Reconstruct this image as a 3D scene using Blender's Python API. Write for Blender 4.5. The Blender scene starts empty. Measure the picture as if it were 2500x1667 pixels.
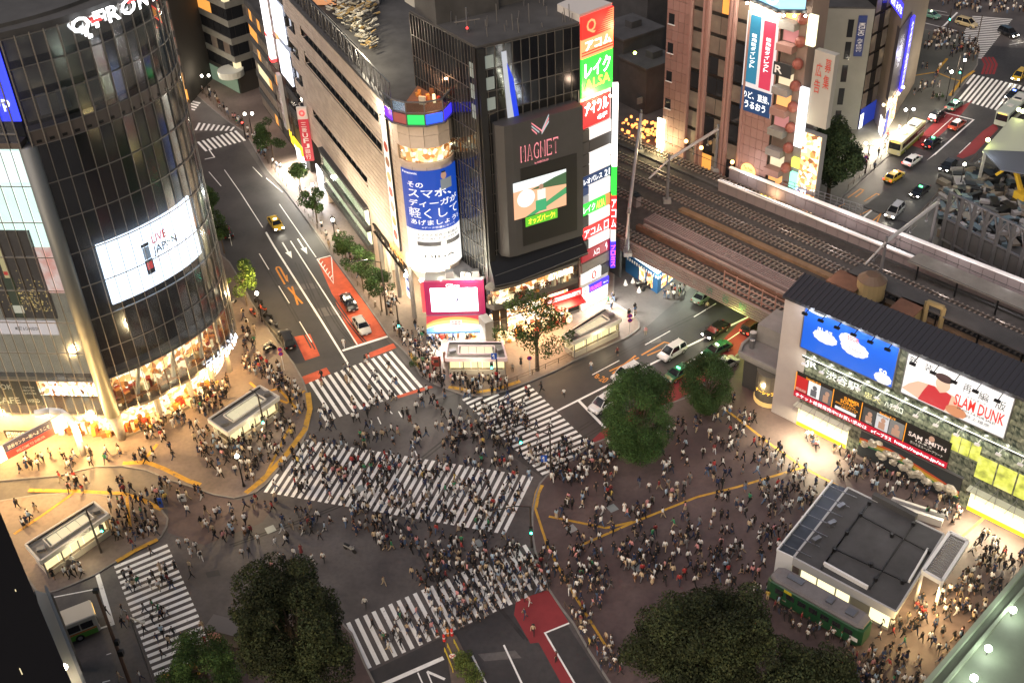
import bpy, math, random
import numpy as np
from mathutils import Matrix, Vector
R = random.Random(7)
scene = bpy.context.scene
col = scene.collection

# ------------------------------------------------------------------ camera
FOC, PITCH, ROLL, CAMZ = 2823.8, math.radians(36.413), math.radians(-2.656), 97.53
cd = bpy.data.cameras.new('camera'); cam = bpy.data.objects.new('camera', cd); col.objects.link(cam)
cd.sensor_width = 36; cd.lens = FOC / 2500 * 36; cd.clip_start = 1; cd.clip_end = 3000
cth, sth, CRo, SRo = math.cos(PITCH), math.sin(PITCH), math.cos(ROLL), math.sin(ROLL)
_R0 = Vector((1, 0, 0)); _U0 = Vector((0, sth, cth)); _F0 = Vector((0, cth, -sth))
_r = CRo * _R0 + SRo * _U0; _u = -SRo * _R0 + CRo * _U0
cam.matrix_world = Matrix(((_r.x, _u.x, -_F0.x, 0), (_r.y, _u.y, -_F0.y, 0), (_r.z, _u.z, -_F0.z, CAMZ), (0, 0, 0, 1)))
scene.camera = cam

# ------------------------------------------------------------------ sky, moonless city night, exposure
world = bpy.data.worlds.new('World'); scene.world = world; world.use_nodes = True
wn = world.node_tree.nodes; wl = world.node_tree.links
sky = wn.new('ShaderNodeTexSky'); sky.sky_type = 'NISHITA'; sky.sun_disc = False
sky.sun_elevation = math.radians(12); sky.sun_rotation = math.radians(200); sky.air_density = 1.0; sky.dust_density = 4.0; sky.ozone_density = 1.0
wn['Background'].inputs[1].default_value = 0.07
wl.new(sky.outputs[0], wn['Background'].inputs[0])
sd = bpy.data.lights.new('sky_glow_sun', 'SUN'); sun = bpy.data.objects.new('sky_glow_sun', sd); col.objects.link(sun)
sd.energy = 1.95; sd.angle = math.radians(80); sd.color = (1.0, 0.84, 0.76)
sun.rotation_euler = (math.radians(45), 0, math.radians(-40))
scene.view_settings.view_transform = 'Standard'
try: scene.view_settings.look = 'None'
except Exception: pass
scene.view_settings.exposure = 0.6; scene.view_settings.gamma = 1.0; scene.view_settings.use_curve_mapping = False
scene.cycles.max_bounces = 5; scene.cycles.diffuse_bounces = 2; scene.cycles.glossy_bounces = 3
scene.cycles.transparent_max_bounces = 8; scene.cycles.sample_clamp_indirect = 4.0
scene.cycles.caustics_reflective = False; scene.cycles.caustics_refractive = False
scene.cycles.use_denoising = True
try: scene.cycles.use_light_tree = True
except Exception: pass

# ------------------------------------------------------------------ measuring: where a sight line from the viewpoint meets the ground, a level or a wall
def ray(x, y):
    x = x - 1250; y = -(y - 833.5)
    x, y = CRo * x - SRo * y, SRo * x + CRo * y
    return np.array([x, FOC * cth + y * sth, -FOC * sth + y * cth])
def G(x, y, z=0.0):
    d = ray(x, y); t = (CAMZ - z) / -d[2]; p = d * t
    return np.array([p[0], p[1], z])
def G2(x, y, z=0.0): return G(x, y, z)[:2]
def proj(p):
    v = np.array(p, float) - [0, 0, CAMZ]
    a = v @ np.array(_F0); x = v[0] / a * FOC; y = v @ np.array(_U0) / a * FOC
    return np.array([1250 + CRo * x + SRo * y, 833.5 + SRo * x - CRo * y])
def inview(p, m=30):
    q = proj(p); return -m < q[0] < 2500 + m and -m < q[1] < 1667 + m
def ZT(foot, x, y): # height above a ground point where the sight line passes it
    d = ray(x, y); h = d[:2]; t = (np.array(foot[:2]) @ h) / (h @ h); return CAMZ + d[2] * t

class Path:
    """a vertical surface over a polyline on the ground, listed left to right as seen from outside"""
    def __init__(s, pts, smooth=0):
        p = np.array([q[:2] for q in pts], float)
        for _ in range(smooth):
            q = [p[0]]
            for a, b in zip(p[:-1], p[1:]): q += [a * .75 + b * .25, a * .25 + b * .75]
            q.append(p[-1]); p = np.array(q)
        s.p = p; d = np.diff(p, axis=0); s.L = np.linalg.norm(d, axis=1); s.u = d / s.L[:, None]
        s.n = np.stack([s.u[:, 1], -s.u[:, 0]], 1); s.S = np.r_[0, np.cumsum(s.L)]; s.len = s.S[-1]
        vn = [s.n[0]] + [s.n[i] + s.n[i + 1] for i in range(len(s.n) - 1)] + [s.n[-1]]
        s.vn = np.array([v / np.linalg.norm(v) for v in vn])
    def P(s, a, z, o=0.0):
        i = int(np.clip(np.searchsorted(s.S, a) - 1, 0, len(s.L) - 1)); t = (a - s.S[i]) / s.L[i]
        q = s.p[i] + s.u[i] * (a - s.S[i]); tt = min(1, max(0, t)); n = s.vn[i] * (1 - tt) + s.vn[i + 1] * tt; n = n / np.linalg.norm(n)
        return (q[0] + n[0] * o, q[1] + n[1] * o, z)
    def at(s, x, y, o=0.0):
        d = ray(x, y); best = None
        for i in range(len(s.L)):
            p0 = s.p[i] + s.n[i] * o; den = d[:2] @ s.n[i]
            if abs(den) < 1e-9: continue
            t = (p0 @ s.n[i]) / den; q = d * t; a = (q[:2] - p0) @ s.u[i]
            e = 0 if 0 <= a <= s.L[i] else (min(abs(a), abs(a - s.L[i])) + (0 if (i == 0 and a < 0) or (i == len(s.L) - 1 and a > 0) else 5))
            if t > 0 and (best is None or e < best[0]): best = (e, s.S[i] + a, q[2] + CAMZ)
        return best[1], best[2]
    def rect(s, tl, br, o=0.0):
        a = s.at(*tl, o); b = s.at(*br, o); return a[0], b[0], b[1], a[1]  # s0,s1,z0,z1
    def cuts(s, a, b):
        return [a] + [float(x) for x in s.S if a + .01 < x < b - .01] + [b]

# ------------------------------------------------------------------ materials (base colours are mostly the things' own colours; light comes from lamps, signs and sky)
_M = {}
def M(name, c, rough=.6, metal=0.0, var=0.0, vs=3.0, bump=0.0, spec=.5, coat=0.0):
    if name in _M: return _M[name]
    m = bpy.data.materials.new(name); m.use_nodes = True; nt = m.node_tree; b = nt.nodes['Principled BSDF']
    b.inputs['Base Color'].default_value = (*c, 1); b.inputs['Roughness'].default_value = rough; b.inputs['Metallic'].default_value = metal
    b.inputs['Specular IOR Level'].default_value = spec; b.inputs['Coat Weight'].default_value = coat
    if var or bump:
        tc = nt.nodes.new('ShaderNodeTexCoord'); n1 = nt.nodes.new('ShaderNodeTexNoise'); n1.inputs['Scale'].default_value = 1 / vs
        n1.inputs['Detail'].default_value = 7; n1.inputs['Roughness'].default_value = .65
        nt.links.new(tc.outputs['Object'], n1.inputs['Vector'])
        if var:
            mr = nt.nodes.new('ShaderNodeMapRange'); mr.inputs[1].default_value = .3; mr.inputs[2].default_value = .7
            mr.inputs[3].default_value = 1 - var; mr.inputs[4].default_value = 1 + var
            hs = nt.nodes.new('ShaderNodeHueSaturation'); hs.inputs['Color'].default_value = (*c, 1)
            nt.links.new(n1.outputs[0], mr.inputs[0]); nt.links.new(mr.outputs[0], hs.inputs['Value']); nt.links.new(hs.outputs[0], b.inputs['Base Color'])
        if bump:
            n2 = nt.nodes.new('ShaderNodeTexNoise'); n2.inputs['Scale'].default_value = 8; n2.inputs['Detail'].default_value = 4
            nt.links.new(tc.outputs['Object'], n2.inputs['Vector'])
            bp = nt.nodes.new('ShaderNodeBump'); bp.inputs['Strength'].default_value = bump; nt.links.new(n2.outputs[0], bp.inputs['Height']); nt.links.new(bp.outputs[0], b.inputs['Normal'])
    _M[name] = m; return m
def EM(name, c, st=1.0):
    if name in _M: return _M[name]
    m = bpy.data.materials.new(name); m.use_nodes = True; b = m.node_tree.nodes['Principled BSDF']
    b.inputs['Base Color'].default_value = (c[0] * .3, c[1] * .3, c[2] * .3, 1); b.inputs['Roughness'].default_value = .5
    b.inputs['Emission Color'].default_value = (*c, 1); b.inputs['Emission Strength'].default_value = st * (.78 if st < 4 else 1)
    _M[name] = m; return m
def EMN(name, stops, st, scale, voronoi=False):
    """lit surface whose colour varies in patches (goods on shelves, lamps, people seen through a shop window)"""
    if name in _M: return _M[name]
    m = bpy.data.materials.new(name); m.use_nodes = True; nt = m.node_tree; b = nt.nodes['Principled BSDF']
    tc = nt.nodes.new('ShaderNodeTexCoord')
    n = nt.nodes.new('ShaderNodeTexVoronoi' if voronoi else 'ShaderNodeTexNoise'); n.inputs['Scale'].default_value = scale
    if not voronoi: n.inputs['Detail'].default_value = 5
    nt.links.new(tc.outputs['Object'], n.inputs['Vector'])
    r = nt.nodes.new('ShaderNodeValToRGB'); r.color_ramp.interpolation = 'LINEAR'
    while len(r.color_ramp.elements) < len(stops): r.color_ramp.elements.new(.5)
    for e, (p, c) in zip(r.color_ramp.elements, stops): e.position = p; e.color = (*c, 1)
    if voronoi:
        sp = nt.nodes.new('ShaderNodeSeparateColor'); nt.links.new(n.outputs['Color'], sp.inputs[0]); nt.links.new(sp.outputs[0], r.inputs[0])
    else: nt.links.new(n.outputs[0], r.inputs[0])
    b.inputs['Base Color'].default_value = (.1, .07, .05, 1)
    nt.links.new(r.outputs[0], b.inputs['Emission Color']); b.inputs['Emission Strength'].default_value = st
    _M[name] = m; return m
def GLASS(name, tint=(.8, .85, .88), refl=.13, rough=.1):
    if name in _M: return _M[name]
    m = bpy.data.materials.new(name); m.use_nodes = True; nt = m.node_tree; nt.nodes.remove(nt.nodes['Principled BSDF'])
    o = nt.nodes['Material Output']; t = nt.nodes.new('ShaderNodeBsdfTransparent'); t.inputs[0].default_value = (*tint, 1)
    g = nt.nodes.new('ShaderNodeBsdfGlossy'); g.inputs['Roughness'].default_value = rough
    lw = nt.nodes.new('ShaderNodeLayerWeight'); lw.inputs[0].default_value = .2
    mr = nt.nodes.new('ShaderNodeMapRange'); mr.inputs[3].default_value = refl; mr.inputs[4].default_value = .5
    mx = nt.nodes.new('ShaderNodeMixShader'); nt.links.new(lw.outputs['Fresnel'], mr.inputs[0]); nt.links.new(mr.outputs[0], mx.inputs[0])
    nt.links.new(t.outputs[0], mx.inputs[1]); nt.links.new(g.outputs[0], mx.inputs[2]); nt.links.new(mx.outputs[0], o.inputs[0])
    _M[name] = m; return m
def VCOL(name, rough=.8):
    if name in _M: return _M[name]
    m = bpy.data.materials.new(name); m.use_nodes = True; nt = m.node_tree; b = nt.nodes['Principled BSDF']
    a = nt.nodes.new('ShaderNodeAttribute'); a.attribute_name = 'Col'; nt.links.new(a.outputs['Color'], b.inputs['Base Color'])
    b.inputs['Roughness'].default_value = rough; b.inputs['Specular IOR Level'].default_value = .25
    _M[name] = m; return m

# ------------------------------------------------------------------ objects
WL = {}
def tag(o, label=None, cat=None, group=None, kind=None):
    if label: o['label'] = label
    if cat: o['category'] = cat
    if group: o['group'] = group
    if kind: o['kind'] = kind
    return o
def thing(name, label, cat, loc=(0, 0, 0), group=None, kind=None):
    o = bpy.data.objects.new(name, None); col.objects.link(o); o.location = loc; o.empty_display_size = .5
    WL[o.name] = np.array(loc, float); return tag(o, label, cat, group, kind)
def link_mesh(name, me, parent=None, label=None, cat=None, group=None, kind=None):
    o = bpy.data.objects.new(name, me); col.objects.link(o)
    if parent is not None: o.parent = parent; WL[o.name] = WL[parent.name]
    else: WL[o.name] = np.zeros(3)
    return tag(o, label, cat, group, kind)
class MB:
    def __init__(s): s.v = []; s.f = []; s.mi = []; s.mats = []; s.c = 0; s.n = 0
    def m(s, mat):
        if mat not in s.mats: s.mats.append(mat)
        s.c = s.mats.index(mat); return s
    def add(s, vs, fs):
        s.v.extend([tuple(map(float, q)) for q in vs]); n = s.n
        for f in fs: s.f.append(tuple(i + n for i in f)); s.mi.append(s.c)
        s.n += len(vs); return s
    def hexa(s, q): # 8 corners: bottom ring then top ring
        return s.add(q, [(3, 2, 1, 0), (4, 5, 6, 7), (0, 1, 5, 4), (1, 2, 6, 5), (2, 3, 7, 6), (3, 0, 4, 7)])
    def box(s, c, d, rz=0.0):
        a, b, h = d[0] / 2, d[1] / 2, d[2] / 2; C, S = math.cos(rz), math.sin(rz)
        return s.hexa([(c[0] + x * C - y * S, c[1] + x * S + y * C, c[2] + z) for z in (-h, h) for x, y in ((-a, -b), (a, -b), (a, b), (-a, b))])
    def beam(s, p, q, w, h=None): # square bar between two points
        p = np.array(p, float); q = np.array(q, float); h = h or w; d = q - p; L = np.linalg.norm(d)
        if L < 1e-6: return s
        d /= L; a = np.cross(d, (0, 0, 1)); 
        if np.linalg.norm(a) < 1e-3: a = np.array([1., 0, 0])
        a /= np.linalg.norm(a); b = np.cross(a, d)
        o = [(-w / 2, -h / 2), (w / 2, -h / 2), (w / 2, h / 2), (-w / 2, h / 2)]
        return s.hexa([p + a * x + b * y for x, y in o] + [q + a * x + b * y for x, y in o])
    def tube(s, p, q, r, r2=None, n=7, cap=True):
        p = np.array(p, float); q = np.array(q, float); r2 = r if r2 is None else r2; d = q - p; d /= np.linalg.norm(d)
        a = np.cross(d, (0, 0, 1)); 
        if np.linalg.norm(a) < 1e-3: a = np.array([1., 0, 0])
        a /= np.linalg.norm(a); b = np.cross(d, a)
        t = [2 * math.pi * i / n for i in range(n)]
        vs = [p + (a * math.cos(x) + b * math.sin(x)) * r for x in t] + [q + (a * math.cos(x) + b * math.sin(x)) * r2 for x in t]
        fs = [(i, (i + 1) % n, n + (i + 1) % n, n + i) for i in range(n)]
        if cap: fs += [tuple(range(n))[::-1], tuple(range(n, 2 * n))]
        return s.add(vs, fs)
    def poly(s, pts, r, n=6):
        for a, b in zip(pts[:-1], pts[1:]): s.tube(a, b, r, n=n)
        return s
    def ball(s, c, r, n=8, k=5, sz=1.0):
        vs = [(c[0], c[1], c[2] - r * sz)]
        for j in range(1, k):
            ph = -math.pi / 2 + math.pi * j / k
            vs += [(c[0] + r * math.cos(ph) * math.cos(2 * math.pi * i / n), c[1] + r * math.cos(ph) * math.sin(2 * math.pi * i / n), c[2] + r * sz * math.sin(ph)) for i in range(n)]
        vs.append((c[0], c[1], c[2] + r * sz)); fs = [(0, 1 + (i + 1) % n, 1 + i) for i in range(n)]
        for j in range(k - 2):
            b = 1 + j * n; fs += [(b + i, b + (i + 1) % n, b + n + (i + 1) % n, b + n + i) for i in range(n)]
        b = 1 + (k - 2) * n; fs += [(b + i, b + (i + 1) % n, len(vs) - 1) for i in range(n)]
        return s.add(vs, fs)
    def prism(s, poly, z0, z1):
        p = [q[:2] for q in poly]; A = sum(p[i][0] * p[(i + 1) % len(p)][1] - p[(i + 1) % len(p)][0] * p[i][1] for i in range(len(p)))
        if A < 0: p = p[::-1]
        n = len(p); return s.add([(x, y, z0) for x, y in p] + [(x, y, z1) for x, y in p],
            [tuple(range(n))[::-1], tuple(range(n, 2 * n))] + [(i, (i + 1) % n, n + (i + 1) % n, n + i) for i in range(n)])
    def quad(s, *q): return s.add(q, [tuple(range(len(q)))])
    def wall(s, path, a, b, z0, z1, o0=0.0, o1=.1): # slab on a path from offset o0 to o1
        c = path.cuts(a, b); k = len(c)
        vs = [path.P(x, z0, o1) for x in c] + [path.P(x, z1, o1) for x in c] + [path.P(x, z0, o0) for x in c] + [path.P(x, z1, o0) for x in c]
        fs = []
        for i in range(k - 1):
            fs += [(i, i + 1, k + i + 1, k + i), (2 * k + i + 1, 2 * k + i, 3 * k + i, 3 * k + i + 1), (k + i, k + i + 1, 3 * k + i + 1, 3 * k + i), (i + 1, i, 2 * k + i, 2 * k + i + 1)]
        fs += [(2 * k, 0, k, 3 * k), (k - 1, 3 * k - 1, 4 * k - 1, 2 * k - 1)]
        return s.add(vs, fs)
    def build(s, name, parent=None, label=None, cat=None, group=None, kind=None, smooth=False):
        if name in ('flood_light', 'ceiling_light', 'vent_row', 'screen_cabinet', 'roof_vent') and len(s.v) > 60: kind = 'stuff'
        me = bpy.data.meshes.new(name); base = WL[parent.name] if parent is not None else np.zeros(3)
        if s.v:
            v = np.array(s.v) - base
            me.from_pydata(v.tolist(), [], s.f)
            for m_ in s.mats: me.materials.append(m_)
            me.polygons.foreach_set('material_index', s.mi)
            if smooth: me.polygons.foreach_set('use_smooth', [True] * len(me.polygons))
            me.update()
        return link_mesh(name, me, parent, label, cat, group, kind)
_SH = {}
def shared_box(w, t, h, mat):
    k = (round(w, 2), round(t, 3), round(h, 2), mat.name)
    if k not in _SH:
        me = bpy.data.meshes.new('panel_mesh'); a, b, c = w / 2, t / 2, h / 2
        me.from_pydata([(x, y, z) for z in (-c, c) for x, y in ((-a, -b), (a, -b), (a, b), (-a, b))], [], [(3, 2, 1, 0), (4, 5, 6, 7), (0, 1, 5, 4), (1, 2, 6, 5), (2, 3, 7, 6), (3, 0, 4, 7)])
        me.materials.append(mat); _SH[k] = me
    return _SH[k]
def cells(path, ss, zs, o, th, gap, mats, parent, name, limit=300, stuff=None, keep=None, jit=0.0):
    """panels or panes between the lines ss x zs on a path: the largest in view one object each, the rest one joined part"""
    L = []
    for i in range(len(ss) - 1):
        for j in range(len(zs) - 1):
            a, b, c, d = ss[i], ss[i + 1], zs[j], zs[j + 1]
            if keep and not keep((a + b) / 2, (c + d) / 2): continue
            p = path.P((a + b) / 2, (c + d) / 2, o); dist = np.linalg.norm(np.array(p) - [0, 0, CAMZ])
            L.append((dist / math.sqrt((b - a) * (d - c)) + (0 if inview(p) else 1e4), a, b, c, d))
    L.sort(); mats = mats if isinstance(mats, list) else [mats]; base = WL[parent.name]; rest = MB(); nrest = 0
    for k, (w, a, b, c, d) in enumerate(L):
        m = mats[R.randrange(len(mats))]
        if k < limit and w < 1e4:
            p = np.array(path.P(a, 0, o)); q = np.array(path.P(b, 0, o)); t = q - p; W = np.linalg.norm(t); mid = (p + q) / 2
            ob = bpy.data.objects.new(name, shared_box(W - gap, th, d - c - gap, m)); col.objects.link(ob); ob.parent = parent
            ob.location = (mid[0] - base[0] + jit * R.uniform(-1, 1), mid[1] - base[1], (c + d) / 2 - base[2]); ob.rotation_euler = (0, 0, math.atan2(t[1], t[0]))
            WL[ob.name] = base
        else:
            rest.m(m).wall(path, a + gap / 2, b - gap / 2, c + gap / 2, d - gap / 2, o - th / 2, o + th / 2); nrest += 1
    if nrest: rest.build(stuff or name + '_field', parent, kind='stuff')
lin = lambda a, b, n: [a + (b - a) * i / n for i in range(n + 1)]

# ------------------------------------------------------------------ lettering
_T = {}
def glyphs(txt):
    if txt in _T: return _T[txt]
    c = bpy.data.curves.new('t', 'FONT'); c.body = txt; c.resolution_u = 2; c.offset = .016 if all(ord(k) < 0x3100 for k in txt) else .002; o = bpy.data.objects.new('t', c); col.objects.link(o)
    dg = bpy.context.evaluated_depsgraph_get(); me = bpy.data.meshes.new_from_object(o.evaluated_get(dg))
    v = np.zeros(len(me.vertices) * 3); me.vertices.foreach_get('co', v); v = v.reshape(-1, 3)[:, :2]
    f = [tuple(p.vertices) for p in me.polygons]
    if len(v):
        lo = v.min(0); hi = v.max(0); v = (v - lo) / np.maximum(hi - lo, 1e-6)
    bpy.data.objects.remove(o); bpy.data.curves.remove(c); bpy.data.meshes.remove(me)
    _T[txt] = (v, f); return _T[txt]
def text_on(mb, txt, fn):
    v, f = glyphs(txt); return mb.add([fn(a, b) for a, b in v], f)
def T(mb, path, s0, s1, z0, z1, txt, o=.08, sk=0.0, down=False):
    """lettering stretched to a rectangle on a path; down: one character under another"""
    if down:
        n = len(txt); h = (z1 - z0) / n
        for i, ch in enumerate(txt):
            if ch.strip(): text_on(mb, ch, lambda a, b, i=i: path.P(s0 + (s1 - s0) * a, z1 - (i + 1) * h + h * (.08 + .84 * b), o))
        return mb
    return text_on(mb, txt, lambda a, b: path.P(s0 + (s1 - s0) * (a + sk * b), z0 + (z1 - z0) * b, o))
def ground_text(mb, txt, tl, tr, bl, br, z=.012):
    c = [G(*q) for q in (tl, tr, bl, br)]
    return text_on(mb, txt, lambda a, b: tuple((c[0] * (1 - a) + c[1] * a) * b + (c[2] * (1 - a) + c[3] * a) * (1 - b) + [0, 0, z]))
LK = 2.5
def lamp(x, y, z, w, c=(1, .8, .55), r=.25, name='lamp_light', spot=None, parent=None):
    l = bpy.data.lights.new(name, 'SPOT' if spot else 'POINT'); l.energy = w * LK; l.color = c; l.shadow_soft_size = r
    if spot: l.spot_size = math.radians(spot); l.spot_blend = .8
    o = bpy.data.objects.new(name, l); col.objects.link(o); o.location = (x, y, z)
    if parent is not None: o.parent = parent; o.location = np.array([x, y, z]) - WL[parent.name]
    return o
def area(p, d, sx, sy, w, c=(1, .8, .55), name='shop_light'):
    l = bpy.data.lights.new(name, 'AREA'); l.energy = w * LK; l.color = c; l.shape = 'RECTANGLE'; l.size = sx; l.size_y = sy
    o = bpy.data.objects.new(name, l); col.objects.link(o); o.location = p; o.rotation_euler = Vector(d).to_track_quat('-Z', 'Y').to_euler(); return o
# shared materials
white = M('white_paint', (.7, .7, .69), .5); dark = M('dark_metal', (.025, .026, .028), .4, .6); black = M('black', (.012, .012, .013), .4)
steel = M('grey_steel', (.22, .22, .23), .4, .7); conc = M('concrete', (.22, .21, .2), .85, var=.2, vs=2, bump=.1); dconc = M('dark_concrete', (.055, .055, .056), .85, var=.25, vs=3)
dglass = M('dark_glass', (.008, .009, .012), .06, 0, spec=.7); roofm = M('roof_membrane', (.058, .058, .06), .9, var=.3, vs=3)
wlit = EM('lit_white', (1, .97, .92), 2.2); ylit = EM('lit_warm', (1, .78, .42), 2.0)

# ================================================================== GROUND, ROADS, PAVEMENTS
def zz(off, pts): return [(off[0] + x / 4, off[1] + y / 4) for x, y in pts]
def asphalt_mat(name, c, dirt):
    m = bpy.data.materials.new(name); m.use_nodes = True; nt = m.node_tree; b = nt.nodes['Principled BSDF']
    tc = nt.nodes.new('ShaderNodeTexCoord'); L = nt.links
    n1 = nt.nodes.new('ShaderNodeTexNoise'); n1.inputs['Scale'].default_value = .12; n1.inputs['Detail'].default_value = 8; n1.inputs['Roughness'].default_value = .6
    n2 = nt.nodes.new('ShaderNodeTexNoise'); n2.inputs['Scale'].default_value = 2.2; n2.inputs['Detail'].default_value = 6
    for n in (n1, n2): L.new(tc.outputs['Object'], n.inputs['Vector'])
    r = nt.nodes.new('ShaderNodeValToRGB'); r.color_ramp.elements[0].position = .38; r.color_ramp.elements[1].position = .63
    r.color_ramp.elements[0].color = (*c, 1); r.color_ramp.elements[1].color = (*dirt, 1); L.new(n1.outputs[0], r.inputs[0])
    mx = nt.nodes.new('ShaderNodeMix'); mx.data_type = 'RGBA'; mx.blend_type = 'MULTIPLY'; mx.inputs[0].default_value = .5
    L.new(r.outputs[0], mx.inputs[6]); r2 = nt.nodes.new('ShaderNodeValToRGB'); r2.color_ramp.elements[0].color = (.45, .45, .45, 1); r2.color_ramp.elements[0].position = .3; r2.color_ramp.elements[1].position = .6
    L.new(n2.outputs[0], r2.inputs[0]); L.new(r2.outputs[0], mx.inputs[7]); L.new(mx.outputs[2], b.inputs['Base Color'])
    rr = nt.nodes.new('ShaderNodeMapRange'); rr.inputs[3].default_value = .38; rr.inputs[4].default_value = .85; L.new(n2.outputs[0], rr.inputs[0]); L.new(rr.outputs[0], b.inputs['Roughness']); bp = nt.nodes.new('ShaderNodeBump'); bp.inputs['Strength'].default_value = .15; n3 = nt.nodes.new('ShaderNodeTexNoise'); n3.inputs['Scale'].default_value = 25
    L.new(tc.outputs['Object'], n3.inputs['Vector']); L.new(n3.outputs[0], bp.inputs['Height']); L.new(bp.outputs[0], b.inputs['Normal'])
    return m
asph = asphalt_mat('asphalt', (.062, .055, .056), (.12, .108, .105)); asph_dk = asphalt_mat('dark_asphalt', (.036, .034, .036), (.062, .058, .058))
asph_pl = asphalt_mat('pale_asphalt', (.1, .09, .086), (.14, .13, .125)); pave = asphalt_mat('paving', (.14, .108, .092), (.22, .17, .145)); pave_r = asphalt_mat('red_brown_paving', (.075, .05, .05), (.125, .088, .082)); pave_g = asphalt_mat('grey_paving', (.08, .08, .07), (.13, .13, .115))
paint_w = M('road_paint_white', (.82, .82, .8), .7, var=.1, vs=1.2); paint_y = M('tactile_yellow', (.48, .27, .035), .8, var=.25, vs=.8)
def worn(m, thr, under=(.1, .095, .09)): # scuffed paint: the road shows through in patches
    nt = m.node_tree; b = nt.nodes['Principled BSDF']; l = b.inputs['Base Color'].links[0].from_socket; tc = nt.nodes.new('ShaderNodeTexCoord'); n = nt.nodes.new('ShaderNodeTexNoise'); n.inputs['Scale'].default_value = 1.7; n.inputs['Detail'].default_value = 9; n.inputs['Roughness'].default_value = .75
    r = nt.nodes.new('ShaderNodeMapRange'); r.inputs[1].default_value = thr; r.inputs[2].default_value = thr + .07; mx = nt.nodes.new('ShaderNodeMix'); mx.data_type = 'RGBA'; mx.inputs[7].default_value = (*under, 1)
    nt.links.new(tc.outputs['Object'], n.inputs['Vector']); nt.links.new(n.outputs[0], r.inputs[0]); nt.links.new(r.outputs[0], mx.inputs[0]); nt.links.new(l, mx.inputs[6]); nt.links.new(mx.outputs[2], b.inputs['Base Color'])
worn(paint_w, .60); worn(paint_y, .56, (.14, .11, .09)); paint_o = M('road_paint_orange', (.6, .25, .04), .7, var=.15, vs=1)
red_surf = M('red_road_surface', (.5, .09, .04), .8, var=.3, vs=2); red_dk = M('wine_road_surface', (.24, .03, .035), .8, var=.12, vs=2); kerbm = M('kerb_stone', (.2, .19, .18), .85, var=.2, vs=1)  # red_surf: warm light on the lanes is put into the raised base colour

g = MB().m(asph); g.quad((-400, -60, 0), (400, -60, 0), (400, 900, 0), (-400, 900, 0)); g.build('ground', kind='structure')
def patch(name, px, mat, z, lab=None):
    b = MB().m(mat); p = [G(*q)[:2] for q in px]; A = sum(p[i][0] * p[(i + 1) % len(p)][1] - p[(i + 1) % len(p)][0] * p[i][1] for i in range(len(p)))
    if A < 0: p = p[::-1]
    b.add([(x, y, z) for x, y in p], [tuple(range(len(p)))]); return b.build(name, kind='structure')
KH = .12
def pavement(px, mat):
    p = [G(x, y)[:2] for x, y in px]; p = [a * (CAMZ - KH) / CAMZ for a in p]
    o = MB().m(mat).prism(p, -.2, KH).build('pavement', kind='structure')
    k = MB().m(kerbm); n = len(p)
    for i in range(n):
        a, b = p[i], p[(i + 1) % n]; k.beam((*a, KH - .03), (*b, KH - .03), .22, .09)
    k.build('kerb', o)
    return o
S_M = [(472, 225), (520, 267), (555, 295), (600, 325), (650, 412), (700, 470), (740, 522), (790, 592), (808, 622), (843, 667), (925, 784), (950, 822), (987, 857), (1012, 888), (1027, 915), (1062, 937), (1095, 951), (1130, 963), (1170, 967), (1205, 962), (1237, 952), (1295, 930), (1360, 902), (1400, 880), (1475, 847), (1525, 825), (1545, 813), (1560, 800), (1560, 785), (1545, 768), (1520, 752), (1496, 738), (1500, 640), (1330, 520), (1200, 300), (1000, 100), (700, -50), (560, 40)]
S_Q = [(560, 640), (590, 690), (612, 735), (646, 790), (680, 840), (715, 885), (738, 925), (752, 965), (758, 1000), (752, 1045), (738, 1078), (712, 1108), (680, 1145), (650, 1180), (625, 1200), (599, 1208), (571, 1215), (521, 1206), (470, 1188), (411, 1169), (357, 1147), (300, 1136), (229, 1138), (140, 1160), (0, 1172), (-120, 1180), (-120, 900), (200, 700), (400, 500)]
S_L = [(-60, 1235), (0, 1222), (100, 1206), (197, 1203), (300, 1212), (370, 1228), (395, 1245), (409, 1265), (406, 1285), (390, 1312), (340, 1340), (274, 1375), (229, 1403), (180, 1424), (140, 1440), (95, 1450), (60, 1400)]
S_B = [(340, 1700), (400, 1650), (480, 1612), (545, 1580), (600, 1555), (640, 1530), (700, 1500), (760, 1490), (820, 1505), (858, 1545), (890, 1620), (930, 1700), (930, 1800), (340, 1800)]
S_H = [(1335, 1160), (1400, 1120), (1440, 1085), (1475, 1072), (1540, 1040), (1620, 990), (1690, 965), (1760, 905), (1830, 835), (1900, 790), (2020, 860), (2500, 1100), (2760, 1300), (2600, 1760), (1560, 1760), (1490, 1667), (1438, 1587), (1400, 1520), (1370, 1482), (1340, 1437), (1318, 1380), (1306, 1340), (1300, 1300), (1300, 1250), (1308, 1210), (1318, 1180)]
S_R = [(2057, 480), (2100, 440), (2153, 393), (2210, 345), (2253, 307), (2307, 264), (2345, 215), (2371, 182), (2386, 158), (2388, 130), (2378, 107), (2330, 88), (2250, 70), (2100, 40), (1960, 100), (1850, 400), (1960, 520), (2010, 530)]
for px, m_ in ((S_M, pave), (S_Q, pave), (S_L, pave), (S_B, pave_r), (S_H, pave_r), (S_R, pave_g)): pavement(px, m_)
pavement([(2207, 575), (2250, 520), (2307, 464), (2350, 425), (2396, 386), (2440, 350), (2560, 360), (2560, 560), (2330, 640)], pave_g)
patch('pavement', [(2030, 480), (2150, 640), (2500, 640), (2560, 560), (2390, 400), (2290, 480)], asph_dk, .008)
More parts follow.
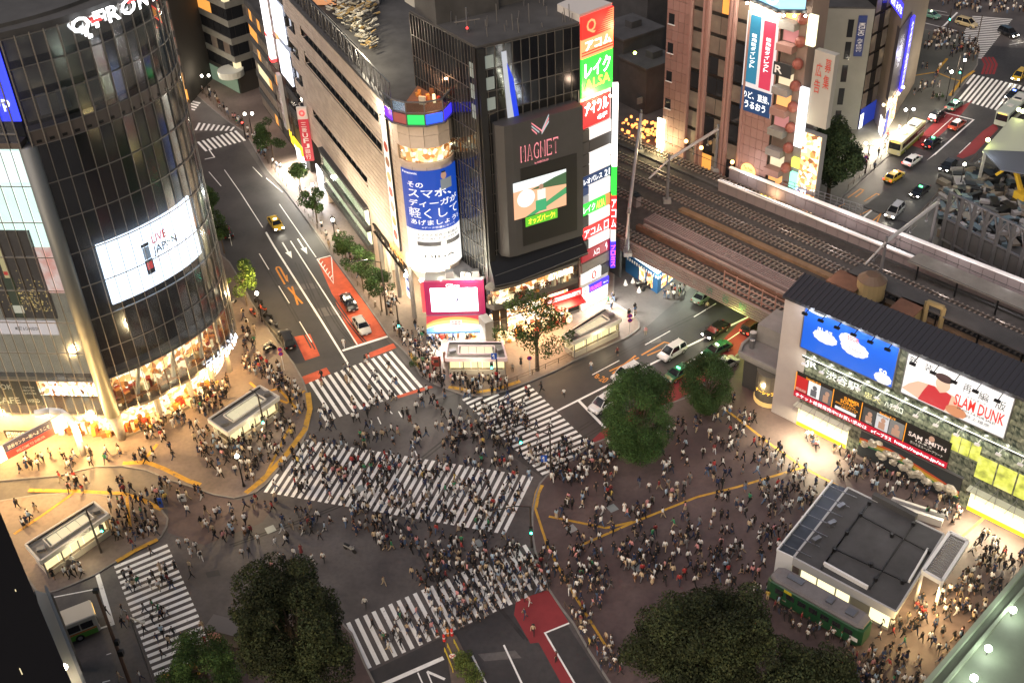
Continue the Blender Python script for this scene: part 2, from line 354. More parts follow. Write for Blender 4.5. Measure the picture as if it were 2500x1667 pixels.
# bright concrete strip beneath the far kerb, darker re-laid asphalt, worn block-paved street mouth
patch('road', zz((240, 1275), [(890, 680), (1480, 410), (2100, 100), (2350, 60), (2352, 600), (1500, 850), (980, 890)]), asph, .004)
patch('road', [(648, 430), (735, 520), (900, 770), (1010, 915), (975, 962), (745, 1010), (700, 900), (560, 660), (470, 330), (560, 300)], asph_dk, .004)
patch('road', [(1060, 975), (1400, 885), (1560, 815), (1700, 690), (1860, 780), (1760, 900), (1400, 1110), (1330, 1170)], asph_dk, .004)
patch('road', [(900, 1640), (1100, 1545), (1330, 1440), (1500, 1700), (930, 1700)], asph_dk, .004)
patch('road', [(2000, 560), (2210, 560), (2500, 330), (2520, 120), (2390, 110), (2370, 200), (2110, 440)], asph_dk, .004)
patch('road', [(411, 1175), (571, 1220), (680, 1220), (640, 1275), (500, 1330), (410, 1300)], pave_r, .005)
for i in range(16): # re-laid patches and seams
    x, y = ((700, 520), (735, 700), (800, 760), (690, 640), (1480, 960), (1600, 830), (1250, 1010), (980, 1120), (1150, 1360), (760, 1290), (950, 1480), (1220, 1600), (520, 1400), (330, 1620), (2150, 500), (2400, 160))[i]
    w, h = R.uniform(12, 60), R.uniform(8, 26); patch('road_patch', [(x - w, y - h * .3), (x + w * .7, y - h), (x + w, y + h * .4), (x - w * .7, y + h)], [asph_dk, asph, asph_pl][i % 3], .0062 + .0003 * i)
rub = M('tyre_rubber_mark', (.028, .026, .026), .6, var=.4, vs=1)
for px in ([(720, 640), (790, 790), (830, 850)], [(735, 630), (812, 785), (860, 840)], [(790, 700), (850, 790), (900, 850)], [(640, 640), (700, 740), (760, 850)], [(1400, 1080), (1560, 985), (1700, 880)], [(1390, 1060), (1500, 990), (1640, 905)], [(1440, 900), (1560, 835), (1700, 765)], [(850, 1180), (1000, 1300), (1060, 1420)], [(560, 1330), (760, 1260), (950, 1180), (1100, 1060)], [(1280, 1560), (1180, 1440), (1080, 1340)]):
    for o in (0, 9): q = MB().m(rub); pp = Path([G(x + o, y + o * .3) for x, y in px], 2); q.add([(*(pp.p[i] + s * pp.vn[i] * .11), .0112 + .0001 * o) for s in (1, -1) for i in range(len(pp.p))], [(i, i + 1, len(pp.p) + i + 1, len(pp.p) + i) for i in range(len(pp.p) - 1)]); q.build('tyre_mark', kind='structure')
# coloured surfaces
patch('red_lane', [(774, 634), (808, 627), (925, 788), (946, 822), (868, 842), (840, 784)], red_surf, .008)
patch('red_lane', [(718, 822), (757, 815), (781, 868), (745, 880)], red_surf, .008)
patch('red_lane', [(737, 920), (797, 897), (807, 912), (746, 938)], red_surf, .008)
patch('red_lane', [(889, 866), (960, 838), (968, 849), (897, 876)], red_surf, .008)
patch('red_lane', [(968, 966), (1052, 941), (1058, 946), (972, 972)], red_surf, .008)
patch('red_lane', [(1428, 1090), (1476, 1045), (1560, 985), (1660, 915), (1760, 835), (1850, 740), (1885, 770), (1800, 870), (1690, 955), (1560, 1030), (1475, 1072)], red_dk, .008)
patch('red_lane', zz((850, 1275), [(1640, 760), (1960, 655), (2160, 985), (1925, 1078), (2210, 1568), (2120, 1640), (1860, 1170), (1780, 1180), (1620, 900)]), red_dk, .008)
patch('red_lane', [(2225, 355), (2290, 290), (2375, 245), (2330, 300), (2255, 365)], red_dk, .008)
patch('red_lane', [(2335, 382), (2400, 320), (2430, 300), (2437, 315), (2380, 375), (2350, 388)], red_dk, .008)

patch('red_lane', [(2245, 72), (2300, 78), (2300, 95), (2250, 92)], red_dk, .008)

# ------------------------------------------------------------------ crosswalks: every painted stripe is a piece
def xwalk(L0, L1, R0, R1, n, lab, wid=.46, over={}, group='painted crosswalks of the junction'):
    """stripe k runs from L0..L1 to R0..R1 (picture points on the ground)"""
    c = (G(*L0) + G(*R1)) / 2
    t = thing('crosswalk', lab, None, (c[0], c[1], 0), kind='structure')
    l0, l1, r0, r1 = [G(*q)[:2] for q in (L0, L1, R0, R1)]
    d = r0 - l0; d = d / np.linalg.norm(d); nrm = np.array([-d[1], d[0]])
    if (l1 - l0) @ nrm < 0: nrm = -nrm
    for k in range(n):
        a = l0 + (l1 - l0) * k / (n - 1); b = r0 + (r1 - r0) * k / (n - 1)
        if k in over: ta, tb = over[k]; a, b = a + (b - a) * ta, a + (b - a) * tb
        dd = b - a; u_ = (l1 - l0) / np.linalg.norm(l1 - l0); w = wid / abs(u_ @ np.array([-dd[1], dd[0]]) / np.linalg.norm(dd))
        ur = (r1 - r0) / np.linalg.norm(r1 - r0)
        q = [a, b, b + ur * w, a + u_ * w]
        s = MB().m(paint_w); A = (q[1] - q[0])[0] * (q[3] - q[0])[1] - (q[1] - q[0])[1] * (q[3] - q[0])[0]
        if A < 0: q = q[::-1]
        s.quad(*[(x, y, .014) for x, y in q]); s.build('stripe', t)
    return t
o1 = (240, 1275); Z = lambda o, x, y: (o[0] + x / 4, o[1] + y / 4)
xwalk(Z(o1, 152, 425), Z(o1, 540, 1470), Z(o1, 672, 210), Z(o1, 1125, 1240), 20, 'wide zebra crossing at lower left by the waiting bus')
o2 = (620, 1030); o4 = (1000, 900)
xwalk(Z(o2, 95, 683), (1224, 1302), Z(o2, 440, 162), (1293, 1162), 35, 'long diagonal zebra crossing through the middle of the junction', over={0: (0, .33)})
xwalk(Z(o4, 512, 300), Z(o4, 1275, 1018), Z(o4, 1060, 50), Z(o4, 1830, 800), 21, 'zebra crossing in front of the round trimmed tree', over={0: (0, .14), 1: (0, .27), 2: (0, .5), 20: (0, .6)})
o3 = (680, 780)
xwalk(Z(o3, 232, 640), Z(o3, 1078, 318), Z(o3, 460, 1000), Z(o3, 1380, 668), 15, 'zebra crossing at the mouth of the avenue beside the red lanes', over={0: (.7, 1)})
o5 = (850, 1275)
xwalk(Z(o5, -20, 985), Z(o5, 1700, 228), Z(o5, 190, 1430), Z(o5, 1950, 640), 23, 'crowded zebra crossing behind the big dark tree at the bottom', over={20: (0, .0 + .9), 22: (0, 1)})
o6 = (1912, 0)
xwalk(Z(o6, 1860, 728), Z(o6, 2352, 845), Z(o6, 1665, 960), Z(o6, 2150, 1100), 12, 'zebra crossing over the far avenue near the white taxi queue', over={0: (0, .4)})
xwalk(Z(o6, 1830, 158), Z(o6, 1620, 560), Z(o6, 2240, 190), Z(o6, 1945, 565), 24, 'farthest zebra crossing in front of the beige van', over={i: (.05 + .0 * i, 1) for i in range(24)})
o7 = (400, 200)
xwalk(Z(o7, 322, 590), Z(o7, 685, 483), Z(o7, 405, 680), Z(o7, 780, 580), 9, 'small zebra crossing behind the glass tower, nearer of two')
xwalk(Z(o7, 340, 400), Z(o7, 675, 440), Z(o7, 300, 475), Z(o7, 640, 480), 8, 'small slanting zebra crossing behind the glass tower, farther of two')
xwalk(Z(o7, 260, 180), Z(o7, 270, 262), Z(o7, 360, 205), Z(o7, 310, 270), 4, 'tiny zebra crossing at the far corner of the side street', over={})

# ------------------------------------------------------------------ road lines and arrows
_LZ = [0]
def line(px, w, mat=None, z=.012, name='road_line'):
    b = MB().m(mat or paint_w); p = [G(*q) for q in px]
    q = Path(p); _LZ[0] += 1; z += (_LZ[0] % 40) * .0004; k = len(p); w = w * (.72 if name == 'tactile_strip' else 1) / 2; m = [1 / max(.5, float(q.vn[i] @ q.n[min(i, k - 2)])) for i in range(k)]
    v = [(*(q.p[i] + s * q.vn[i] * w * m[i]), z) for s in (1, -1) for i in range(k)]; b.add(v, [(i, i + 1, k + i + 1, k + i) for i in range(k - 1)])
    return b.build(name, kind='structure')
za = (588, 392)
line(zz(za, [(245, 700), (320, 830), (790, 1568)]) + [(852, 892)], .3); line(zz(za, [(485, 785), (600, 965), (990, 1568)]) + [(872, 841)], .2)
line(zz(za, [(375, 425), (735, 945)]), .15); line(zz(za, [(0, 320), (215, 655)]), .15); line(zz(za, [(180, 910), (275, 1065)]), .15)
line(zz(za, [(370, 1225), (475, 1395)]), .15); line(zz(o3, [(205, 20), (325, 220)]), .15); line([(510, 420), (540, 455)], .12); line([(548, 415), (588, 472)], .12); line([(617, 408), (640, 432)], .12); line([(650, 435), (690, 470)], .12)
line([(836, 856), (947, 821)], .45); line(zz(o7, [(440, 660), (495, 738), (400, 757)]), .2); line([(1360, 1003), (1525, 920), (1700, 835), (1862, 757)], .32); line([(1413, 978), (1478, 1045)], .4)
line([(1446, 915), (1512, 880)], .15); line([(1575, 842), (1636, 808)], .15); line([(1694, 774), (1748, 741)], .15); line([(1668, 892), (1697, 876)], .15); line([(1760, 842), (1810, 808)], .15)
line(zz(o5, [(330, 1585), (930, 1322)]), .5); line(zz(o5, [(1520, 1195), (1710, 1600)]), .2); line(zz(o5, [(2158, 982), (1922, 1078), (2235, 1610)]), .2); line(zz(o5, [(1212, 1296), (1370, 1620)]), .2)
line(zz(o5, [(680, 1465), (740, 1600)]), .15); line(zz(o5, [(770, 1455), (945, 1530)]), .3); line(zz(o5, [(770, 1455), (830, 1600)]), .15)
line(zz(o6, [(1530, 1090), (1860, 1172), (1400, 1580)]) + [(2200, 450), (2098, 540)], .3); line(zz(o6, [(1655, 1150), (1440, 1345)]), .15); line(zz(o6, [(1830, 1395), (1720, 1500)]), .15)
line(zz(o6, [(1360, 222), (1700, 305)]), .2); line(zz(o6, [(1560, 265), (1700, 125)]), .4); line(zz(o6, [(1370, 120), (1640, 160)]), .15); line(zz(o6, [(1430, 95), (1600, 125)]), .15); line(zz(o6, [(2210, 440), (2360, 415)]), .2); line(zz(o6, [(1420, 310), (1420, 365)]), .15)
line(zz(o1, [(-40, 400), (140, 1005)]), .5); line(zz(o1, [(-380, 1170), (150, 990)]) , .25); line([(128, 1458), (232, 1438)], .15); line(zz(o1, [(40, 1560), (115, 1540)]), .15); line(zz(o1, [(80, 1290), (125, 1275)]), .1)
for q in ([(948, 790 + 210), (958, 1010)], [(922, 1018), (930, 1035)], [(973, 1004), (981, 1018)], [(1001, 1078), (1010, 1093)], [(1013, 1100), (1018, 1112)]): line(q, .15)
line([(1340, 1262), (1480, 1290), (1545, 1275 + 0)], .45, paint_y, KH + .01, 'tactile_strip'); line([(1400, 1340), (1545, 1277), (1700, 1215), (1800, 1190), (1960, 1142)], .45, paint_y, KH + .01, 'tactile_strip')
line([(1770, 1000), (1880, 1085), (1960, 1142), (2050, 1190), (2160, 1260)], .45, paint_y, KH + .01, 'tactile_strip'); line([(1306, 1240), (1335, 1330), (1360, 1380), (1400, 1450), (1480, 1580)], .4, paint_y, KH + .01, 'tactile_strip')
line([(1322, 1185), (1312, 1205), (1306, 1240)], .9, paint_y, KH + .01, 'tactile_strip'); line([(2100, 1290), (2280, 1370), (2420, 1250)], .4, paint_y, KH + .01, 'tactile_strip')
line([(712, 1035), (650, 1160), (610, 1195)], .45, paint_y, KH + .01, 'tactile_strip'); line([(752, 960), (757, 1000), (745, 1050), (700, 1110), (640, 1175), (600, 1205)], 1.0, paint_y, KH + .01, 'tactile_strip')
line([(605, 985), (640, 960), (700, 985), (745, 955)], .5, paint_y, KH + .01, 'tactile_strip'); line([(610, 935), (640, 960), (680, 950), (735, 1010)], .5, paint_y, KH + .01, 'tactile_strip')
line([(300, 1132), (360, 1130), (400, 1145), (460, 1175), (490, 1185)], .9, paint_y, KH + .01, 'tactile_strip'); line([(385, 1085), (350, 1128)], .6, paint_y, KH + .01, 'tactile_strip')
line([(70, 1198), (180, 1200), (300, 1206), (350, 1222), (395, 1245)], .8, paint_y, KH + .01, 'tactile_strip'); line([(310, 1215), (320, 1300)], .5, paint_y, KH + .01, 'tactile_strip'); line([(180, 1205), (110, 1255), (35, 1305)], .5, paint_y, KH + .01, 'tactile_strip'); line([(285, 1372), (330, 1345), (385, 1318)], .8, paint_y, KH + .01, 'tactile_strip')
line([(1000, 862), (1012, 885), (1030, 905)], .5, paint_y, KH + .01, 'tactile_strip'); line([(1095, 946), (1170, 958), (1210, 952), (1270, 932)], .8, paint_y, KH + .01, 'tactile_strip')
line([(395, 1655), (470, 1622), (490, 1650)], .8, paint_y, KH + .01, 'tactile_strip')
line([(2230, 187), (2285, 178), (2320, 193), (2345, 200)], .5, paint_y, KH + .01, 'tactile_strip'); line([(2285, 178), (2312, 145)], .7, paint_y, KH + .01, 'tactile_strip'); line([(2318, 236), (2350, 195), (2378, 175)], .8, paint_y, KH + .01, 'tactile_strip')
# hatched bus-lane triangle
line([(774, 633), (809, 624), (814, 692), (774, 633)], .2)
for k in range(6):
    f = (k + .6) / 7; a = (774 + 40 * f, 633 + 59 * f); line([a, (a[0] + 5, a[1] - 8)], .15)
# orange turn marks
line(zz(za, [(430, 1210), (345, 1060), (350, 1043), (370, 1040), (385, 1052), (455, 1180)]), .28, paint_o); line(zz(za, [(425, 1130), (463, 1186), (447, 1120)]), .2, paint_o)
line(zz(za, [(460, 1240), (603, 1397)]), .28, paint_o); line(zz(za, [(500, 1230), (557, 1410)]), .28, paint_o)
line([(1488, 906), (1560, 873)], .28, paint_o); line([(1495, 912), (1552, 868)], .28, paint_o); line([(1566, 867), (1622, 835), (1634, 838), (1632, 846), (1580, 868)], .25, paint_o)
line([(1690, 890), (1705, 884), (1708, 889), (1692, 895), (1690, 890)], .2, paint_o); line([(2100, 525), (2150, 500)], .2, paint_o)
line([(2070, 483), (2100, 462), (2108, 464), (2104, 470), (2088, 482)], .25, paint_o); line([(2110, 492), (2140, 473), (2147, 476), (2142, 484), (2122, 496)], .25, paint_o)
line([(2047, 505), (2062, 498)], .2, paint_o); line([(2130, 540), (2165, 510)], .25, paint_o); line([(2140, 545), (2158, 505)], .25, paint_o)
b = MB().m(paint_o); ground_text(b, '8-20', Z(o4, 1830, 45), Z(o4, 1955, 95), Z(o4, 1800, 85), Z(o4, 1895, 145)); b.build('road_lettering', kind='structure')
b = MB().m(paint_o); ground_text(b, '8-20', (2231, 522), (2208, 513), (2238, 505), (2213, 500)); ground_text(b, '8-20', (2195, 498), (2165, 490), (2198, 490), (2170, 484)); b.build('road_lettering', kind='structure')
# white lane arrows
for a, c in ((Z(za, 405, 800), Z(za, 500, 955)), (Z(za, 555, 765), Z(za, 650, 915))):
    A, C = G(*a), G(*c); d = (C - A)[:2]; L = np.linalg.norm(d); d /= L; n = np.array([-d[1], d[0]]); m_ = A[:2] + d * L * .6; b = MB().m(paint_w); z = .013
    b.quad((*(A[:2] - n * .12), z), (*(m_ - n * .12), z), (*(m_ + n * .12), z), (*(A[:2] + n * .12), z)); b.quad((*(m_ - n * .5), z), (*C[:2], z), (*(m_ + n * .5), z)); b.build('road_arrow', kind='structure')
# manhole covers
for q in ((1165, 1325), (880, 1190), (1395, 1290), (1555, 1385), (2035, 1420), (660, 1290), (1495, 1240)):
    b = MB().m(M('manhole_steel', (.3, .33, .33), .5, .3)); c = G(*q, KH); b.box((c[0], c[1], KH if q[0] > 1300 else .012), (1.1, 1.1, .02), .5); b.build('manhole_cover', kind='structure')
for k in range(4): line([(2396 + k * 9, 140), (2406 + k * 9, 158), (2398 + k * 9, 182)], .5, red_dk, .008, 'red_arc')

# ================================================================== BUILDINGS
mull = M('mullion_metal', (.2, .195, .19), .4, .6); clearg = GLASS('clear_glass'); cleard = GLASS('smoked_glass', (.6, .62, .66), .1)
warm_in = EMN('warm_interior', [(.0, (.12, .035, .008)), (.35, (.9, .28, .06)), (.6, (1, .55, .2)), (.85, (1, .85, .55))], 2.0, 1.6, True)
shelf_in = EMN('shelf_goods', [(.0, (.25, .04, .02)), (.25, (.9, .5, .15)), (.5, (1, .9, .7)), (.75, (.8, .3, .1)), (1, (1, .95, .8))], 2.0, 2.4, True)
store_in = EMN('store_interior', [(.0, (.15, .16, .1)), (.3, (.9, .85, .6)), (.6, (1, .98, .85)), (.8, (.3, .35, .25)), (1, (1, .9, .5))], 1.3, 1.8, True)
dimwin = EMN('dim_window', [(.3, (.01, .01, .012)), (.6, (.05, .045, .035)), (.9, (.2, .14, .08))], .7, .5)
litwin = EM('lit_window', (1, .85, .5), .8); orgwin = EM('orange_window', (1, .4, .08), .9); darkwin = M('window_glass', (.02, .022, .026), .08, spec=.6)
cream = [M('cream_stone_a', (.64, .54, .45), .7, var=.08, vs=1), M('cream_stone_b', (.6, .5, .42), .7, var=.08, vs=1), M('cream_stone_c', (.67, .57, .48), .7, var=.08, vs=1)]
backing = M('joint_backing', (.05, .045, .04), .9)
def goods(parent, path, s0, s1, z, o0, o1, n, h=1.2, em=None, name='shop_fitting'):
    b = MB(); ms = [M('goods_red', (.4, .05, .03), .6), M('goods_cream', (.7, .6, .4), .6), M('goods_brown', (.16, .07, .03), .6), M('goods_orange', (.6, .25, .05), .6), em or EM('goods_lit', (1, .75, .4), 1.6)]
    for i in range(n):
        s = R.uniform(s0, s1); o = R.uniform(o0, o1); p = path.P(s, z, o); w, d, hh = R.uniform(.3, .9), R.uniform(.3, .7), R.uniform(.3, h)
        b.m(ms[R.randrange(5)]).box((p[0], p[1], z + hh / 2), (w, d, hh), R.uniform(0, 3))
    return b.build(name, parent, kind='stuff')
def sign(parent, path, s0, s1, z0, z1, mat, o=.1, th=.15, frame=None, name='sign_panel'):
    if frame: MB().m(frame).wall(path, s0 - .12, s1 + .12, z0 - .12, z1 + .12, o - th - .05, o - .03).build('sign_frame', parent)
    return MB().m(mat).wall(path, s0, s1, z0, z1, o - th, o).build(name, parent)
def letters(parent, path, items, o=.13, name='lettering'):
    by = {}
    for it in items:
        s0, s1, z0, z1, txt, mat = it[:6]; T(by.setdefault(mat.name, MB().m(mat)), path, s0, s1, z0, z1, txt, o, down=(len(it) > 6))
    for b in by.values():
        b.build(name, parent)

# ------------------------------------------------------------------ glass tower, left
gt = thing('glass_tower', 'curved dark glass tower at the left edge with white rooftop letters', 'building', (-52, 120, 0))
LA, LB = G(0, 1010, 4.43)[:2], G(265, 1016, 4.43)[:2]; ld = (LA - LB) / np.linalg.norm(LA - LB)
QL = Path([LB + ld * 26, LB]); QF = Path([(-50.8, 114.5), (-48.7, 115.8), (-46.4, 117.4), (-44, 119.6), (-41.9, 122.05), (-40.3, 124.4), (-39.1, 127), (-38.5, 129.6), (-38.9, 133), (-40.6, 138), (-43, 143)], 1)
core = [QL.P(0, 0, -1.3)[:2], QL.P(QL.len, 0, -1.3)[:2]] + [QF.P(s, 0, -1.3)[:2] for s in lin(0, QF.len, 16)] + [(-62, 152), (-84, 146)]
deck = [QL.P(0, 0, .1)[:2], QL.P(QL.len, 0, .1)[:2]] + [QF.P(s, 0, .1)[:2] for s in lin(0, QF.len, 16)] + [(-62, 152), (-84, 146)]
dwall = M('dark_interior', (.02, .021, .026), .5); facadep = M('pale_inner_wall', (.6, .58, .55), .6, var=.1, vs=2)
MB().m(dwall).prism(core, 10.6, 54).build('inner_wall', gt)
MB().m(dconc).prism(deck, 54.2, 54.9).prism([(x * .9 - 5, y) for x, y in core], 54.9, 55.3).build('roof', gt)
MB().m(steel).prism(deck, 4.3, 4.75).m(conc).prism(deck, 10.1, 10.7).build('floor_slab', gt)
MB().m(M('band_metal', (.12, .105, .1), .45, .4)).wall(QF, 0, QF.len, 42.3, 44, -1.2, .35).wall(QL, 0, QL.len, 42.3, 42.9, -1.2, .35).build('cornice_band', gt)
vb = MB().m(dark)
for s in lin(.5, QF.len - .5, 24)[:-1]: vb.wall(QF, s, s + .55, 42.55, 42.85, .35, .42)
vb.build('vent_row', gt)
MB().m(M('pillar_metal', (.17, .18, .175), .5, .4)).tube((LB[0] + .5, LB[1] + .1, 4.6), (LB[0] + .5, LB[1] + .1, 42.3), .95, n=16).build('corner_pillar', gt, smooth=True)
MB().m(conc).tube((LB[0] + .6, LB[1] + .6, 0), (LB[0] + .5, LB[1] + .4, 4.3), .5, .95, n=14).build('pillar_base', gt, smooth=True)
# outer skin: panes, mullions, transoms
zs = [4.8, 10.3] + lin(14.6, 42.3, 6) + [44.0, 47.6, 51, 54.2]
cells(QF, lin(0, QF.len - 2, 22), zs, .28, .04, .12, clearg, gt, 'pane', 300); cells(QL, lin(QL.len - 20, QL.len, 16), zs, .28, .04, .12, clearg, gt, 'pane', 200)
for p, n in ((QF, 22), (QL, 16)):
    for i, s in enumerate(lin(0, p.len - 2, n) if p is QF else lin(QL.len - 20, QL.len, n)):
        a = p.P(s, 4.4, .4); MB().m(mull).beam(a, (a[0], a[1], 42.3), .06, .12).beam((a[0], a[1], 42.3), (a[0], a[1], 54.4), .14, .14).build('mullion', gt)
    for z in zs:
        MB().m(mull).wall(p, 0, p.len, z - .05, z + .05, .32, .42).build('transom', gt)
# left face: pale lit wall and posters behind the glass
pl = EMN('backlit_wall', [(.3, (.62, .62, .52)), (.55, (.75, .95, .8)), (.75, (.5, .7, .66))], 1.5, .12)
MB().m(pl).wall(QL, 0, QL.len - .6, 24, 41.8, -1.3, -.6).m(facadep).wall(QL, 0, QL.len - .6, 10.8, 24, -1.3, -.62).build('poster_wall', gt)
def q_rect(p, a, b, o=0): return p.rect(a, b, o)
r = q_rect(QL, (-60, 568), (112, 790)); sB, zB0, zB1 = r[1], r[2], r[3]
s0 = QL.at(8, 700)[0]; zt = QL.at(60, 568)[1]; zb = QL.at(100, 782)[1]
sign(gt, QL, QL.at(-60, 600)[0], QL.at(90, 640)[0], zb, zt, EM('poster_black', (.03, .02, .015), .8), -.4)
b = MB().m(EM('poster_gold', (.9, .6, .2), .9)); 
for i in range(240):
    s = QL.at(60, 700)[0] + R.gauss(0, 1.6); z = zb + 1 + abs(R.gauss(1.6, 1.4))
    if z < zt - 1 and s < QL.at(90, 660)[0] - .1: w = R.uniform(.05, .16); b.quad(QL.P(s, z, -.35), QL.P(s + w, z, -.35), QL.P(s + w, z + w, -.35), QL.P(s, z + w, -.35))
b.build('poster_sparkle', gt)
sb = QL.at(22, 700)[0]; zm = (zt + zb) / 2
MB().m(EM('bottle_green', (.03, .05, .02), .7)).wall(QL, sb - .6, sb + .6, zb + .2, zm - .3, -.38, -.33).build('poster_bottle', gt); MB().m(EM('bottle_label', (.9, .8, .6), .7)).wall(QL, sb - .62, sb + .62, zb + .8, zb + 1.9, -.33, -.31).m(EM('foil_gold', (.85, .65, .3), .7)).wall(QL, sb - .3, sb + .3, zm - .3, zt - 1.2, -.36, -.32).m(EM('seal_red', (.8, .04, .03), .8)).wall(QL, sb - .25, sb + .25, zm + .1, zm + .6, -.32, -.3).build('poster_label', gt)
zc, zd = QL.at(100, 790)[1], QL.at(120, 822)[1]; sc = QL.at(138, 815)[0]
sign(gt, QL, QL.at(-60, 800)[0], sc, zd, zc, EM('poster_pink', (.9, .74, .7), .85), -.4); letters(gt, QL, [(sc - 5.2, sc - 2.2, (zc + zd) / 2 - .3, (zc + zd) / 2 + .3, 'MOËT & CHANDON', M('ink', (.03, .03, .03), .6))], -.33)
zr0, zr1 = QL.at(20, 300)[1], QL.at(10, 150)[1]; se = QL.at(30, 240)[0]
sign(gt, QL, QL.at(-80, 200)[0], se, QL.at(40, 300)[1], 53.5, EM('screen_blue', (.04, .06, 1), 1.6), -.3); letters(gt, QL, [(se - 5, se - .6, QL.at(20, 275)[1], QL.at(10, 235)[1], 'ealUp', wlit)], -.2)
sign(gt, QL, QL.at(-80, 400)[0], QL.at(55, 340)[0], QL.at(50, 450)[1], 41.5, EMN('screen_green', [(.2, (.1, .8, .1)), (.5, (.8, 1, .8)), (.7, (1, 1, 1))], 1.5, .25), -.4)
sign(gt, QL, QL.at(85, 640)[0] , QL.at(150, 640)[0], QL.at(120, 720)[1], QL.at(100, 610)[1], EMN('poster_rose', [(.3, (.9, .3, .22)), (.6, (1, .7, .6))], .8, .6), -.45)
# lower left face: book shop signs
zsg0, zsg1 = QL.at(60, 990)[1], QL.at(60, 930)[1]
sign(gt, QL, QL.len - 21, QL.at(95, 960)[0], zsg0, zsg1, M('sign_slate', (.02, .023, .028), .5), -.1)
se = QL.at(95, 960)[0]; letters(gt, QL, [(se - 6.4, se - 3.2, zsg1 - 1.5, zsg1 - .6, 'BOOK', white), (se - 6.4, se - 5.6, zsg1 - 2.5, zsg1 - 1.8, '&', white), (se - 6.4, se - 2.9, zsg0 + .3, zsg0 + 1.3, 'CAFE', white), (se - 1.9, se - .3, zsg0 + .5, zsg0 + 1.1, 'WIRED', white), (se - 1.9, se - .4, zsg1 - 1.2, zsg1 - .9, 'TSUTAYA', white), (se - 1.9, se - .4, zsg1 - 1.7, zsg1 - 1.4, 'BOOK', white), (se - 1.9, se - .4, zsg1 - 2.2, zsg1 - 1.9, 'STORE', white)], -.05)
a = QL.rect((118, 935), (243, 958)); letters(gt, QL, [(a[0], a[1], a[2], a[3] + .1, 'TSUTAYA', EM('neon_white', (.85, .88, 1), 7))], .7)
a = QL.rect((14, 1047), (88, 1062)); sign(gt, QL, a[0], a[1], a[2] - .1, a[3] + .2, black, .6); letters(gt, QL, [(a[0] + .3, a[1] - 1, a[3] - .4, a[3] + .1, '6/7F BOOK&CAFE', white), (a[0] + .3, a[0] + 2.2, a[2], a[2] + .45, 'B1F COMIC', white)], .66)
# ground and second floor interiors
MB().m(warm_in).wall(QF, 0, QF.len, 5, 10, -3.4, -3.2).m(shelf_in).wall(QF, 0, QF.len - 3, .2, 4.2, -2.2, -2).m(warm_in).wall(QL, 8, QL.len, 5, 10, -3.4, -3.2).m(shelf_in).wall(QL, QL.len - 8, QL.len, .2, 4.2, -2.2, -2).m(conc).wall(QL, 0, QL.len - 8, 0, 4.2, -1.5, -1.3).build('interior_wall', gt)
goods(gt, QF, 1, QF.len - 6, 4.8, -3.1, -.9, 190, 1.7); goods(gt, QF, 1, 14, .15, -1.9, -.4, 110, 1.8); goods(gt, QL, QL.len - 8, QL.len - 1, .15, -3.6, -1, 50, 1.6)
MB().m(M('counter_wood', (.22, .08, .03), .5)).wall(QF, .5, QF.len - 4, 5.6, 5.72, -.9, -.3).build('counter', gt)
for s in (3.2, 8.5, 13.5, 17.5):
    p, q = QF.P(s, 4.8, -.7), QF.P(s + 1.6, 10.1, -1.4); MB().m(M('column_white', (.7, .68, .62), .5)).tube(p, q, .28, n=10).build('slanted_column', gt)
for s in (5.5, 10.5, 14.5, 18.5):
    p = QF.P(s, 0, -.6); MB().m(conc).tube(p, (p[0], p[1], 4.3), .4, n=12).build('column', gt)
cl = MB().m(EM('ceiling_spot', (1, .75, .4), 12))
for s in lin(1, 14, 9):
    for o in (-1.2, -2.6): p = QF.P(s, 4.15, o); cl.ball(p, .12, 6, 4)
for s in lin(1, 20, 10): p = QF.P(s, 9.9, -2.2); cl.ball(p, .12, 6, 4)
cl.build('ceiling_light', gt)
MB().m(M('base_stone', (.2, .17, .14), .7)).wall(QF, 0, 12, 0, .5, -.9, -.2).build('plinth', gt)
fig = MB().m(white)
# video screen behind the front glass
k = [QF.at(*p, -.6) for p in ((234, 594), (463, 482), (492, 623), (273, 740))]
ss0, ss1 = (k[0][0] + k[3][0]) / 2, (k[1][0] + k[2][0]) / 2; sz0, sz1 = (k[2][1] + k[3][1]) / 2, (k[0][1] + k[1][1]) / 2
SW, SH = ss1 - ss0, sz1 - sz0
MB().m(EM('screen_white', (.80, .88, 1), 3.2)).wall(QF, ss0, ss1, sz0, sz1, -.9, -.6).build('video_screen', gt)
ink = M('ink', (.03, .03, .03), .6); sred = EM('screen_red', (.85, .08, .08), 1)
letters(gt, QF, [(ss0 + SW * .47, ss0 + SW * .62, sz0 + SH * .66, sz0 + SH * .8, 'LIVE', sred), (ss0 + SW * .46, ss0 + SW * .72, sz0 + SH * .45, sz0 + SH * .62, 'JAPAN', EM('screen_ink', (.02, .02, .03), .5)), (ss0 + SW * .47, ss0 + SW * .71, sz0 + SH * .35, sz0 + SH * .4, 'PERFECT GUIDE TOKYO', sred)], -.56)
MB().m(EM('screen_ink', (.02, .02, .03), .5)).wall(QF, ss0 + SW * .36, ss0 + SW * .435, sz0 + SH * .22, sz0 + SH * .46, -.6, -.56).wall(QF, ss0 + SW * .36, ss0 + SW * .435, sz0 + SH * .68, sz0 + SH * .73, -.6, -.56).m(EM('screen_grey', (.3, .35, .42), 1)).wall(QF, ss0 + SW * .365, ss0 + SW * .43, sz0 + SH * .47, sz0 + SH * .67, -.6, -.57).m(sred).wall(QF, ss0 + SW * .37, ss0 + SW * .425, sz0 + SH * .3, sz0 + SH * .42, -.57, -.55).build('screen_phone', gt)
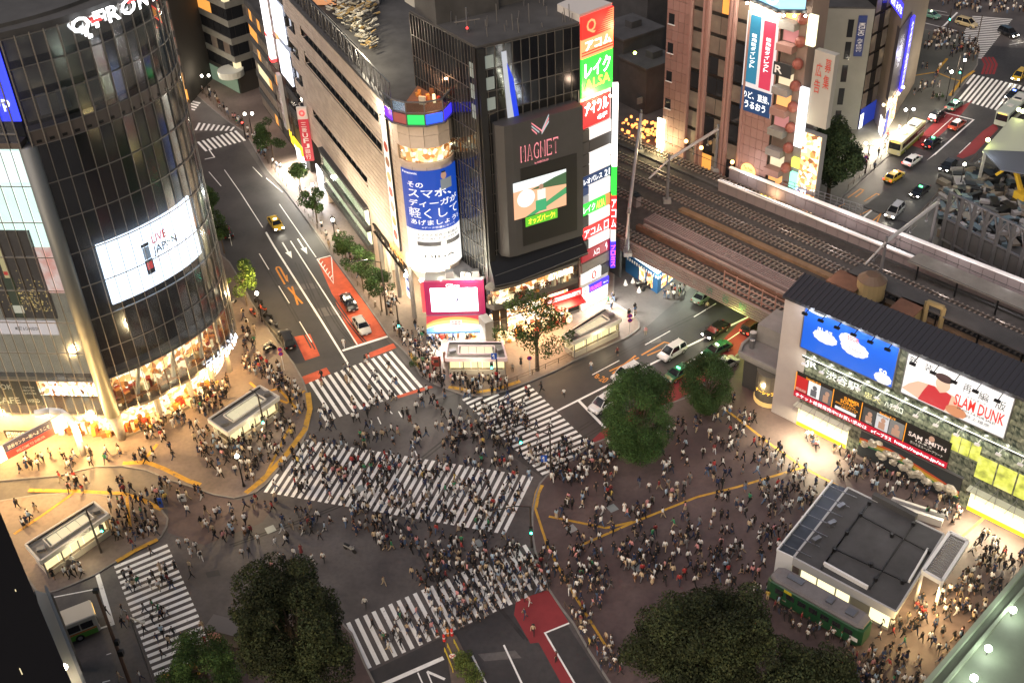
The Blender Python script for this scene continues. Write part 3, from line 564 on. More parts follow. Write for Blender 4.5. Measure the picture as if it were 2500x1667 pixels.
# rooftop letters and shop letters
b0 = QF.at(176, 82, .7); b1 = QF.at(372, 8, .7); zt1, zt0 = QF.at(200, 40, .7)[1], QF.at(205, 88, .7)[1]
lw = (b1[0] - b0[0]); nw = EM('neon_letters', (1, 1, 1), 5)
letters(gt, QF, [(b0[0] + lw * f0, b0[0] + lw * f1, zt0 + .35, zt1, c, nw) for c, f0, f1 in (('O', 0, .2), ('F', .245, .37), ('R', .40, .54), ('O', .56, .75), ('N', .79, .93), ('T', .955, 1.1))], .7)
MB().m(nw).wall(QF, b0[0] + lw * .12, b0[0] + lw * .16, zt0 - .1, zt0 + .8, .6, .7).wall(QF, b0[0] + lw * .15, b0[0] + lw * .19, zt0 - .45, zt0 - .1, .6, .7).build('lettering', gt)
MB().m(EM('neon_red', (1, .04, .04), 3)).wall(QF, b0[0] + lw * .215, b0[0] + lw * .33, zt0 + .95, zt0 + 1.3, .65, .72).wall(QF, b0[0] + lw * .66, b0[0] + lw * .79, zt0 + 1.5, zt0 + 1.85, .65, .72).build('red_bar', gt)
a0 = QF.at(507, 884, .6); a1 = QF.at(577, 833, .6); letters(gt, QF, [(a0[0] - .3, a1[0] + .9, 4.1, 5.3, 'TSUTAYA', EM('neon_white', (.85, .88, 1), 7))], .6)
a0 = QF.at(455, 850, 0); letters(gt, QF, [(a0[0], a0[0] + 4.5, 7.2, 7.9, 'COFFEE', EM('amber', (1, .4, .1), 2))], -.9)
# dim upper floors
up = MB().m(dimwin)
for z in (44.4, 47.9, 51.3): up.wall(QF, .5, QF.len - 3, z, z + 2.4, -1.3, -1.2)
up.build('upper_rooms', gt); blind = M('blind', (.3, .28, .26), .7)
for s, w in ((2, 1.2), (4.2, 1.3), (7.6, 2), (9.9, 1.3), (15.2, 1), (18.5, 1)): MB().m(blind).wall(QF, s, s + w, 44.8, 47.2, -1.1, -1.05).build('blind', gt)
# right flank sliver: wall with poster strip
MB().m(M('flank_metal', (.3, .26, .24), .4, .5)).wall(QF, QF.len - 2.6, QF.len, 4.8, 42.2, -.6, .3).build('flank_wall', gt)
# two lamps washing pavement from under the slab
for s in (3, 9, 15, 20): p = QF.P(s, 9.6, -1.6); lamp(p[0], p[1], 9.6, 130, (1, .6, .28), .3, parent=gt)
for s in (2, 8, 13, 18): p = QF.P(s, 3.7, 1.0); lamp(p[0], p[1], 3.7, 420, (1, .58, .2), .4, parent=gt)
for s in (QL.len - 3, QL.len - 9, QL.len - 15): p = QL.P(s, 3.7, 1.5); lamp(p[0], p[1], 3.8, 1500, (1, .6, .2), .5, parent=gt)

# ------------------------------------------------------------------ generic storey block
def block(name, label, path, back, H, floors, fh, wallm, winm, z0=0.0, bay=1.6, cat='building', sill=.9, head=.4, glass=None, extra=None, lit=0.0, group=None):
    t = thing(name, label, cat, (path.p[0][0], path.p[0][1], 0), group=group)
    poly = [tuple(q) for q in path.p] + back
    MB().m(backing).prism([(path.P(s, 0, -.25)[0], path.P(s, 0, -.25)[1]) for s in path.S] + back, 0, H - .3).build('structure_core', t)
    MB().m(wallm).prism(poly, H - .3, H).build('roof', t)
    for k in range(floors):
        z = z0 + k * fh; MB().m(wallm).wall(path, 0, path.len, z + fh - head, z + fh + sill, -.25, .12).build('spandrel', t)
        n = max(1, int(path.len / bay)); c = lin(.1, path.len - .1, n)
        for i in range(n):
            m_ = winm[0] if R.random() > lit else winm[1 + R.randrange(len(winm) - 1)] if len(winm) > 1 else winm[0]
            f = MB().m(m_).wall(path, c[i] + .05, c[i + 1] - .05, z + sill, z + fh - head, -.2, -.05).build('window', t)
    return t
# upper-left office block with ribbon windows
C2 = G(590, 232)[:2]; dl = (G(482, 85, 15) - G(570, 130, 15))[:2]; dl /= np.linalg.norm(dl); dr = np.array([-dl[1], dl[0]]); dr = dr if dr[0] > 0 else -dr
gs = M('grey_stone', (.2, .2, .18), .8, var=.12, vs=2)
P2 = Path([C2 + dl * 26, C2, C2 + dr * 16]); ob = block('office_block', 'grey striped office block with ribbon windows and rounded canopy, upper left', P2, [tuple(C2 + dr * 16 - dr * 0 + np.array([6, 24])), tuple(C2 + dl * 26 + np.array([10, 22]))], 41, 10, 3.7, gs, [darkwin, litwin, dimwin, dimwin, orgwin], z0=3.5, bay=2.4, lit=.3)
cc = C2 + dl * 2 + np.array([0, -1.5]); MB().m(M('canopy_white', (.6, .62, .55), .5)).tube((*cc, 4.3), (*cc, 5.6), 2.6, n=20).build('round_canopy', ob)
MB().m(EM('ground_shop_green', (.35, .5, .35), .25)).wall(P2, 12, 25.5, .2, 3.6, .12, .2).build('shop_front', ob)
# red neon shop building left of it, behind the glass tower
P3 = Path([G2(395, 200), G2(462, 255)]); nb = block('neon_building', 'narrow building with red neon strips just behind the glass tower', P3, [tuple(G2(462, 255) + [3, 14]), tuple(G2(395, 200) + [-6, 14])], 30, 8, 3.6, dconc, [dimwin, orgwin], lit=.3)
nr = EM('neon_red', (1, .04, .04), 3); b = MB().m(nr)
for i in range(9): b.wall(P3, P3.len * .35, P3.len - .3, 9 + i * 2.2, 9.16 + i * 2.2, .2, .3)
b.build('neon_strip', nb); MB().m(EM('shop_orange', (1, .5, .15), 1.6)).wall(P3, 1, P3.len - .2, .5, 6.5, .15, .3).build('shop_window', nb)
# ------------------------------------------------------------------ cream stone building with the rounded corner
ca, cb = G(798, 482)[:2], G(958, 707)[:2]; cdir = (cb - ca) / np.linalg.norm(cb - ca)
cl0 = PL = None
CF = Path([ca - cdir * 9.6, ca + cdir * 41.2]); H_C = 33.6
cend = ca + cdir * 41.2
arc = [cend, cend + [.5, -1.2], (-12.9, 136.6), (-11.6, 135.9), (-10.2, 135.7), (-8.8, 135.9), (-7.6, 136.6), (-6.9, 137.6), (-6.5, 139), (-6.6, 141.5)]
CC = Path(arc, 1)
cr = thing('cream_stone_building', 'long cream stone building with dark window slots and a rounded corner carrying a blue banner', 'building', (-20, 150, 0))
CS0 = CF.at(695, 0)[0]; 
MB().m(backing).prism([CF.P(0, 0, -.35)[:2], CF.P(CF.len, 0, -.35)[:2]] + [CC.P(s, 0, -.35)[:2] for s in lin(.3, CC.len, 10)] + [(-2, 150), (14, 176), (-16, 196)], 9.5, H_C - .5).build('structure_core', cr)
MB().m(backing).prism([CF.P(0, 0, -5)[:2], CF.P(CF.len, 0, -5)[:2], (-8, 142), (-2, 150), (14, 176), (-16, 196)], 0, 9.5).build('structure_core', cr)
MB().m(roofm).prism([CF.P(0, 0, -.2)[:2], CF.P(CF.len, 0, -.2)[:2]] + [CC.P(s, 0, -.2)[:2] for s in lin(.3, CC.len, 10)] + [(-2, 150), (14, 176), (-16, 196)], H_C - .5, H_C - .2).build('roof', cr)
slots = []
def zr(*q): return [(588 + q[0] / 4, q[1] / 4), (588 + q[2] / 4, q[3] / 4)]
for (x0, y0), (x1, y1), hh in ((zr(615, 365, 1340, 1110)) + [1.15], (zr(652, 625, 1366, 1390)) + [1.15], (zr(716, 1120, 1216, 1720)) + [1.1]):
    a = CF.at(x0, y0); c = CF.at(x1, y1); z = (a[1] + c[1]) / 2; slots.append((a[0], min(c[0], CF.len - .6), z - hh / 2, z + hh / 2))
for q in ((462, 215, 553, 230), (497, 470, 588, 480), (532, 720, 622, 730), (567, 965, 652, 975), (598, 1165, 678, 1175)):
    a = CF.at(588 + q[0] / 4, q[1] / 4); c = CF.at(588 + q[2] / 4, q[1] / 4); z = a[1]; slots.append((a[0], a[0] + 3.6, z - .9, z + 1.1))
big = []  # lit shop windows
keep = lambda s, z: not any(a - .5 < s < b + .5 and c - .35 < z < d + .35 for a, b, c, d in slots) 
zlow = 10.6
cells(CF, lin(0, CF.len, 28), lin(zlow, H_C - .4, 27), .06, .12, .085, cream, cr, 'stone_panel', 300, keep=keep)
for a, b, c, d in slots:
    w = MB().m(darkwin).wall(CF, a, b, c, d, -.3, -.2).build('window_slot', cr)
    MB().m(dark).wall(CF, a, b, d, d + .08, -.3, .12).wall(CF, a, b, c - .08, c, -.3, .12).build('slot_frame', w)
    for s in lin(a, b, max(2, int((b - a) / 2.2)))[1:-1]: MB().m(steel).wall(CF, s - .04, s + .04, c, d, -.2, -.1).build('window_bar', w)
b = MB().m(cream[0])
for a, c_, lo, hi in slots: b.wall(CF, a - .5, c_ + .5, hi + .08, hi + .42, -.3, .1).wall(CF, a - .5, c_ + .5, lo - .42, lo - .08, -.3, .1)
b.build('slot_surround', cr)
# lit shop bands (bay windows) near street level
g0 = CF.at(785, 330)[0]; g1 = CF.at(905, 545)[0]; glo = EMN('shop_glow', [(.2, (.45, .5, .22)), (.5, (.85, .85, .5)), (.8, (.95, .95, .72))], 1.5, .35)
for lo, hi in ((7.6, 10.4), (4.2, 6.6)):
    MB().m(glo).wall(CF, g0, g1, lo, hi, .1, .3).build('shop_interior', cr)
    cells(CF, lin(g0, g1, 14), [lo, hi], .75, .05, .1, clearg, cr, 'shop_pane', 60)
    MB().m(dconc).wall(CF, g0 - .2, g1 + .2, hi, hi + .5, -3, .9).wall(CF, g0 - .2, g1 + .2, lo - .9, lo, -3, .9).build('spandrel', cr)
MB().m(EM('shop_dim', (.5, .5, .3), .5)).wall(CF, g0 + 1, g0 + 11, .3, 3.2, -2.6, -2.4).m(dconc).wall(CF, g0 + 11, g1, 0, 3.3, -2.8, -2.6).m(nr).wall(CF, g0 + 13, g1 - 1, 2.7, 3.1, .2, .4).build('shop_front', cr)
MB().m(cream[1]).wall(CF, 0, g0 - .3, 9.2, zlow, -.3, .06).wall(CF, g1 + .3, CF.len, 9.2, zlow, -.3, .06).wall(CF, g1 + .3, g1 + 2.4, 0, 9.2, -3, .06).wall(CF, g0 - 1.4, g0 - .3, 0, 9.2, -3, .3).build('facade_wall', cr)
# arcade with diagonal truss
ar0, ar1 = g1 + 2.6, CF.len - .2
MB().m(EM('arcade_glow', (1, .82, .5), .9)).wall(CF, ar0, ar1, .2, 8.8, -4.8, -4.6).m(EM('arcade_poster', (.8, .85, .95), 1.5)).wall(CF, ar0 + .8, ar0 + 2.4, 3.4, 7.2, -1, -.8).wall(CF, ar1 - 4, ar1 - 2, 1.5, 6, -1, -.8).build('arcade_wall', cr)
MB().m(EM('ink_blue', (.02, .06, .4), .6)).wall(CF, ar1 - 3.8, ar1 - 2.2, 4.6, 5.2, -.8, -.75).wall(CF, ar1 - 3.6, ar1 - 2.4, 2.8, 3.4, -.8, -.75).build('poster_print', cr)
for s in (ar0, ar0 + 3.6, ar0 + 7.2, ar1): a = CF.P(s, 0, -.3); MB().m(conc).tube(a, (a[0], a[1], 9.3), .35, n=12).build('column', cr)
tb = MB().m(dark).wall(CF, ar0 - .5, ar1, 8.9, 9.1, .1, .4).wall(CF, ar0 - .5, ar1, 7.6, 7.75, .1, .4)
for i, s in enumerate(lin(ar0 - .5, ar1, 12)[:-1]): a = (ar1 - ar0 + .5) / 12; tb.beam(CF.P(s, 7.7 if i % 2 else 9, .25), CF.P(s + a, 9 if i % 2 else 7.7, .25), .1)
tb.build('truss', cr); area(CF.P((ar0 + ar1) / 2, 7.2, -1.5), (0, 0, -1), 7, 2.5, 900, (1, .8, .5)); area(CF.P((g0 + g1) / 2, 3.4, 1.2), (0, 0, -1), 14, 1, 350, (1, .92, .65))
# rounded corner: stone panels, restaurant window strip, banner
cells(CC, lin(0, CC.len - .3, 7), [9.8, 12, 14, 16, 18, 20, 22, 24, 26.3], .06, .1, .05, cream, cr, 'stone_panel', 60); cells(CC, lin(0, CC.len - .3, 7), [29.0, 30.8, 32.8], .06, .1, .05, [cream[0]], cr, 'stone_panel', 30)
rs0 = CC.at(978, 330)[0]; MB().m(cream[0]).wall(CC, 0, 1.3, 26.3, 29, -.3, .1).m(cream[1]).wall(CC, 0, CC.len - .3, 26.3, 26.9, -.3, .1).build('facade_wall', cr)
MB().m(warm_in).wall(CC, 1.3, CC.len - .6, 26.9, 29, -.33, -.28).m(EM('ceiling_spot', (1, .75, .4), 12)).build('restaurant_interior', cr)
cells(CC, lin(1.3, CC.len - .6, 7), [26.9, 29], .05, .04, .08, clearg, cr, 'restaurant_pane', 20); b = MB().m(EM('ceiling_spot', (1, .75, .4), 12))
for s in lin(2, CC.len - 1, 5): b.ball(CC.P(s, 28.2, -.15), .13, 6, 4)
b.build('ceiling_light', cr)
ba, bb = CC.at(1012, 500, .3)[0], CC.len - 1.6
cyl0, cyl1 = 1.9, CC.len - 3.4; bt, bbm = 25.9, 10.9; bmid = bt - (bt - bbm) * .60
MB().m(EM('banner_blue', (.01, .09, .62), .5)).wall(CC, cyl0, cyl1, bmid, bt, .2, .3).build('banner', cr); MB().m(EM('banner_white', (.9, .9, .88), .85)).wall(CC, cyl0, cyl1, bbm, bmid, .2, .3).build('banner', cr)
bw = cyl1 - cyl0; bh = bt - bbm; wl_ = EM('banner_letters', (.95, .95, .95), .9); F_ = lambda a, b, c, d, t, m: (cyl0 + bw * a, cyl0 + bw * b, bt - bh * d, bt - bh * c, t, m)
letters(cr, CC, [F_(.04, .3, .012, .035, 'Panasonic', wl_), F_(.12, .38, .11, .165, 'その', wl_), F_(.12, .82, .18, .265, 'スマホ、', wl_), F_(.12, .94, .285, .355, 'ディーガが', wl_), F_(.1, .94, .37, .475, '軽くして', wl_), F_(.12, .94, .49, .545, 'あげましょう!', wl_), F_(.3, .85, .56, .58, '※データ容量において', wl_),
  F_(.2, .9, .635, .665, 'スマホの写真や動画は', ink), F_(.2, .9, .675, .70, 'ディーガにためられる!', ink), F_(.2, .92, .80, .835, 'おうちクラウド', EM('pale_violet', (.5, .5, .75), .5)), F_(.3, .8, .86, .895, 'DIGA', ink)], .33)
MB().m(M('recorder_grey', (.08, .08, .09), .3)).wall(CC, cyl0 + bw * .2, cyl0 + bw * .94, bt - bh * .765, bt - bh * .725, .3, .36).build('banner_picture', cr)
# man in grey on the banner, a flat print
b = MB().m(EM('print_skin', (.55, .32, .22), .6)); c0 = cyl0 + bw * .66; 
text_on(b, '●', lambda a, q: CC.P(c0 + .75 * a, bt - bh * .10 + 1.15 * q, .34)); b.m(EM('print_grey', (.25, .28, .3), .6)).wall(CC, c0 - .1, c0 + 1.5, bt - bh * .20, bt - bh * .10, .3, .33).m(EM('print_hair', (.02, .02, .02), .5)).wall(CC, c0 + .12, c0 + .62, bt - bh * .035, bt - bh * .022, .33, .36).build('banner_picture', cr)
# corner cornice terrace: LED-lit faceted glass balcony
tz = 32.9; ft = Path([CC.P(s, 0, .9)[:2] for s in (.2, 2.2, 4.0, 6.0, 8.0, CC.len - 1.2)]); MB().m(steel).wall(ft, 0, ft.len, tz - .35, tz - .15, -1.8, .2).wall(ft, 0, ft.len, tz + 2.9, tz + 3.05, -.1, .1).wall(ft, 0, ft.len, tz + 1.45, tz + 1.55, -.05, .05).build('terrace_rail', cr)
leds = [EM('led_violet', (.18, .03, .9), 1.6), EM('led_rose', (.5, .12, .1), .5), EM('led_green', (.03, .6, .12), 1.2), EM('led_blue', (.03, .1, .9), 1.6), EM('led_indigo', (.04, .03, .8), 1.5)]
for i in range(5):
    a, c = ft.S[i] + .1, ft.S[i + 1] - .1; MB().m(leds[i]).wall(ft, a, c, tz - .1, tz + 1.2, -.1, 0).build('led_panel', cr); MB().m(clearg).wall(ft, a, c, tz + 1.6, tz + 2.85, -.06, -.02).build('glass_panel', cr)
for s in ft.S: p = ft.P(s, 0, 0); MB().m(steel).beam((p[0], p[1], tz - .3), (p[0], p[1], tz + 3), .14).build('post', cr)
# terrace deck, bar, parapet truss along the long side
MB().m(M('deck_wood', (.2, .08, .04), .7)).prism([CC.P(s, 0, -.3)[:2] for s in lin(2, CC.len - 1, 6)] + [(-6, 147), (-10, 149)], H_C - .2, H_C + .05).build('terrace_deck', cr); lamp(-9, 140, H_C + 2.5, 90, (1, .5, .25), .2, parent=cr)
goods(cr, Path([(-11, 142), (-7, 143)]), 0, 4, H_C + .05, 0, 3, 14, 1.1, name='bar_fitting')
b = MB().m(M('lattice_steel', (.16, .16, .165), .5, .6)); zt_ = H_C + 3.2
for s in lin(0, CF.len, 30): p = CF.P(s, 0, -.2); b.beam((p[0], p[1], H_C - .3), (p[0], p[1], zt_), .12)
for i, s in enumerate(lin(0, CF.len, 30)[:-1]): b.beam(CF.P(s, H_C if i % 2 else zt_, -.2), CF.P(s + CF.len / 30, zt_ if i % 2 else H_C, -.2), .09)
b.wall(CF, 0, CF.len, zt_, zt_ + .15, -.3, -.1).wall(CF, 0, CF.len, H_C - .3, H_C + .2, -.35, .2); b.build('parapet_truss', cr)
MB().m(M('parapet_screen', (.06, .06, .063), .8, var=.3, vs=1.5)).wall(CF, 0, CF.len * .72, H_C, H_C + 2.9, -.9, -.8).build('parapet_screen', cr)
# roof plant: pipes and lit equipment field
b = MB(); pm = [M('duct_light', (.6, .58, .5), .5), M('duct_mid', (.3, .27, .2), .6), M('duct_dark', (.05, .05, .05), .7), M('duct_brass', (.4, .28, .12), .6)]
rp = np.array([G(780, 30, H_C)[:2], G(905, -60, H_C)[:2], G(905, 150, H_C)[:2]])
for i in range(900):
    x, y = R.uniform(800, 912), R.uniform(-60, 132)
    if y > (x - 780) * 1.0 + 8: continue
    p = G(x, y, H_C); L = R.uniform(.4, 1.5); a = R.choice([.9, .9, 2.47]) + R.uniform(-.2, .2); z = H_C + R.uniform(.1, 1.2); b.m(pm[R.choice([0, 0, 1, 2, 2, 3])]).beam((p[0], p[1], z), (p[0] + L * math.cos(a), p[1] + L * math.sin(a), z + R.uniform(-.1, .15)), R.uniform(.08, .25))
b.build('roof_plant', cr, kind='stuff'); 
for x, y in ((830, 20), (870, 60), (890, 110)): p = G(x, y, H_C + 4); lamp(p[0], p[1], H_C + 4, 420, (1, .85, .6), .3, parent=cr)
p = G(860, 15, H_C); MB().m(M('plant_box', (.2, .19, .18), .6)).box((p[0], p[1] + 3, H_C + 2.5), (9, 5, 5), -.1).build('plant_room', cr)
p = G(790, 20, H_C); MB().m(EM('stair_orange', (.9, .4, .18), .6)).box((p[0], p[1] + 2, H_C + 1.2), (4, 2, 2.2), -.1).build('stair_housing', cr)
# food banner, tall, beside the corner
fa = CF.at(936, 300, .2)[0]; fb = CF.at(962, 300, .2)[0]; 
f0, f1 = CF.len - 4.1, CF.len - 1.7; MB().m(EM('banner_cream', (1, .93, .8), 1.1)).wall(CF, f0, f1, 11.2, 30.8, .2, .3).build('food_banner', cr)
fd = [EM('food_red', (.5, .08, .04), .8), EM('food_brown', (.35, .14, .06), .8), EM('food_gold', (.8, .42, .12), .8)]
for i in range(7):
    b = MB().m(fd[i % 3]); z = 27.5 - i * 2.3; text_on(b, '●', lambda a, q: CF.P(f0 + .4 + 1.6 * a, z - 1.5 + 1.5 * q, .34)); b.build('dish_picture', cr)
b = MB().m(dark).wall(CF, f0 - .15, f0 - .05, 11, 31, .1, .3).wall(CF, f1 + .1, f1 + .35, 11, 32, .1, .4); b.build('banner_frame', cr)
letters(cr, CF, [(f0 - 1.6, f1 + 1.6, 9.3, 11.0, 'MAGNET', EM('amber', (1, .4, .1), 2))], .5); lamp(*CF.P((f0 + f1) / 2, 31.6, 1.6), 420, (1, .9, .7), .2, parent=cr)
for q in ((1008, 660), (1063, 675), (1108, 664), (1130, 650)): pass
b = MB().m(EM('flood', (1, .93, .78), 30))
for s in (2.2, 4.1, 6.2): p = CC.P(s, 9.6, 1.6); b.ball(p, .28, 8, 5); lamp(p[0], p[1], 9.9, 600, (1, .9, .68), .2, parent=cr)
b.build('flood_light', cr)
for s, z in ((CF.len - 12, 12), (CF.len - 6, 10), (CF.len - 22, 11)): lamp(*CF.P(s, z, 4.5), 420, (1, .84, .62), .3, parent=cr)  # lamps without fittings, added off the wall to brighten the cream facade
# vertical red-white bank sign on the cream building's street side
a = CF.at(752, 360, 1.0)[0]; vb_ = Path([CF.P(a, 0, .3)[:2], CF.P(a, 0, 2.0)[:2]][::1]); 
MB().m(white).beam((*CF.P(a, 0, 1.1)[:2], 13.4), (*CF.P(a, 0, 1.1)[:2], 15.6), 1.7, .35).m(EM('bank_red', (.5, .02, .04), .8)).beam((*CF.P(a, 0, 1.1)[:2], 5.6), (*CF.P(a, 0, 1.1)[:2], 13.4), 1.7, .35).build('blade_sign', cr)
bp = Path([np.array(CF.P(a, 0, 1.1)[:2]) + [-.85, -.2], np.array(CF.P(a, 0, 1.1)[:2]) + [.85, -.2]]); letters(cr, bp, [(.4, 1.3, 6, 13, '三菱UFJ銀行', white, 1), (.35, 1.35, 14, 15.1, '◎', nr)], .12)
area(CF.P(a + 1.5, 3.6, .6), (.2, -.3, -1), 4, 1, 700, (.95, .97, 1)); MB().m(EM('bank_white', (.95, .97, 1), 2.5)).wall(CF, a + .5, a + 4, .3, 5, .1, .3).build('shop_window', cr)

# ------------------------------------------------------------------ narrow towers beyond the cream building
wd = CF.p[0]
N1 = Path([wd - cdir * 8, wd - cdir * .3]); n1 = block('narrow_tower', 'narrow dark tower with bright white sign boxes beside the cream stone building', N1, [tuple(wd + [8, 6]), tuple(wd - cdir * 8 + [9, 5])], 46, 11, 3.6, dconc, [cleard, dimwin], z0=6, bay=1.2)
for z0_, z1_ in ((24, 30.5), (16.5, 22.6)): MB().m(EM('sign_cool', (.85, .88, 1), 2.2)).wall(N1, .4, N1.len - .4, z0_, z1_, .2, .5).build('sign_panel', n1)

MB().m(EM('burger_yellow', (1, .68, .03), 1.8)).wall(N1, .5, N1.len - .5, 3.2, 4.3, .2, .8).m(EM('bank_white', (.95, .97, 1), 2.5)).wall(N1, 1, N1.len - 1, .2, 3, .15, .3).build('shop_front', n1); letters(n1, N1, [(.6, 2.2, 4.5, 6, 'M', EM('burger_letter', (1, .6, .02), 3)), (3, 7, 3.4, 4.1, "McDonald's", wlit)], .9)
area(N1.P(4, 3.4, 1.6), (.3, -.5, -1), 6, 1.5, 1500, (1, .9, .72))
q = wd - cdir * 8.4; N2 = Path([q - cdir * 9, q]); n2 = block('brown_tower', 'brown ribbed tower with a tall white vertical name sign, upper left', N2, [tuple(q + [9, 6]), tuple(q - cdir * 9 + [10, 4])], 40, 10, 3.6, M('brown_cladding', (.1, .06, .05), .7, var=.2, vs=1), [dimwin, darkwin, orgwin], z0=3, bay=1.3, lit=.15)
MB().m(EM('sign_hot', (1, .95, .95), 2.4)).wall(N2, 5.2, 6.8, 18, 31, .3, 1.2).build('blade_sign', n2); MB().m(nr).wall(N2, 5.2, 6.8, 17.4, 18, .3, 1.25).wall(N2, 5.2, 6.8, 22, 22.5, .3, 1.25).build('sign_trim', n2)
MB().m(white).wall(N2, 6.8, 8.4, 5, 15.5, .3, .9).build('blade_sign', n2); letters(n2, N2, [(7.1, 8.1, 6, 14.5, '大和證券', M('brown_ink', (.25, .04, .03), .6), 1)], .95)
q = q - cdir * 9.4; N3 = Path([q - cdir * 14, q]); n3 = block('dark_block', 'dark low block behind the street trees at the far end of the avenue', N3, [tuple(q + [12, 6]), tuple(q - cdir * 14 + [14, 6])], 22, 6, 3.6, dconc, [dimwin, orgwin, litwin], bay=2, lit=.3)

# ------------------------------------------------------------------ dark glass corner block with the big grey screen box
ma, mb = G(1205, 833)[:2], G(1416.5, 761.5)[:2]; mdir = (mb - ma) / np.linalg.norm(mb - ma)
MF = Path([ma, mb]); HM = 43.6; back0 = G(1000, 30, HM)[:2]; ML = Path([back0, ma + [.1, .1]])
dk = thing('dark_glass_building', 'dark gridded glass block with a large grey box screen above the crossing corner', 'building', (4, 138, 0))
mp = [tuple(back0), tuple(ma), tuple(mb), (8, 152), (3, 172)]
MB().m(M('curtain_backing', (.012, .013, .014), .3)).prism([ML.P(0, 0, -.3)[:2], ML.P(ML.len - .3, 0, -.3)[:2], MF.P(.3, 0, -.3)[:2], MF.P(MF.len, 0, -.3)[:2], (8, 152), (3, 172)], 0, HM).build('structure_core', dk)
MB().m(dconc).prism([tuple(q) for q in mp], HM, HM + .25).build('roof', dk)
gp = [M('panel_glass_a', (.012, .014, .017), .07, spec=.7), M('panel_glass_b', (.02, .023, .027), .1, spec=.7), M('panel_glass_c', (.008, .009, .012), .05, spec=.7)]
keepm = lambda s, z: not (2 < s < MF.len and z < 34)
cells(MF, lin(0, MF.len, 12), lin(.5, HM - .1, 15), .02, .05, .09, gp, dk, 'glass_panel', 120, keep=keepm, stuff='glass_panel_field'); cells(ML, lin(0, ML.len, 22), lin(.5, HM - .1, 15), .02, .05, .09, gp, dk, 'glass_panel', 170)
gb = MB().m(M('grid_metal', (.16, .15, .14), .4, .6))
for s in lin(0, MF.len, 12): gb.wall(MF, s - .04, s + .04, 8, HM, -.05, .12)
for z in lin(.5, HM - .1, 15): gb.wall(MF, 0, MF.len, z - .04, z + .04, -.05, .12); gb.wall(ML, 0, ML.len, z - .04, z + .04, -.05, .12)
for s in lin(0, ML.len, 22): gb.wall(ML, s - .04, s + .04, 8, HM, -.05, .12)
gb.build('grid', dk); MB().m(black).wall(MF, -.1, .8, 8, HM, -.1, .5).wall(ML, ML.len - .6, ML.len, 8, HM, -.1, .4).build('corner_post', dk)
# blind-side litter of lights behind the glass, blue and white reflection painted on it
MB().m(EM('reflection_blue', (.02, .06, .8), .8)).add([MF.P(4.6, 33.6, .13), MF.P(5.3, 33.6, .13), MF.P(4.7, 38.8, .13), MF.P(3.9, 41, .13), MF.P(4.2, 37, .13)], [(0, 1, 2, 3, 4)]).m(EM('reflection_white', (.7, .75, .85), .5)).add([MF.P(3.7, 33.6, .125), MF.P(4.6, 33.6, .125), MF.P(4.2, 37, .125), MF.P(3.9, 42.5, .125), MF.P(3.2, 42.5, .125)], [(0, 1, 2, 3, 4)]).build('painted_reflection', dk)
wb = MB().m(EM('window_pale', (.4, .45, .4), .35))
for z in (33.9, 36.6, 39.4): wb.wall(ML, ML.len - 1.9, ML.len - .7, z, z + 1.9, .05, .09); wb.wall(MF, 1, 2.1, z + 1.4, z + 3, .05, .13)
wb.build('pale_window', dk)
# grey screen box
s0 = MF.at(1206, 400)[0]; s1 = MF.at(1404, 340)[0]; boxm = M('box_grey', (.055, .055, .058), .55, var=.1, vs=3)
BX = Path([MF.P(s0, 0, -.3)[:2], MF.P(s0 - .1, 0, 1.0)[:2], MF.P(s0 + .7, 0, 1.9)[:2], MF.P(s0 + 1.8, 0, 2.1)[:2], MF.P(s1, 0, 2.1)[:2]])
MB().m(boxm).prism([tuple(q) for q in BX.p] + [MF.P(s1, 0, -.3)[:2]], 14.4, 33.6).build('screen_box', dk)
bo = Path([MF.P(s0 + 1.8, 0, 2.12)[:2], MF.P(s1, 0, 2.12)[:2]]); 
MB().m(M('box_dark', (.012, .012, .013), .5)).wall(bo, .9, bo.len - 1, 15.6, 27.2, -.02, .06).build('screen_surround', dk)
k0, k1 = bo.at(1252, 455), bo.at(1381, 550); ka, kb = bo.at(1252, 455)[0], bo.at(1381, 406)[0]; kt = (bo.at(1252, 455)[1] + bo.at(1381, 406)[1]) / 2; kbm = kt - 5.4
MB().m(EM('video_sky', (.75, .82, .82), 1.1)).wall(bo, ka, kb, kt - 1.3, kt, .06, .1).m(EM('video_trees', (.05, .11, .05), 1)).add([bo.P(ka + 2.5, kt - 1.6, .11), bo.P(kb, kt - 2.2, .11), bo.P(kb, kt - .4, .11), bo.P(kb - 1.8, kt - .7, .11), bo.P(kb - 3.6, kt - 1.2, .11)], [(0, 1, 2, 3, 4)]).m(EM('video_track', (.8, .42, .25), 1)).wall(bo, ka, kb, kbm, kt - 1.3, .06, .1).m(EM('video_green', (.06, .3, .12), 1)).add([bo.P(kb, kt - 2.6, .105), bo.P(kb, kt - 3.6, .105), bo.P(ka + 3, kbm, .105), bo.P(ka + 1.6, kbm, .105)], [(0, 3, 2, 1)]).build('video_screen', dk)
b = MB().m(EM('video_man', (.05, .35, .15), 1)).wall(bo, ka + 3.2, ka + 4.8, kbm + .3, kbm + 2.0, .1, .13).m(EM('video_shirt', (.85, .8, .7), 1)).wall(bo, ka + 3.5, ka + 4.7, kbm + 2.0, kbm + 3.5, .1, .13).m(EM('video_white', (.95, .93, .9), 1)); text_on(b, '●', lambda a, q: bo.P(ka + .5 + 2.6 * a, kbm + 1.5 + 2.6 * q, .13)); b.m(EM('print_skin', (.55, .32, .22), .6)); text_on(b, '●', lambda a, q: bo.P(ka + 3.7 + .7 * a, kbm + 3.5 + .8 * q, .14)); b.build('video_figure', dk)
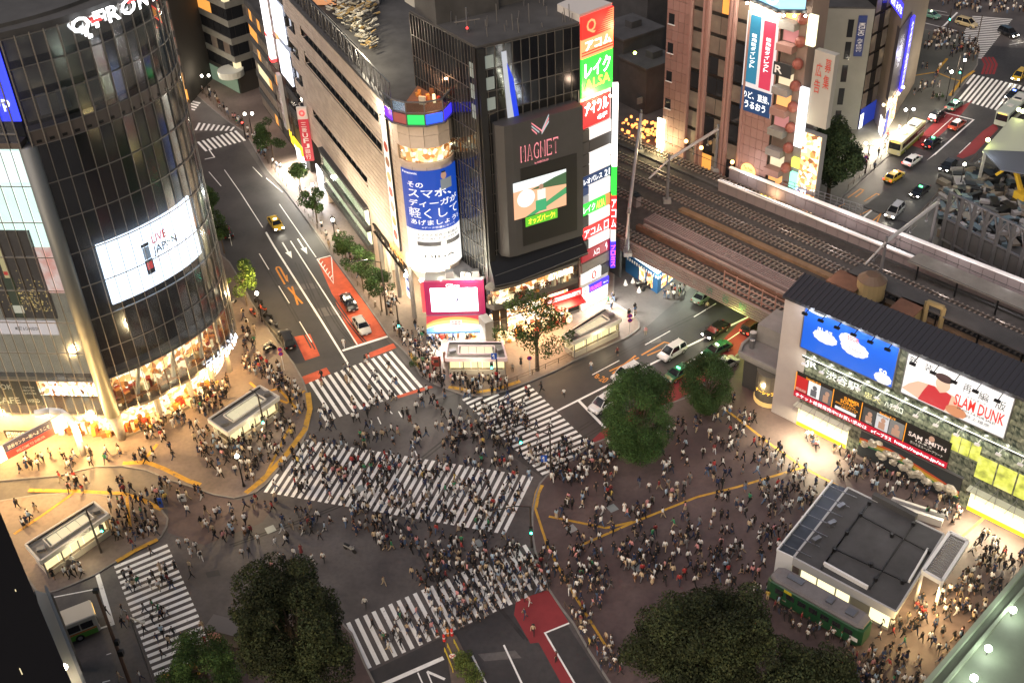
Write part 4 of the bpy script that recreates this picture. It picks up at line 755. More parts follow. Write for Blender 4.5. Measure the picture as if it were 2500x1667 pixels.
MB().m(EM('strip_green', (.12, .5, .03), 1)).wall(bo, ka + 1.6, kb - 1.4, kbm - 1.5, kbm - .1, .1, .13).build('caption_strip', dk); letters(dk, bo, [(ka + 2, kb - 1.8, kbm - 1.3, kbm - .3, 'オッズパーク!', EM('caption_yellow', (1, .8, .05), 1.6))], .16)
a = bo.at(1277, 390); c = bo.at(1360, 340); pk = EM('sign_pink', (.8, .25, .28), 1.0); gy = EM('sign_grey', (.5, .62, .66), .7)
zt = (a[1] + c[1]) / 2 + .3; 
for i, (ch, f) in enumerate(zip('MAGNET', lin(a[0] - .4, c[0] + .3, 6))):
    w = (c[0] - a[0] + .7) / 6 * .78; b = MB().m(pk); T(b, bo, f, f + w, zt - 1.4, zt + .9, ch, .14); b.m(boxm); T(b, bo, f + .1, f + w - .1, zt - 1.2, zt + .7, ch, .16); b.build('lettering', dk)
letters(dk, bo, [(a[0] + 1.6, c[0] - 1.4, zt - 2.2, zt - 1.8, 'by SHIBUYA109', pk)], .14)
b = MB(); mx = (a[0] + c[0]) / 2 
for i in range(3):
    o_ = i * .34; b.m([pk, gy, pk][i]); b.add([bo.P(mx - 1.2, zt + 3.8 - o_ * 1.2, .14), bo.P(mx - 1.2, zt + 3.6 - o_ * 1.2, .14), bo.P(mx + .2 - o_, zt + 2.2 - o_ * .4, .14), bo.P(mx + .2 - o_, zt + 2.45 - o_ * .4, .14)], [(0, 1, 2, 3)])
    b.m([gy, pk, gy][i]); b.add([bo.P(mx + 1.3, zt + 4.4 - o_ * 1.3, .14), bo.P(mx + 1.3, zt + 4.1 - o_ * 1.3, .14), bo.P(mx + .2, zt + 2.1 - o_ * .5, .14), bo.P(mx + .2, zt + 2.4 - o_ * .5, .14)], [(0, 3, 2, 1)])
b.build('emblem', dk)
# sloping dark canopy, second floor cafe bay, ground floor shops
MB().m(M('canopy_black', (.018, .018, .02), .35, .3)).add([MF.P(-.5, 11.0, 2.5), MF.P(3.0, 10.8, 2.7), MF.P(MF.len, 11.4, 2.2), MF.P(MF.len, 14.2, 0), MF.P(0, 14.2, 0), MF.P(-.5, 10.7, 2.5), MF.P(3.0, 10.5, 2.7), MF.P(MF.len, 11.1, 2.2), MF.P(MF.len, 11.2, 0), MF.P(0, 10.5, 0)], [(0, 1, 2, 3, 4), (0, 5, 6, 1), (1, 6, 7, 2), (9, 8, 7, 6, 5), (4, 9, 5, 0)]).m(steel).beam(MF.P(0, 12.1, 1.8), MF.P(MF.len - .5, 12.6, 1.5), .08).beam(MF.P(-.4, 11.05, 2.6), MF.P(3, 10.85, 2.8), .1).beam(MF.P(3, 10.85, 2.8), MF.P(MF.len, 11.45, 2.3), .1).build('canopy', dk)
CB = Path([MF.P(-1.2, 0, 1)[:2], MF.P(-.6, 0, 2.2)[:2], MF.P(2.6, 0, 2.5)[:2], MF.P(MF.len - 1.6, 0, 2.0)[:2]])
MB().m(M('terrace_cladding', (.1, .09, .08), .6)).wall(CB, 0, CB.len, 6.9, 7.7, -2, .1).wall(CB, 0, CB.len, 10.0, 10.5, -2, .15).build('spandrel', dk)
MB().m(warm_in).wall(CB, 0, CB.len, 7.7, 10.0, -1.2, -1).build('cafe_interior', dk); goods(dk, CB, .5, CB.len - .5, 7.7, -.9, -.2, 60, 1.1); cells(CB, lin(0, CB.len, 13), [7.7, 10.0], 0, .04, .09, clearg, dk, 'cafe_pane', 20)
b = MB().m(EM('ceiling_spot', (1, .75, .4), 12))
for s in lin(1, CB.len - 1, 9): b.ball(CB.P(s, 9.6, -.6), .12, 6, 4)
b.build('ceiling_light', dk); letters(dk, CB, [(CB.len - 4.8, CB.len - .8, 8.9, 9.9, '星乃珈琲店', EM('letters_warm', (1, .9, .7), 4)), (1.6, 3.6, 8.0, 8.5, 'COFFEE', EM('letters_warm', (1, .9, .7), 4)), (2.1, 3.1, 8.6, 9.6, '♨', EM('letters_warm', (1, .9, .7), 4))], .12)
MB().m(shelf_in).wall(MF, -.3, MF.len - 2, .2, 4.6, -.2, -.1).m(conc).wall(MF, -1.9, -.6, 0, 4.8, -.5, 1.6).build('shop_front', dk)
MB().m(EM('red_sign', (.9, .03, .03), 1.0)).wall(MF, MF.len - 6.6, MF.len - .6, 4.2, 5.3, 1.3, 1.6).build('sign_panel', dk); MB().m(EMN('neon_pink', [(.35, (.9, .03, .03)), (.55, (1, .45, .42))], 2.5, 1.6)).wall(MF, MF.len - 6.3, MF.len - .9, 4.45, 5.1, 1.6, 1.66).build('neon_script', dk)
MB().m(M('awning_red', (.45, .02, .03), .6)).add([MF.P(MF.len - 5, 3.9, .1), MF.P(MF.len - .3, 3.9, .1), MF.P(MF.len - .3, 3.2, 2.2), MF.P(MF.len - 5, 3.2, 2.2), MF.P(MF.len - 5, 3.75, .1), MF.P(MF.len - .3, 3.75, .1), MF.P(MF.len - .3, 3.05, 2.2), MF.P(MF.len - 5, 3.05, 2.2)], [(3, 2, 1, 0), (4, 5, 6, 7), (3, 7, 6, 2), (0, 4, 7, 3), (1, 2, 6, 5)]).build('awning', dk)
goods(dk, MF, 0, MF.len - 2, .15, .2, 1.4, 60, 1.5, name='street_display'); area(MF.P(MF.len / 2, 4.2, 2.2), (.1, -.2, -1), 10, 1.5, 700, (1, .62, .3))
# rooftop plant and masts
b = MB().m(dconc); c = MF.P(5, 0, -9); b.box((c[0] - 3, c[1] + 2, HM + 2.2), (9, 6, 4.4), .5).box((c[0] + 4, c[1] + 8, HM + 3), (8, 8, 6), .5).m(M('roof_light_grey', (.28, .28, .27), .7)).box((c[0] - 7, c[1] + 6, HM + 1), (5, 3, 1.6), .5).box((c[0] + 3, c[1] + 3, HM + 6.4), (5, 5, .5), .5).build('plant_room', dk)
b = MB().m(steel)
for i in range(26): s, o = R.uniform(0, MF.len), R.uniform(-9, -.4); p = MF.P(s, HM, o); b.tube(p, (p[0] + R.uniform(-.2, .2), p[1], HM + R.uniform(.6, 3)), .06, n=5)
b.build('mast', dk, kind='stuff'); p = ML.P(ML.len * .72, HM, -1.5); MB().m(steel).tube(p, (p[0], p[1], HM + 3.4), .12).beam((p[0] - 1.6, p[1], HM + 1.6), (p[0] + 1.6, p[1], HM + 1.9), .12).beam((p[0], p[1] - 1.2, HM + 2.2), (p[0], p[1] + 1.2, HM + 2.4), .12).m(EM('neon_red', (1, .04, .04), 3)).ball((p[0], p[1] - .5, HM + 1), .16, 6, 4).build('aerial', dk)
# ------------------------------------------------------------------ sign tower at the right end of the dark block
ST = Path([mb, G(1484, 725)[:2]]); SL = ST.len
st = thing('sign_tower', 'tall slim sign tower glowing red and green beside the railway', 'sign', (*mb, 0))
MB().m(M('tower_backing', (.5, .48, .46), .6)).prism([tuple(mb), tuple(ST.p[1]), tuple(ST.p[1] + [-3.5, 4]), tuple(mb + [-2.5, 4])], 0, 44.8).build('structure_core', st)
zr_ = lambda y, x=1422: ST.at(x, y)[1]
rows = [(40, 143, 'half'), (145, 239, 'green'), (250, 313, 'aif')]
ro = EM('acom_red', (.9, .02, .015), 2.0); rso = EM('acom_salmon', (1, .3, .12), 1.6); rg = EM('sign_green', (.03, .6, .05), 1.6); ra = EM('sign_red', (.95, .02, .02), 2.0); ltr = EM('letters_bright', (1, 1, .95), 4)
z0, z1 = zr_(143), zr_(41); zm = z0 + (z1 - z0) * .46
b = MB().m(ro).wall(ST, .1, SL, zm, z1, 0, .3).m(rso).wall(ST, .1, SL, z0, zm, 0, .3)
for i in range(11): f = i / 11; b.add([ST.P(SL, zm + (z1 - zm) * f, .32), ST.P(SL, zm + (z1 - zm) * (f + .06), .32), ST.P(SL - 3.2 * (1 - f * .75), zm + (z1 - zm) * (f + .03), .32)], [(0, 1, 2)])
b.m(ro).wall(ST, .1, SL, z0 + .35, z0 + .5, .3, .33).wall(ST, .1, SL, z0 + .7, z0 + .85, .3, .33); b.build('sign_panel', st)
letters(st, ST, [(.7, SL - .4, z0 + .95, zm - .35, 'アコム', ltr), (.9, 2.5, zm + .5, z1 - .5, 'Q', rso)], .36)
z0, z1 = zr_(239), zr_(145); MB().m(rg).wall(ST, .1, SL, z0, z1, 0, .3).build('sign_panel', st); letters(st, ST, [(.6, SL - .5, z0 + 2.6, z1 - .5, 'レイク', ltr), (.6, SL - .5, z0 + 1, z0 + 2.4, 'ALSA', EM('letters_lime', (.6, 1, .05), 3.5))], .36)
b = MB().m(EM('tube_lamp', (1, .85, .5), 18))
for s in lin(.5, SL - .3, 5): b.ball(ST.P(s, z0 - .6, 1.2), .2, 6, 4)
b.build('flood_light', st); lamp(*ST.P(SL / 2, z0 - .6, 1.8), 700, (1, .75, .4), .4, parent=st); lamp(*ST.P(SL + .6, z0 + 8, 1.0), 1500, (1, .06, .03), .5, parent=st)
z0, z1 = zr_(313), zr_(250); MB().m(ra).wall(ST, .1, SL - .4, z0, z1, 0, .3).build('sign_panel', st); letters(st, ST, [(.6, SL - .8, z0 + 1.7, z1 - .5, 'アイフル', ltr), (2.9, SL - 1, z0 + .5, z0 + 1.2, '6F', ltr)], .36)
pw = EM('panel_white', (.95, .88, .84), .9); pd = M('panel_dark', (.05, .05, .055), .5); zs_ = [zr_(y) for y in (318, 348, 378, 406, 432)]
for i in range(4):
    z1, z0 = zs_[i], zs_[i + 1]; MB().m(pd).wall(ST, .1, 1.5, z0 + .06, z1 - .06, 0, .25).build('window', st); MB().m(pw if i != 1 else pd).wall(ST, 1.56, SL - .1, z0 + .06, z1 - .06, 0, .25).build('sign_panel', st)
def row(y0, y1, m_, items=(), a=.1, c=None):
    z1, z0 = zr_(y0), zr_(y1); c = c or SL - .1; MB().m(m_).wall(ST, a, c, z0 + .05, z1 - .05, 0, .28).build('sign_panel', st)
    if items: letters(st, ST, [(a + (c - a) * i[0], a + (c - a) * i[1], z0 + (z1 - z0) * i[2], z0 + (z1 - z0) * i[3], i[4], i[5]) for i in items], .33)
navy = EM('sign_navy', (.02, .05, .14), .8); wn_ = EM('letters_white', (1, 1, 1), 1.8)
row(434, 456, navy, [(.06, .7, .2, .85, 'レオパレス', wn_), (.78, .96, .15, .9, '21', wn_)]); row(458, 498, pw, a=1.5); row(458, 478, navy, a=.1, c=1.4); row(480, 498, EM('panel_grey', (.4, .42, .45), .6), a=.1, c=1.4)
row(500, 527, rg, [(.06, .55, .2, .85, 'レイク', wn_), (.6, .95, .15, .85, 'ALSA', EM('letters_lime', (.6, 1, .05), 3.5))], c=SL - 1.0); row(500, 527, EM('photo_orange', (.8, .35, .1), .8), a=SL - .9)
row(529, 556, pw, a=1.5); row(529, 556, pd, c=1.4); row(559, 586, ra, [(.08, .7, .15, .85, 'アコム', wn_), (.78, .95, .1, .9, 'ロ', wn_)]); row(588, 612, pw, a=1.5); row(588, 612, pd, c=1.4)
row(614, 640, EM('sign_maroon', (.33, .01, .02), .9), [(.4, .62, .2, .75, '入口', wn_), (.83, .92, .15, .95, '↑', wn_)]); row(642, 666, conc); row(668, 694, pw, c=1.6); row(668, 694, EM('panel_hot', (1, .97, .93), 1.6), [(.1, .55, .1, .9, '0', EM('zero_red', (.9, .05, .03), 1)), (.6, .95, .15, .6, '円', ink)], a=1.75, c=3.9); row(668, 694, pd, a=4)
row(704, 722, EM('panel_hot', (1, .97, .93), 1.6), [(.2, .6, .2, .8, 'Z', EM('zero_red', (.9, .05, .03), 1))], c=1.5); row(704, 722, EM('promo_blue', (.05, .03, .75), 1.6), [(.05, .6, .25, .8, 'PROMISE', EM('promo_pink', (1, .1, .3), 2)), (.7, .95, .4, .6, '無人', wn_)], a=1.6)
z1 = zr_(728); MB().m(EM('shop_hot', (1, .97, .85), 2.0)).wall(ST, .3, SL - .3, .15, z1, 0, .15).build('shop_window', st); cells(ST, [.3, 1.6, 2.9, 4.2, SL - .3], [.15, z1], .25, .04, .12, clearg, st, 'shop_pane'); area(ST.P(SL / 2, 3.4, 1.5), (.3, -.4, -1), 4, 1.4, 700, (1, .95, .8))
# projecting blade sign on its right edge
e = ST.p[1]; bl = np.array([.62, -.78])
def blade(z0, z1, m_, txt=None, tm=None):
    q = (e[0] + .6, e[1] - .2); MB().m(m_).beam((q[0], q[1], z0), (q[0], q[1], z1), .7, .8).build('blade_sign', st)
    if txt: pth = Path([(q[0] - .45, q[1] - .52), (q[0] + .45, q[1] - .5)]); letters(st, pth, [(.12, .78, z0 + .3, z1 - .3, txt, tm, 1)], .05)
blade(22, 34, EM('blade_white', (1, .98, .95), 2.5)); blade(17.5, 22, rg); blade(12, 17.4, ra, 'アコム', wn_); blade(10, 11.9, pw); blade(5.5, 9.9, EM('promo_blue', (.05, .03, .75), 1.6), 'プロミス', EM('promo_pink', (1, .1, .3), 2))

# ------------------------------------------------------------------ corner shop box with magenta framed screen and rainbow awning
ga, gb_ = G(1060, 830)[:2], G(1175, 828)[:2]; gd = (gb_ - ga) / np.linalg.norm(gb_ - ga); GF = Path([ga - gd * .75, gb_ + gd * .85]); GL = GF.len
gx = thing('corner_shop', 'corner shop with magenta framed white screen above a rainbow awning and green entrance', 'building', (*ga, 0))
mg = M('magenta_panel', (.36, .02, .09), .5); 
MB().m(M('shop_core', (.25, .25, .25), .7)).prism([tuple(GF.p[0] + [.1, .3]), tuple(GF.p[1] + [0, .3]), tuple(GF.p[1] + [.3, 5.5]), tuple(GF.p[0] + [.4, 6])], 3.9, 10).build('structure_core', gx)
MB().m(EM('magenta_lit', (.5, .02, .12), .55)).wall(GF, 0, GL, 4.5, 10, -.2, .2).build('frame_panel', gx); MB().m(EM('screen_hot', (1, .93, 1), 3.4)).wall(GF, .85, GL - .95, 5.1, 9.0, .2, .3).build('video_screen', gx)
letters(gx, GF, [(GL * .37, GL * .6, 9.15, 9.75, 'Glico', wlit)], .26); b = MB().m(EM('screen_ink2', (.1, .1, .25), .6)); text_on(b, '♪', lambda a, q: GF.P(GL * .5 + .7 * a, 6.7 + 1 * q, .34)); text_on(b, 'ノ', lambda a, q: GF.P(GL * .62 + .8 * a, 7 + 1.1 * q, .34)); b.build('screen_drawing', gx)
rb = [EM('rb_crimson', (.6, .03, .06), .7), EM('rb_orange', (.9, .42, .1), .8), EM('rb_yellow', (.95, .75, .25), .8), EM('rb_pale', (.75, .8, .85), .8), EM('rb_blue', (.12, .35, .7), .8)]
def aw(s, t): # awning surface: t 0 top .. 1 bottom
    return GF.P(s, 4.4 - 2.0 * t, .25 + 1.1 * t)
MB().m(rb[4]).add([aw(0, 0), aw(GL, 0), aw(GL, 1), aw(0, 1)], [(3, 2, 1, 0)]).wall(GF, 0, GL, 2.1, 2.42, 1.2, 1.38).build('awning', gx)
for i, (rr, m_) in enumerate(((1.0, 0), (.86, 1), (.68, 2), (.48, 3), (.36, 4))):
    b = MB().m(rb[m_]); n = 18; pts = []
    for k in range(n + 1):
        s = GL * k / n; h = math.sqrt(max(0, 1 - ((s / GL - .5) / .5) ** 2 * (.75 if i < 3 else .9))) * rr if i else 1.0
        pts.append((s, 1 - min(1, h + .05)))
    b.add([tuple(np.array(aw(s, t)) + [0, -.02 * (i + 1), .02 * (i + 1)]) for s, t in pts] + [tuple(np.array(aw(s, 1)) + [0, -.02 * (i + 1), .02 * (i + 1)]) for s, t in pts], [(k + n + 1, k + n + 2, k + 1, k) for k in range(n)]); b.build('awning_stripe', gx)
b = MB().m(EM('notice_pink', (1, .7, .65), 1)); b.add([tuple(np.array(aw(s, t)) + [0, -.14, .14]) for s, t in ((GL * .4, .3), (GL * .6, .3), (GL * .6, .85), (GL * .4, .85))], [(3, 2, 1, 0)]); b.m(M('sign_ink_red', (.6, .03, .05), .5))
for j, tx in enumerate(('大家族', 'の', 'くすり屋')): text_on(b, tx, lambda u_, v_, j=j: tuple(np.array(aw(GL * (.42 + .16 * u_), .48 + .17 * j - .13 * v_)) + [0, -.17, .17]))
b.build('notice', gx)
MB().m(store_in).wall(GF, .3, GL - .3, .1, 3.6, -3, -2.8).m(EM('door_green', (.15, .7, .3), .9)).wall(GF, GL * .66, GL * .76, .1, 2.2, -1, -.8).build('shop_interior', gx); goods(gx, GF, .5, GL - .8, .1, -2.6, -.2, 70, 1.5, EM('goods_lit', (1, .75, .4), 1.6)); MB().m(conc).wall(GF, 0, .3, 0, 4, -3, .1).wall(GF, GL - .3, GL, 0, 4, -3, .1).build('column', gx)
MB().m(EM('neon_red', (1, .04, .04), 3)).beam((GF.p[0][0] - .25, GF.p[0][1] + .3, 4.8), (GF.p[0][0] - .25, GF.p[0][1] + .3, 9.8), .45, .3).build('blade_sign', gx); area(GF.P(GL / 2, 3.2, 1.0), (0, -.5, -1), 6, 1.2, 1300, (1, .95, .8))
for s in (3.6, 5.6, 7.2): p = GF.P(s, 10.2, -1); MB().m(steel).box((p[0], p[1], 10.6), (1.1, .8, 1), .1).build('screen_cabinet', gx)
b = 0; b = MB().m(EM('flood', (1, .93, .78), 30)); b.ball(GF.P(6.3, 11.2, .4), .3, 8, 5); b.build('flood_light', gx); lamp(*GF.P(6.3, 11.4, 1.2), 900, (1, .9, .68), .2, parent=gx)

# ------------------------------------------------------------------ pink tiled building right of the sign tower
uu = np.array([.644, -.765]); nn = np.array([.765, .644]); A0 = np.array([17.49, 146.53])
vb0 = lambda t, o: A0 + uu * t + nn * o
pd_ = np.array([3.68, -3.94]); pd_ = pd_ / np.linalg.norm(pd_); pq = vb0(0, 27.6)
PF0 = Path([pq - pd_ * 30, pq + pd_ * 30]); sL = PF0.at(1618, 300)[0]; sR = PF0.at(1884, 290)[0]
PF = Path([PF0.P(sL, 0)[:2], PF0.P(sR, 0)[:2]]); pr = PF.p[1]; sidec = np.array([-pd_[1], pd_[0]]); sidec = sidec if sidec[1] > 0 else -sidec
pb = thing('pink_building', 'tall pink tiled building with long dark window strips and a blue and red drink banner', 'building', (*PF.p[0], 0)); HP = 62
bal = PF.len + 4.2; MB().m(backing).prism([tuple(PF.P(.0, 0, -.3)[:2]), tuple(PF.P(PF.len, 0, -.3)[:2]), tuple(pr + sidec * 7), tuple(PF.p[0] + sidec * 12)], 0, HP).build('structure_core', pb)
pinks = [M('pink_tile_a', (.26, .155, .135), .6, var=.06, vs=1), M('pink_tile_b', (.245, .145, .125), .6, var=.06, vs=1), M('pink_tile_c', (.275, .165, .145), .6, var=.06, vs=1)]
fx = lambda x, y=200: PF.at(x, y)[0]
wa, wb1, wc, wd1, we, wf = fx(1690), fx(1722), fx(1728), fx(1783), fx(1793), fx(1826)
xs = lambda y, x0, x1: (PF.at(x0, y)[0], PF.at(x1, y)[0])
g = [PF.at(*q)[0] for q in ((1685, 150), (1712, 150), (1727, 150), (1777, 150), (1790, 150), (1822, 150))]
strips = [(g[0], g[1]), (g[2], g[3]), (g[4], g[5])]
keepp = lambda s, z: not any(a - .1 < s < b + .1 for a, b in strips) and 4 < z
cells(PF, lin(0, PF.len, 18), lin(6, HP, 34), .05, .1, .05, pinks, pb, 'wall_tile', 300, keep=keepp)
for i, (a, c) in enumerate(strips):
    n = max(1, int((c - a) / 1.3)); cs = lin(a, c, n)
    for k, z in enumerate(lin(5, HP, 17)[:-1]):
        for j in range(n):
            r_ = R.random(); m_ = orgwin if r_ < .06 else dimwin if r_ < .5 else darkwin
            if inview(PF.P(cs[j], z + 1.5)): MB().m(m_).wall(PF, cs[j] + .06, cs[j + 1] - .06, z + .5, z + 3.2, -.3, -.2).build('window', pb)
    MB().m(black).wall(PF, a, c, 4.5, HP, -.35, -.3).build('strip_back', pb); MB().m(pinks[2]).wall(PF, a - .35, a, 4.5, HP, -.3, .35).wall(PF, c, c + .35, 4.5, HP, -.3, .35).build('pilaster', pb)
s_ = PF.at(1632, 100)[0]
for z in lin(14, HP, 10): MB().m(darkwin).wall(PF, s_, s_ + 1.1, z, z + 1.7, .1, .16).m(white).wall(PF, s_ - .08, s_ + 1.25, z - .12, z, .1, .3).build('window', pb)
MB().m(EM('lit_sign_yellow', (1, .95, .6), 4)).wall(PF, -.6, .8, 5, 12, .4, .7).m(EM('lit_sign_lime', (.8, .8, .1), 1.5)).wall(PF, 0, .8, 2, 4.6, .4, .7).build('blade_sign', pb); lamp(*PF.P(1.5, 8, 2.5), 500, (1, .8, .4), .3, parent=pb)
# drink banner: blue and red bottles on white, dark blue foot
k = [PF.at(*q) for q in ((1826, 20), (1903, 45), (1887, 271), (1811, 268))]; b0_, b1_ = (k[0][0] + k[3][0]) / 2, (k[1][0] + k[2][0]) / 2 - .1; bz0 = PF.at(1813, 266)[1]; bz1 = PF.at(1830, 25)[1]
MB().m(EM('drink_banner', (.8, .75, .75), .7)).wall(PF, b0_, b1_, bz0, bz1, .1, .2).m(EM('drink_navy', (.02, .06, .16), .7)).wall(PF, b0_, b1_, bz0, bz0 + (bz1 - bz0) * .25, .2, .25).build('banner', pb)
bw_, bh_ = b1_ - b0_, bz1 - bz0; MB().m(EM('bottle_blue', (.03, .2, .33), .8)).wall(PF, b0_ + bw_ * .1, b0_ + bw_ * .45, bz0 + bh_ * .3, bz1 - bh_ * .03, .2, .28).m(EM('bottle_red', (.6, .05, .1), .8)).wall(PF, b0_ + bw_ * .55, b0_ + bw_ * .92, bz0 + bh_ * .28, bz1 - bh_ * .05, .2, .28).build('bottle_picture', pb)
letters(pb, PF, [(b0_ + bw_ * .2, b0_ + bw_ * .36, bz0 + bh_ * .45, bz0 + bh_ * .8, '龍角散ダイレクト', wn_, 1), (b0_ + bw_ * .66, b0_ + bw_ * .82, bz0 + bh_ * .45, bz0 + bh_ * .8, '龍角散ダイレクト', wn_, 1), (b0_ + bw_ * .06, b0_ + bw_ * .95, bz0 + bh_ * .14, bz0 + bh_ * .215, 'のど、直接、', wn_), (b0_ + bw_ * .15, b0_ + bw_ * .85, bz0 + bh_ * .04, bz0 + bh_ * .115, 'うるおう', wn_)], .3)
for f in (.2, .5, .8): lamp(*PF.P(b0_ + bw_ * f, bz1 + 1.5, 2.2), 420, (1, .93, .75), .3, parent=pb)
b = MB().m(EM('ring_orange', (1, .5, .15), 2.2)); c_ = PF.at(1829, 417); text_on(b, '●', lambda a, q: PF.P(c_[0] - 1.4 + 2.8 * a, c_[1] - 1.4 + 2.8 * q, .3)); b.build('round_sign', pb)
letters(pb, PF, [(c_[0] - .9, c_[0] + .9, c_[1] + .2, c_[1] + .8, 'The Public', ink), (c_[0] - .7, c_[0] + .7, c_[1] - .7, c_[1], 'stand', ink)], .36)
for x, y in ((1675, 345), (1712, 361), (1788, 396)): k = PF.at(x, y, 1); MB().m(EM('globe_amber', (1, .5, .15), 5)).ball(PF.P(k[0], k[1], 1), .35, 8, 5).build('globe_lamp', pb)
# balcony stack on the corner
BF = Path([pr, pr + pd_ * 4.4]); bt_ = thing('balcony_block', 'slim balcony block with stacked lit bars between the drink banner and the white wall', 'building', (*pr, 0))
MB().m(M('balcony_core', (.2, .15, .13), .7)).prism([tuple(BF.P(0, 0, -.6)[:2]), tuple(BF.P(BF.len, 0, -.6)[:2]), tuple(BF.p[1] + sidec * 5), tuple(pr + sidec * 5)], 0, 50).build('structure_core', bt_)
fc = [EM('bal_orange', (1, .45, .15), 1.0), EM('bal_cream', (.9, .75, .5), .8), dimwin, EM('bal_pink', (.7, .3, .3), .5)]
for k, z in enumerate(lin(6, 50, 13)[:-1]):
    MB().m([gs, pinks[0], conc][k % 3]).wall(BF, 0, BF.len * .62, z, z + 1.1, -.5, .9).build('balcony', bt_); MB().m(fc[k % 4]).wall(BF, .2, BF.len * .6, z + 1.2, z + 3.2, -.6, -.5).build('window', bt_)
    MB().m(M('lantern_red', (.2, .06, .045), .6)).ball(BF.P(BF.len * .8, z + 1.9, .1), .85, 10, 6).build('round_bay', bt_)
MB().m(EM('bar_black', (.05, .05, .05), .3)).wall(BF, 0, BF.len * .7, 26, 28, .92, 1).build('sign_panel', bt_); letters(bt_, BF, [(.3, 1.6, 26.4, 27.6, 'R', white)], 1.05)
k = BF.at(1887, 440); MB().m(M('sign_slate', (.02, .023, .028), .5)).wall(BF, -.6, BF.len * .55, 5, 8.8, .9, 1).build('sign_panel', bt_); letters(bt_, BF, [(-.2, 2, 5.4, 6.6, '珈琲館', EM('sign_lime', (1, .8, .1), 3)), (.2, 1.7, 6.9, 8.4, '◎', EM('ring_orange', (1, .5, .15), 2.2))], 1.05)
sg = Path([BF.p[1] + [.1, -.1], BF.p[1] + pd_ * 1.9 + [.1, -.1]])
for z0_, z1_, m_ in ((8.5, 11, EM('sign_mint', (.3, 1, .7), 1.5)), (12, 13.5, EM('lit_sign_lime', (.8, .8, .1), 1.5)), (15.5, 25, EM('sign_hot2', (.95, .97, 1), 1.6)), (31.5, 36, EM('lit_sign_pale', (1, .95, .6), 1.6))): MB().m(m_).wall(sg, 0, sg.len * .7, z0_, z1_, -.2, .4).build('blade_sign', bt_)
MB().m(warm_in).wall(sg, sg.len * .7, sg.len + 2.4, 1, 8, -.2, .1).wall(sg, sg.len * .7, sg.len + 2.4, 9, 18, -.2, .1).build('shop_window', bt_); letters(bt_, sg, [(.8, 3.2, 8.2, 9, 'St.art', EM('neon_blue', (.5, .6, 1), 4))], .3)
lamp(*BF.P(3, 7, 2.5), 90, (1, .6, .3), .3, parent=bt_); lamp(*sg.P(1, 20, 2), 60, (1, .9, .6), .3, parent=bt_); MB().m(M('gate_metal', (.2, .2, .2), .5)).wall(sg, -.3, sg.len + 2.5, 0, 18, -1.5, -.25).m(M('advert_board', (.3, .3, .28), .6)).wall(sg, sg.len * .75, sg.len + 2.9, 19.5, 31, -1.2, -.1).build('side_wall', bt_); letters(bt_, sg, [(sg.len + .1, sg.len + 1.1, 24.5, 29.5, '広告', M('advert_red', (.4, .04, .03), .6), 1), (sg.len + 1.5, sg.len + 2.5, 25.5, 30.5, '募集', M('advert_red', (.4, .04, .03), .6), 1)], .02)
# rooftop lit billboard box over the corner
tp = PF.at(1835, 12); zb = tp[1]; hx = [BF.P(s, 0, 3.2)[:2] for s in (-2.6, 1, 3.6)] ; hp = Path([BF.P(-3.8, 0, 2.4)[:2], BF.P(1.8, 0, 3.8)[:2], BF.P(4.6, 0, 1.6)[:2]])
rbx = thing('roof_billboard', 'pale blue lit hexagonal billboard box overhanging the roof corner at the top edge', 'billboard', (*hp.p[1], zb)); zb2 = ZT(hp.p[1], 1950, 32)
MB().m(EM('billboard_blue', (.3, .6, .85), 1.3)).wall(hp, 0, hp.len, zb2 + .4, zb2 + 9, -.3, 0).build('billboard_face', rbx); MB().m(dark).wall(hp, -.2, hp.len + .2, zb2, zb2 + .4, -1.5, .5).build('frame', rbx)
b = MB().m(EM('billboard_pale', (.9, .97, 1), 1.6)); text_on(b, '○', lambda a, q: hp.P(2.4 + 3.2 * a, zb2 + .5 + 3.2 * q, .05)); b.build('ring_print', rbx)
b = MB().m(EM('flood', (1, .93, .78), 30))
for s in lin(.3, hp.len, 7): b.ball(hp.P(s, zb2 - .1, 1.2), .2, 6, 4)
b.build('flood_light', rbx)
# white banking building
mzl, mzr = G2(1984, 327), G2(2092, 318); md_ = (G(2105, 137, 25) - G(2058, 137 - 6, 25))[:2]; 
WP = Path([mzl - [6, -3], mzr]); wt = thing('white_wall_building', 'plain grey white building with small slot windows and a navy vertical bank sign', 'building', (*mzl, 0)); WH = ZT(mzr, 2124, 22)
MB().m(M('grey_white_wall', (.24, .245, .225), .8, var=.08, vs=4)).prism([tuple(WP.p[0]), tuple(WP.p[1]), tuple(WP.p[1] + [-2, 22]), tuple(WP.p[0] + [-6, 22])], 0, WH).build('wall', wt)
MB().m(roofm).prism([tuple(WP.p[0]), tuple(WP.p[1]), tuple(WP.p[1] + [-2, 22]), tuple(WP.p[0] + [-6, 22])], WH, WH + .3).build('roof', wt)
for x, y in ((2076, 70), (2069, 124), (2061, 180), (2053, 236), (2045, 290)): a = WP.at(x, y); MB().m(darkwin).wall(WP, a[0] - .5, a[0] + .5, a[1] - 1.6, a[1] + 1.6, .01, .06).build('window', wt)
a, c = WP.at(2097, 38), WP.at(2087, 136); MB().m(EM('bank_navy', (.012, .025, .1), .7)).wall(WP, a[0], WP.at(2118, 38)[0], c[1], a[1], .1, .4).build('sign_panel', wt)
sv = WP.at(2118, 38)[0]; sm = (a[0] + sv) / 2
def vert(txt, z1, z0, m_): 
    b = MB().m(m_); text_on(b, txt, lambda u_, v_: WP.P(sm - .55 + 1.1 * v_, z1 - (z1 - z0) * u_, .45)); b.build('lettering', wt)
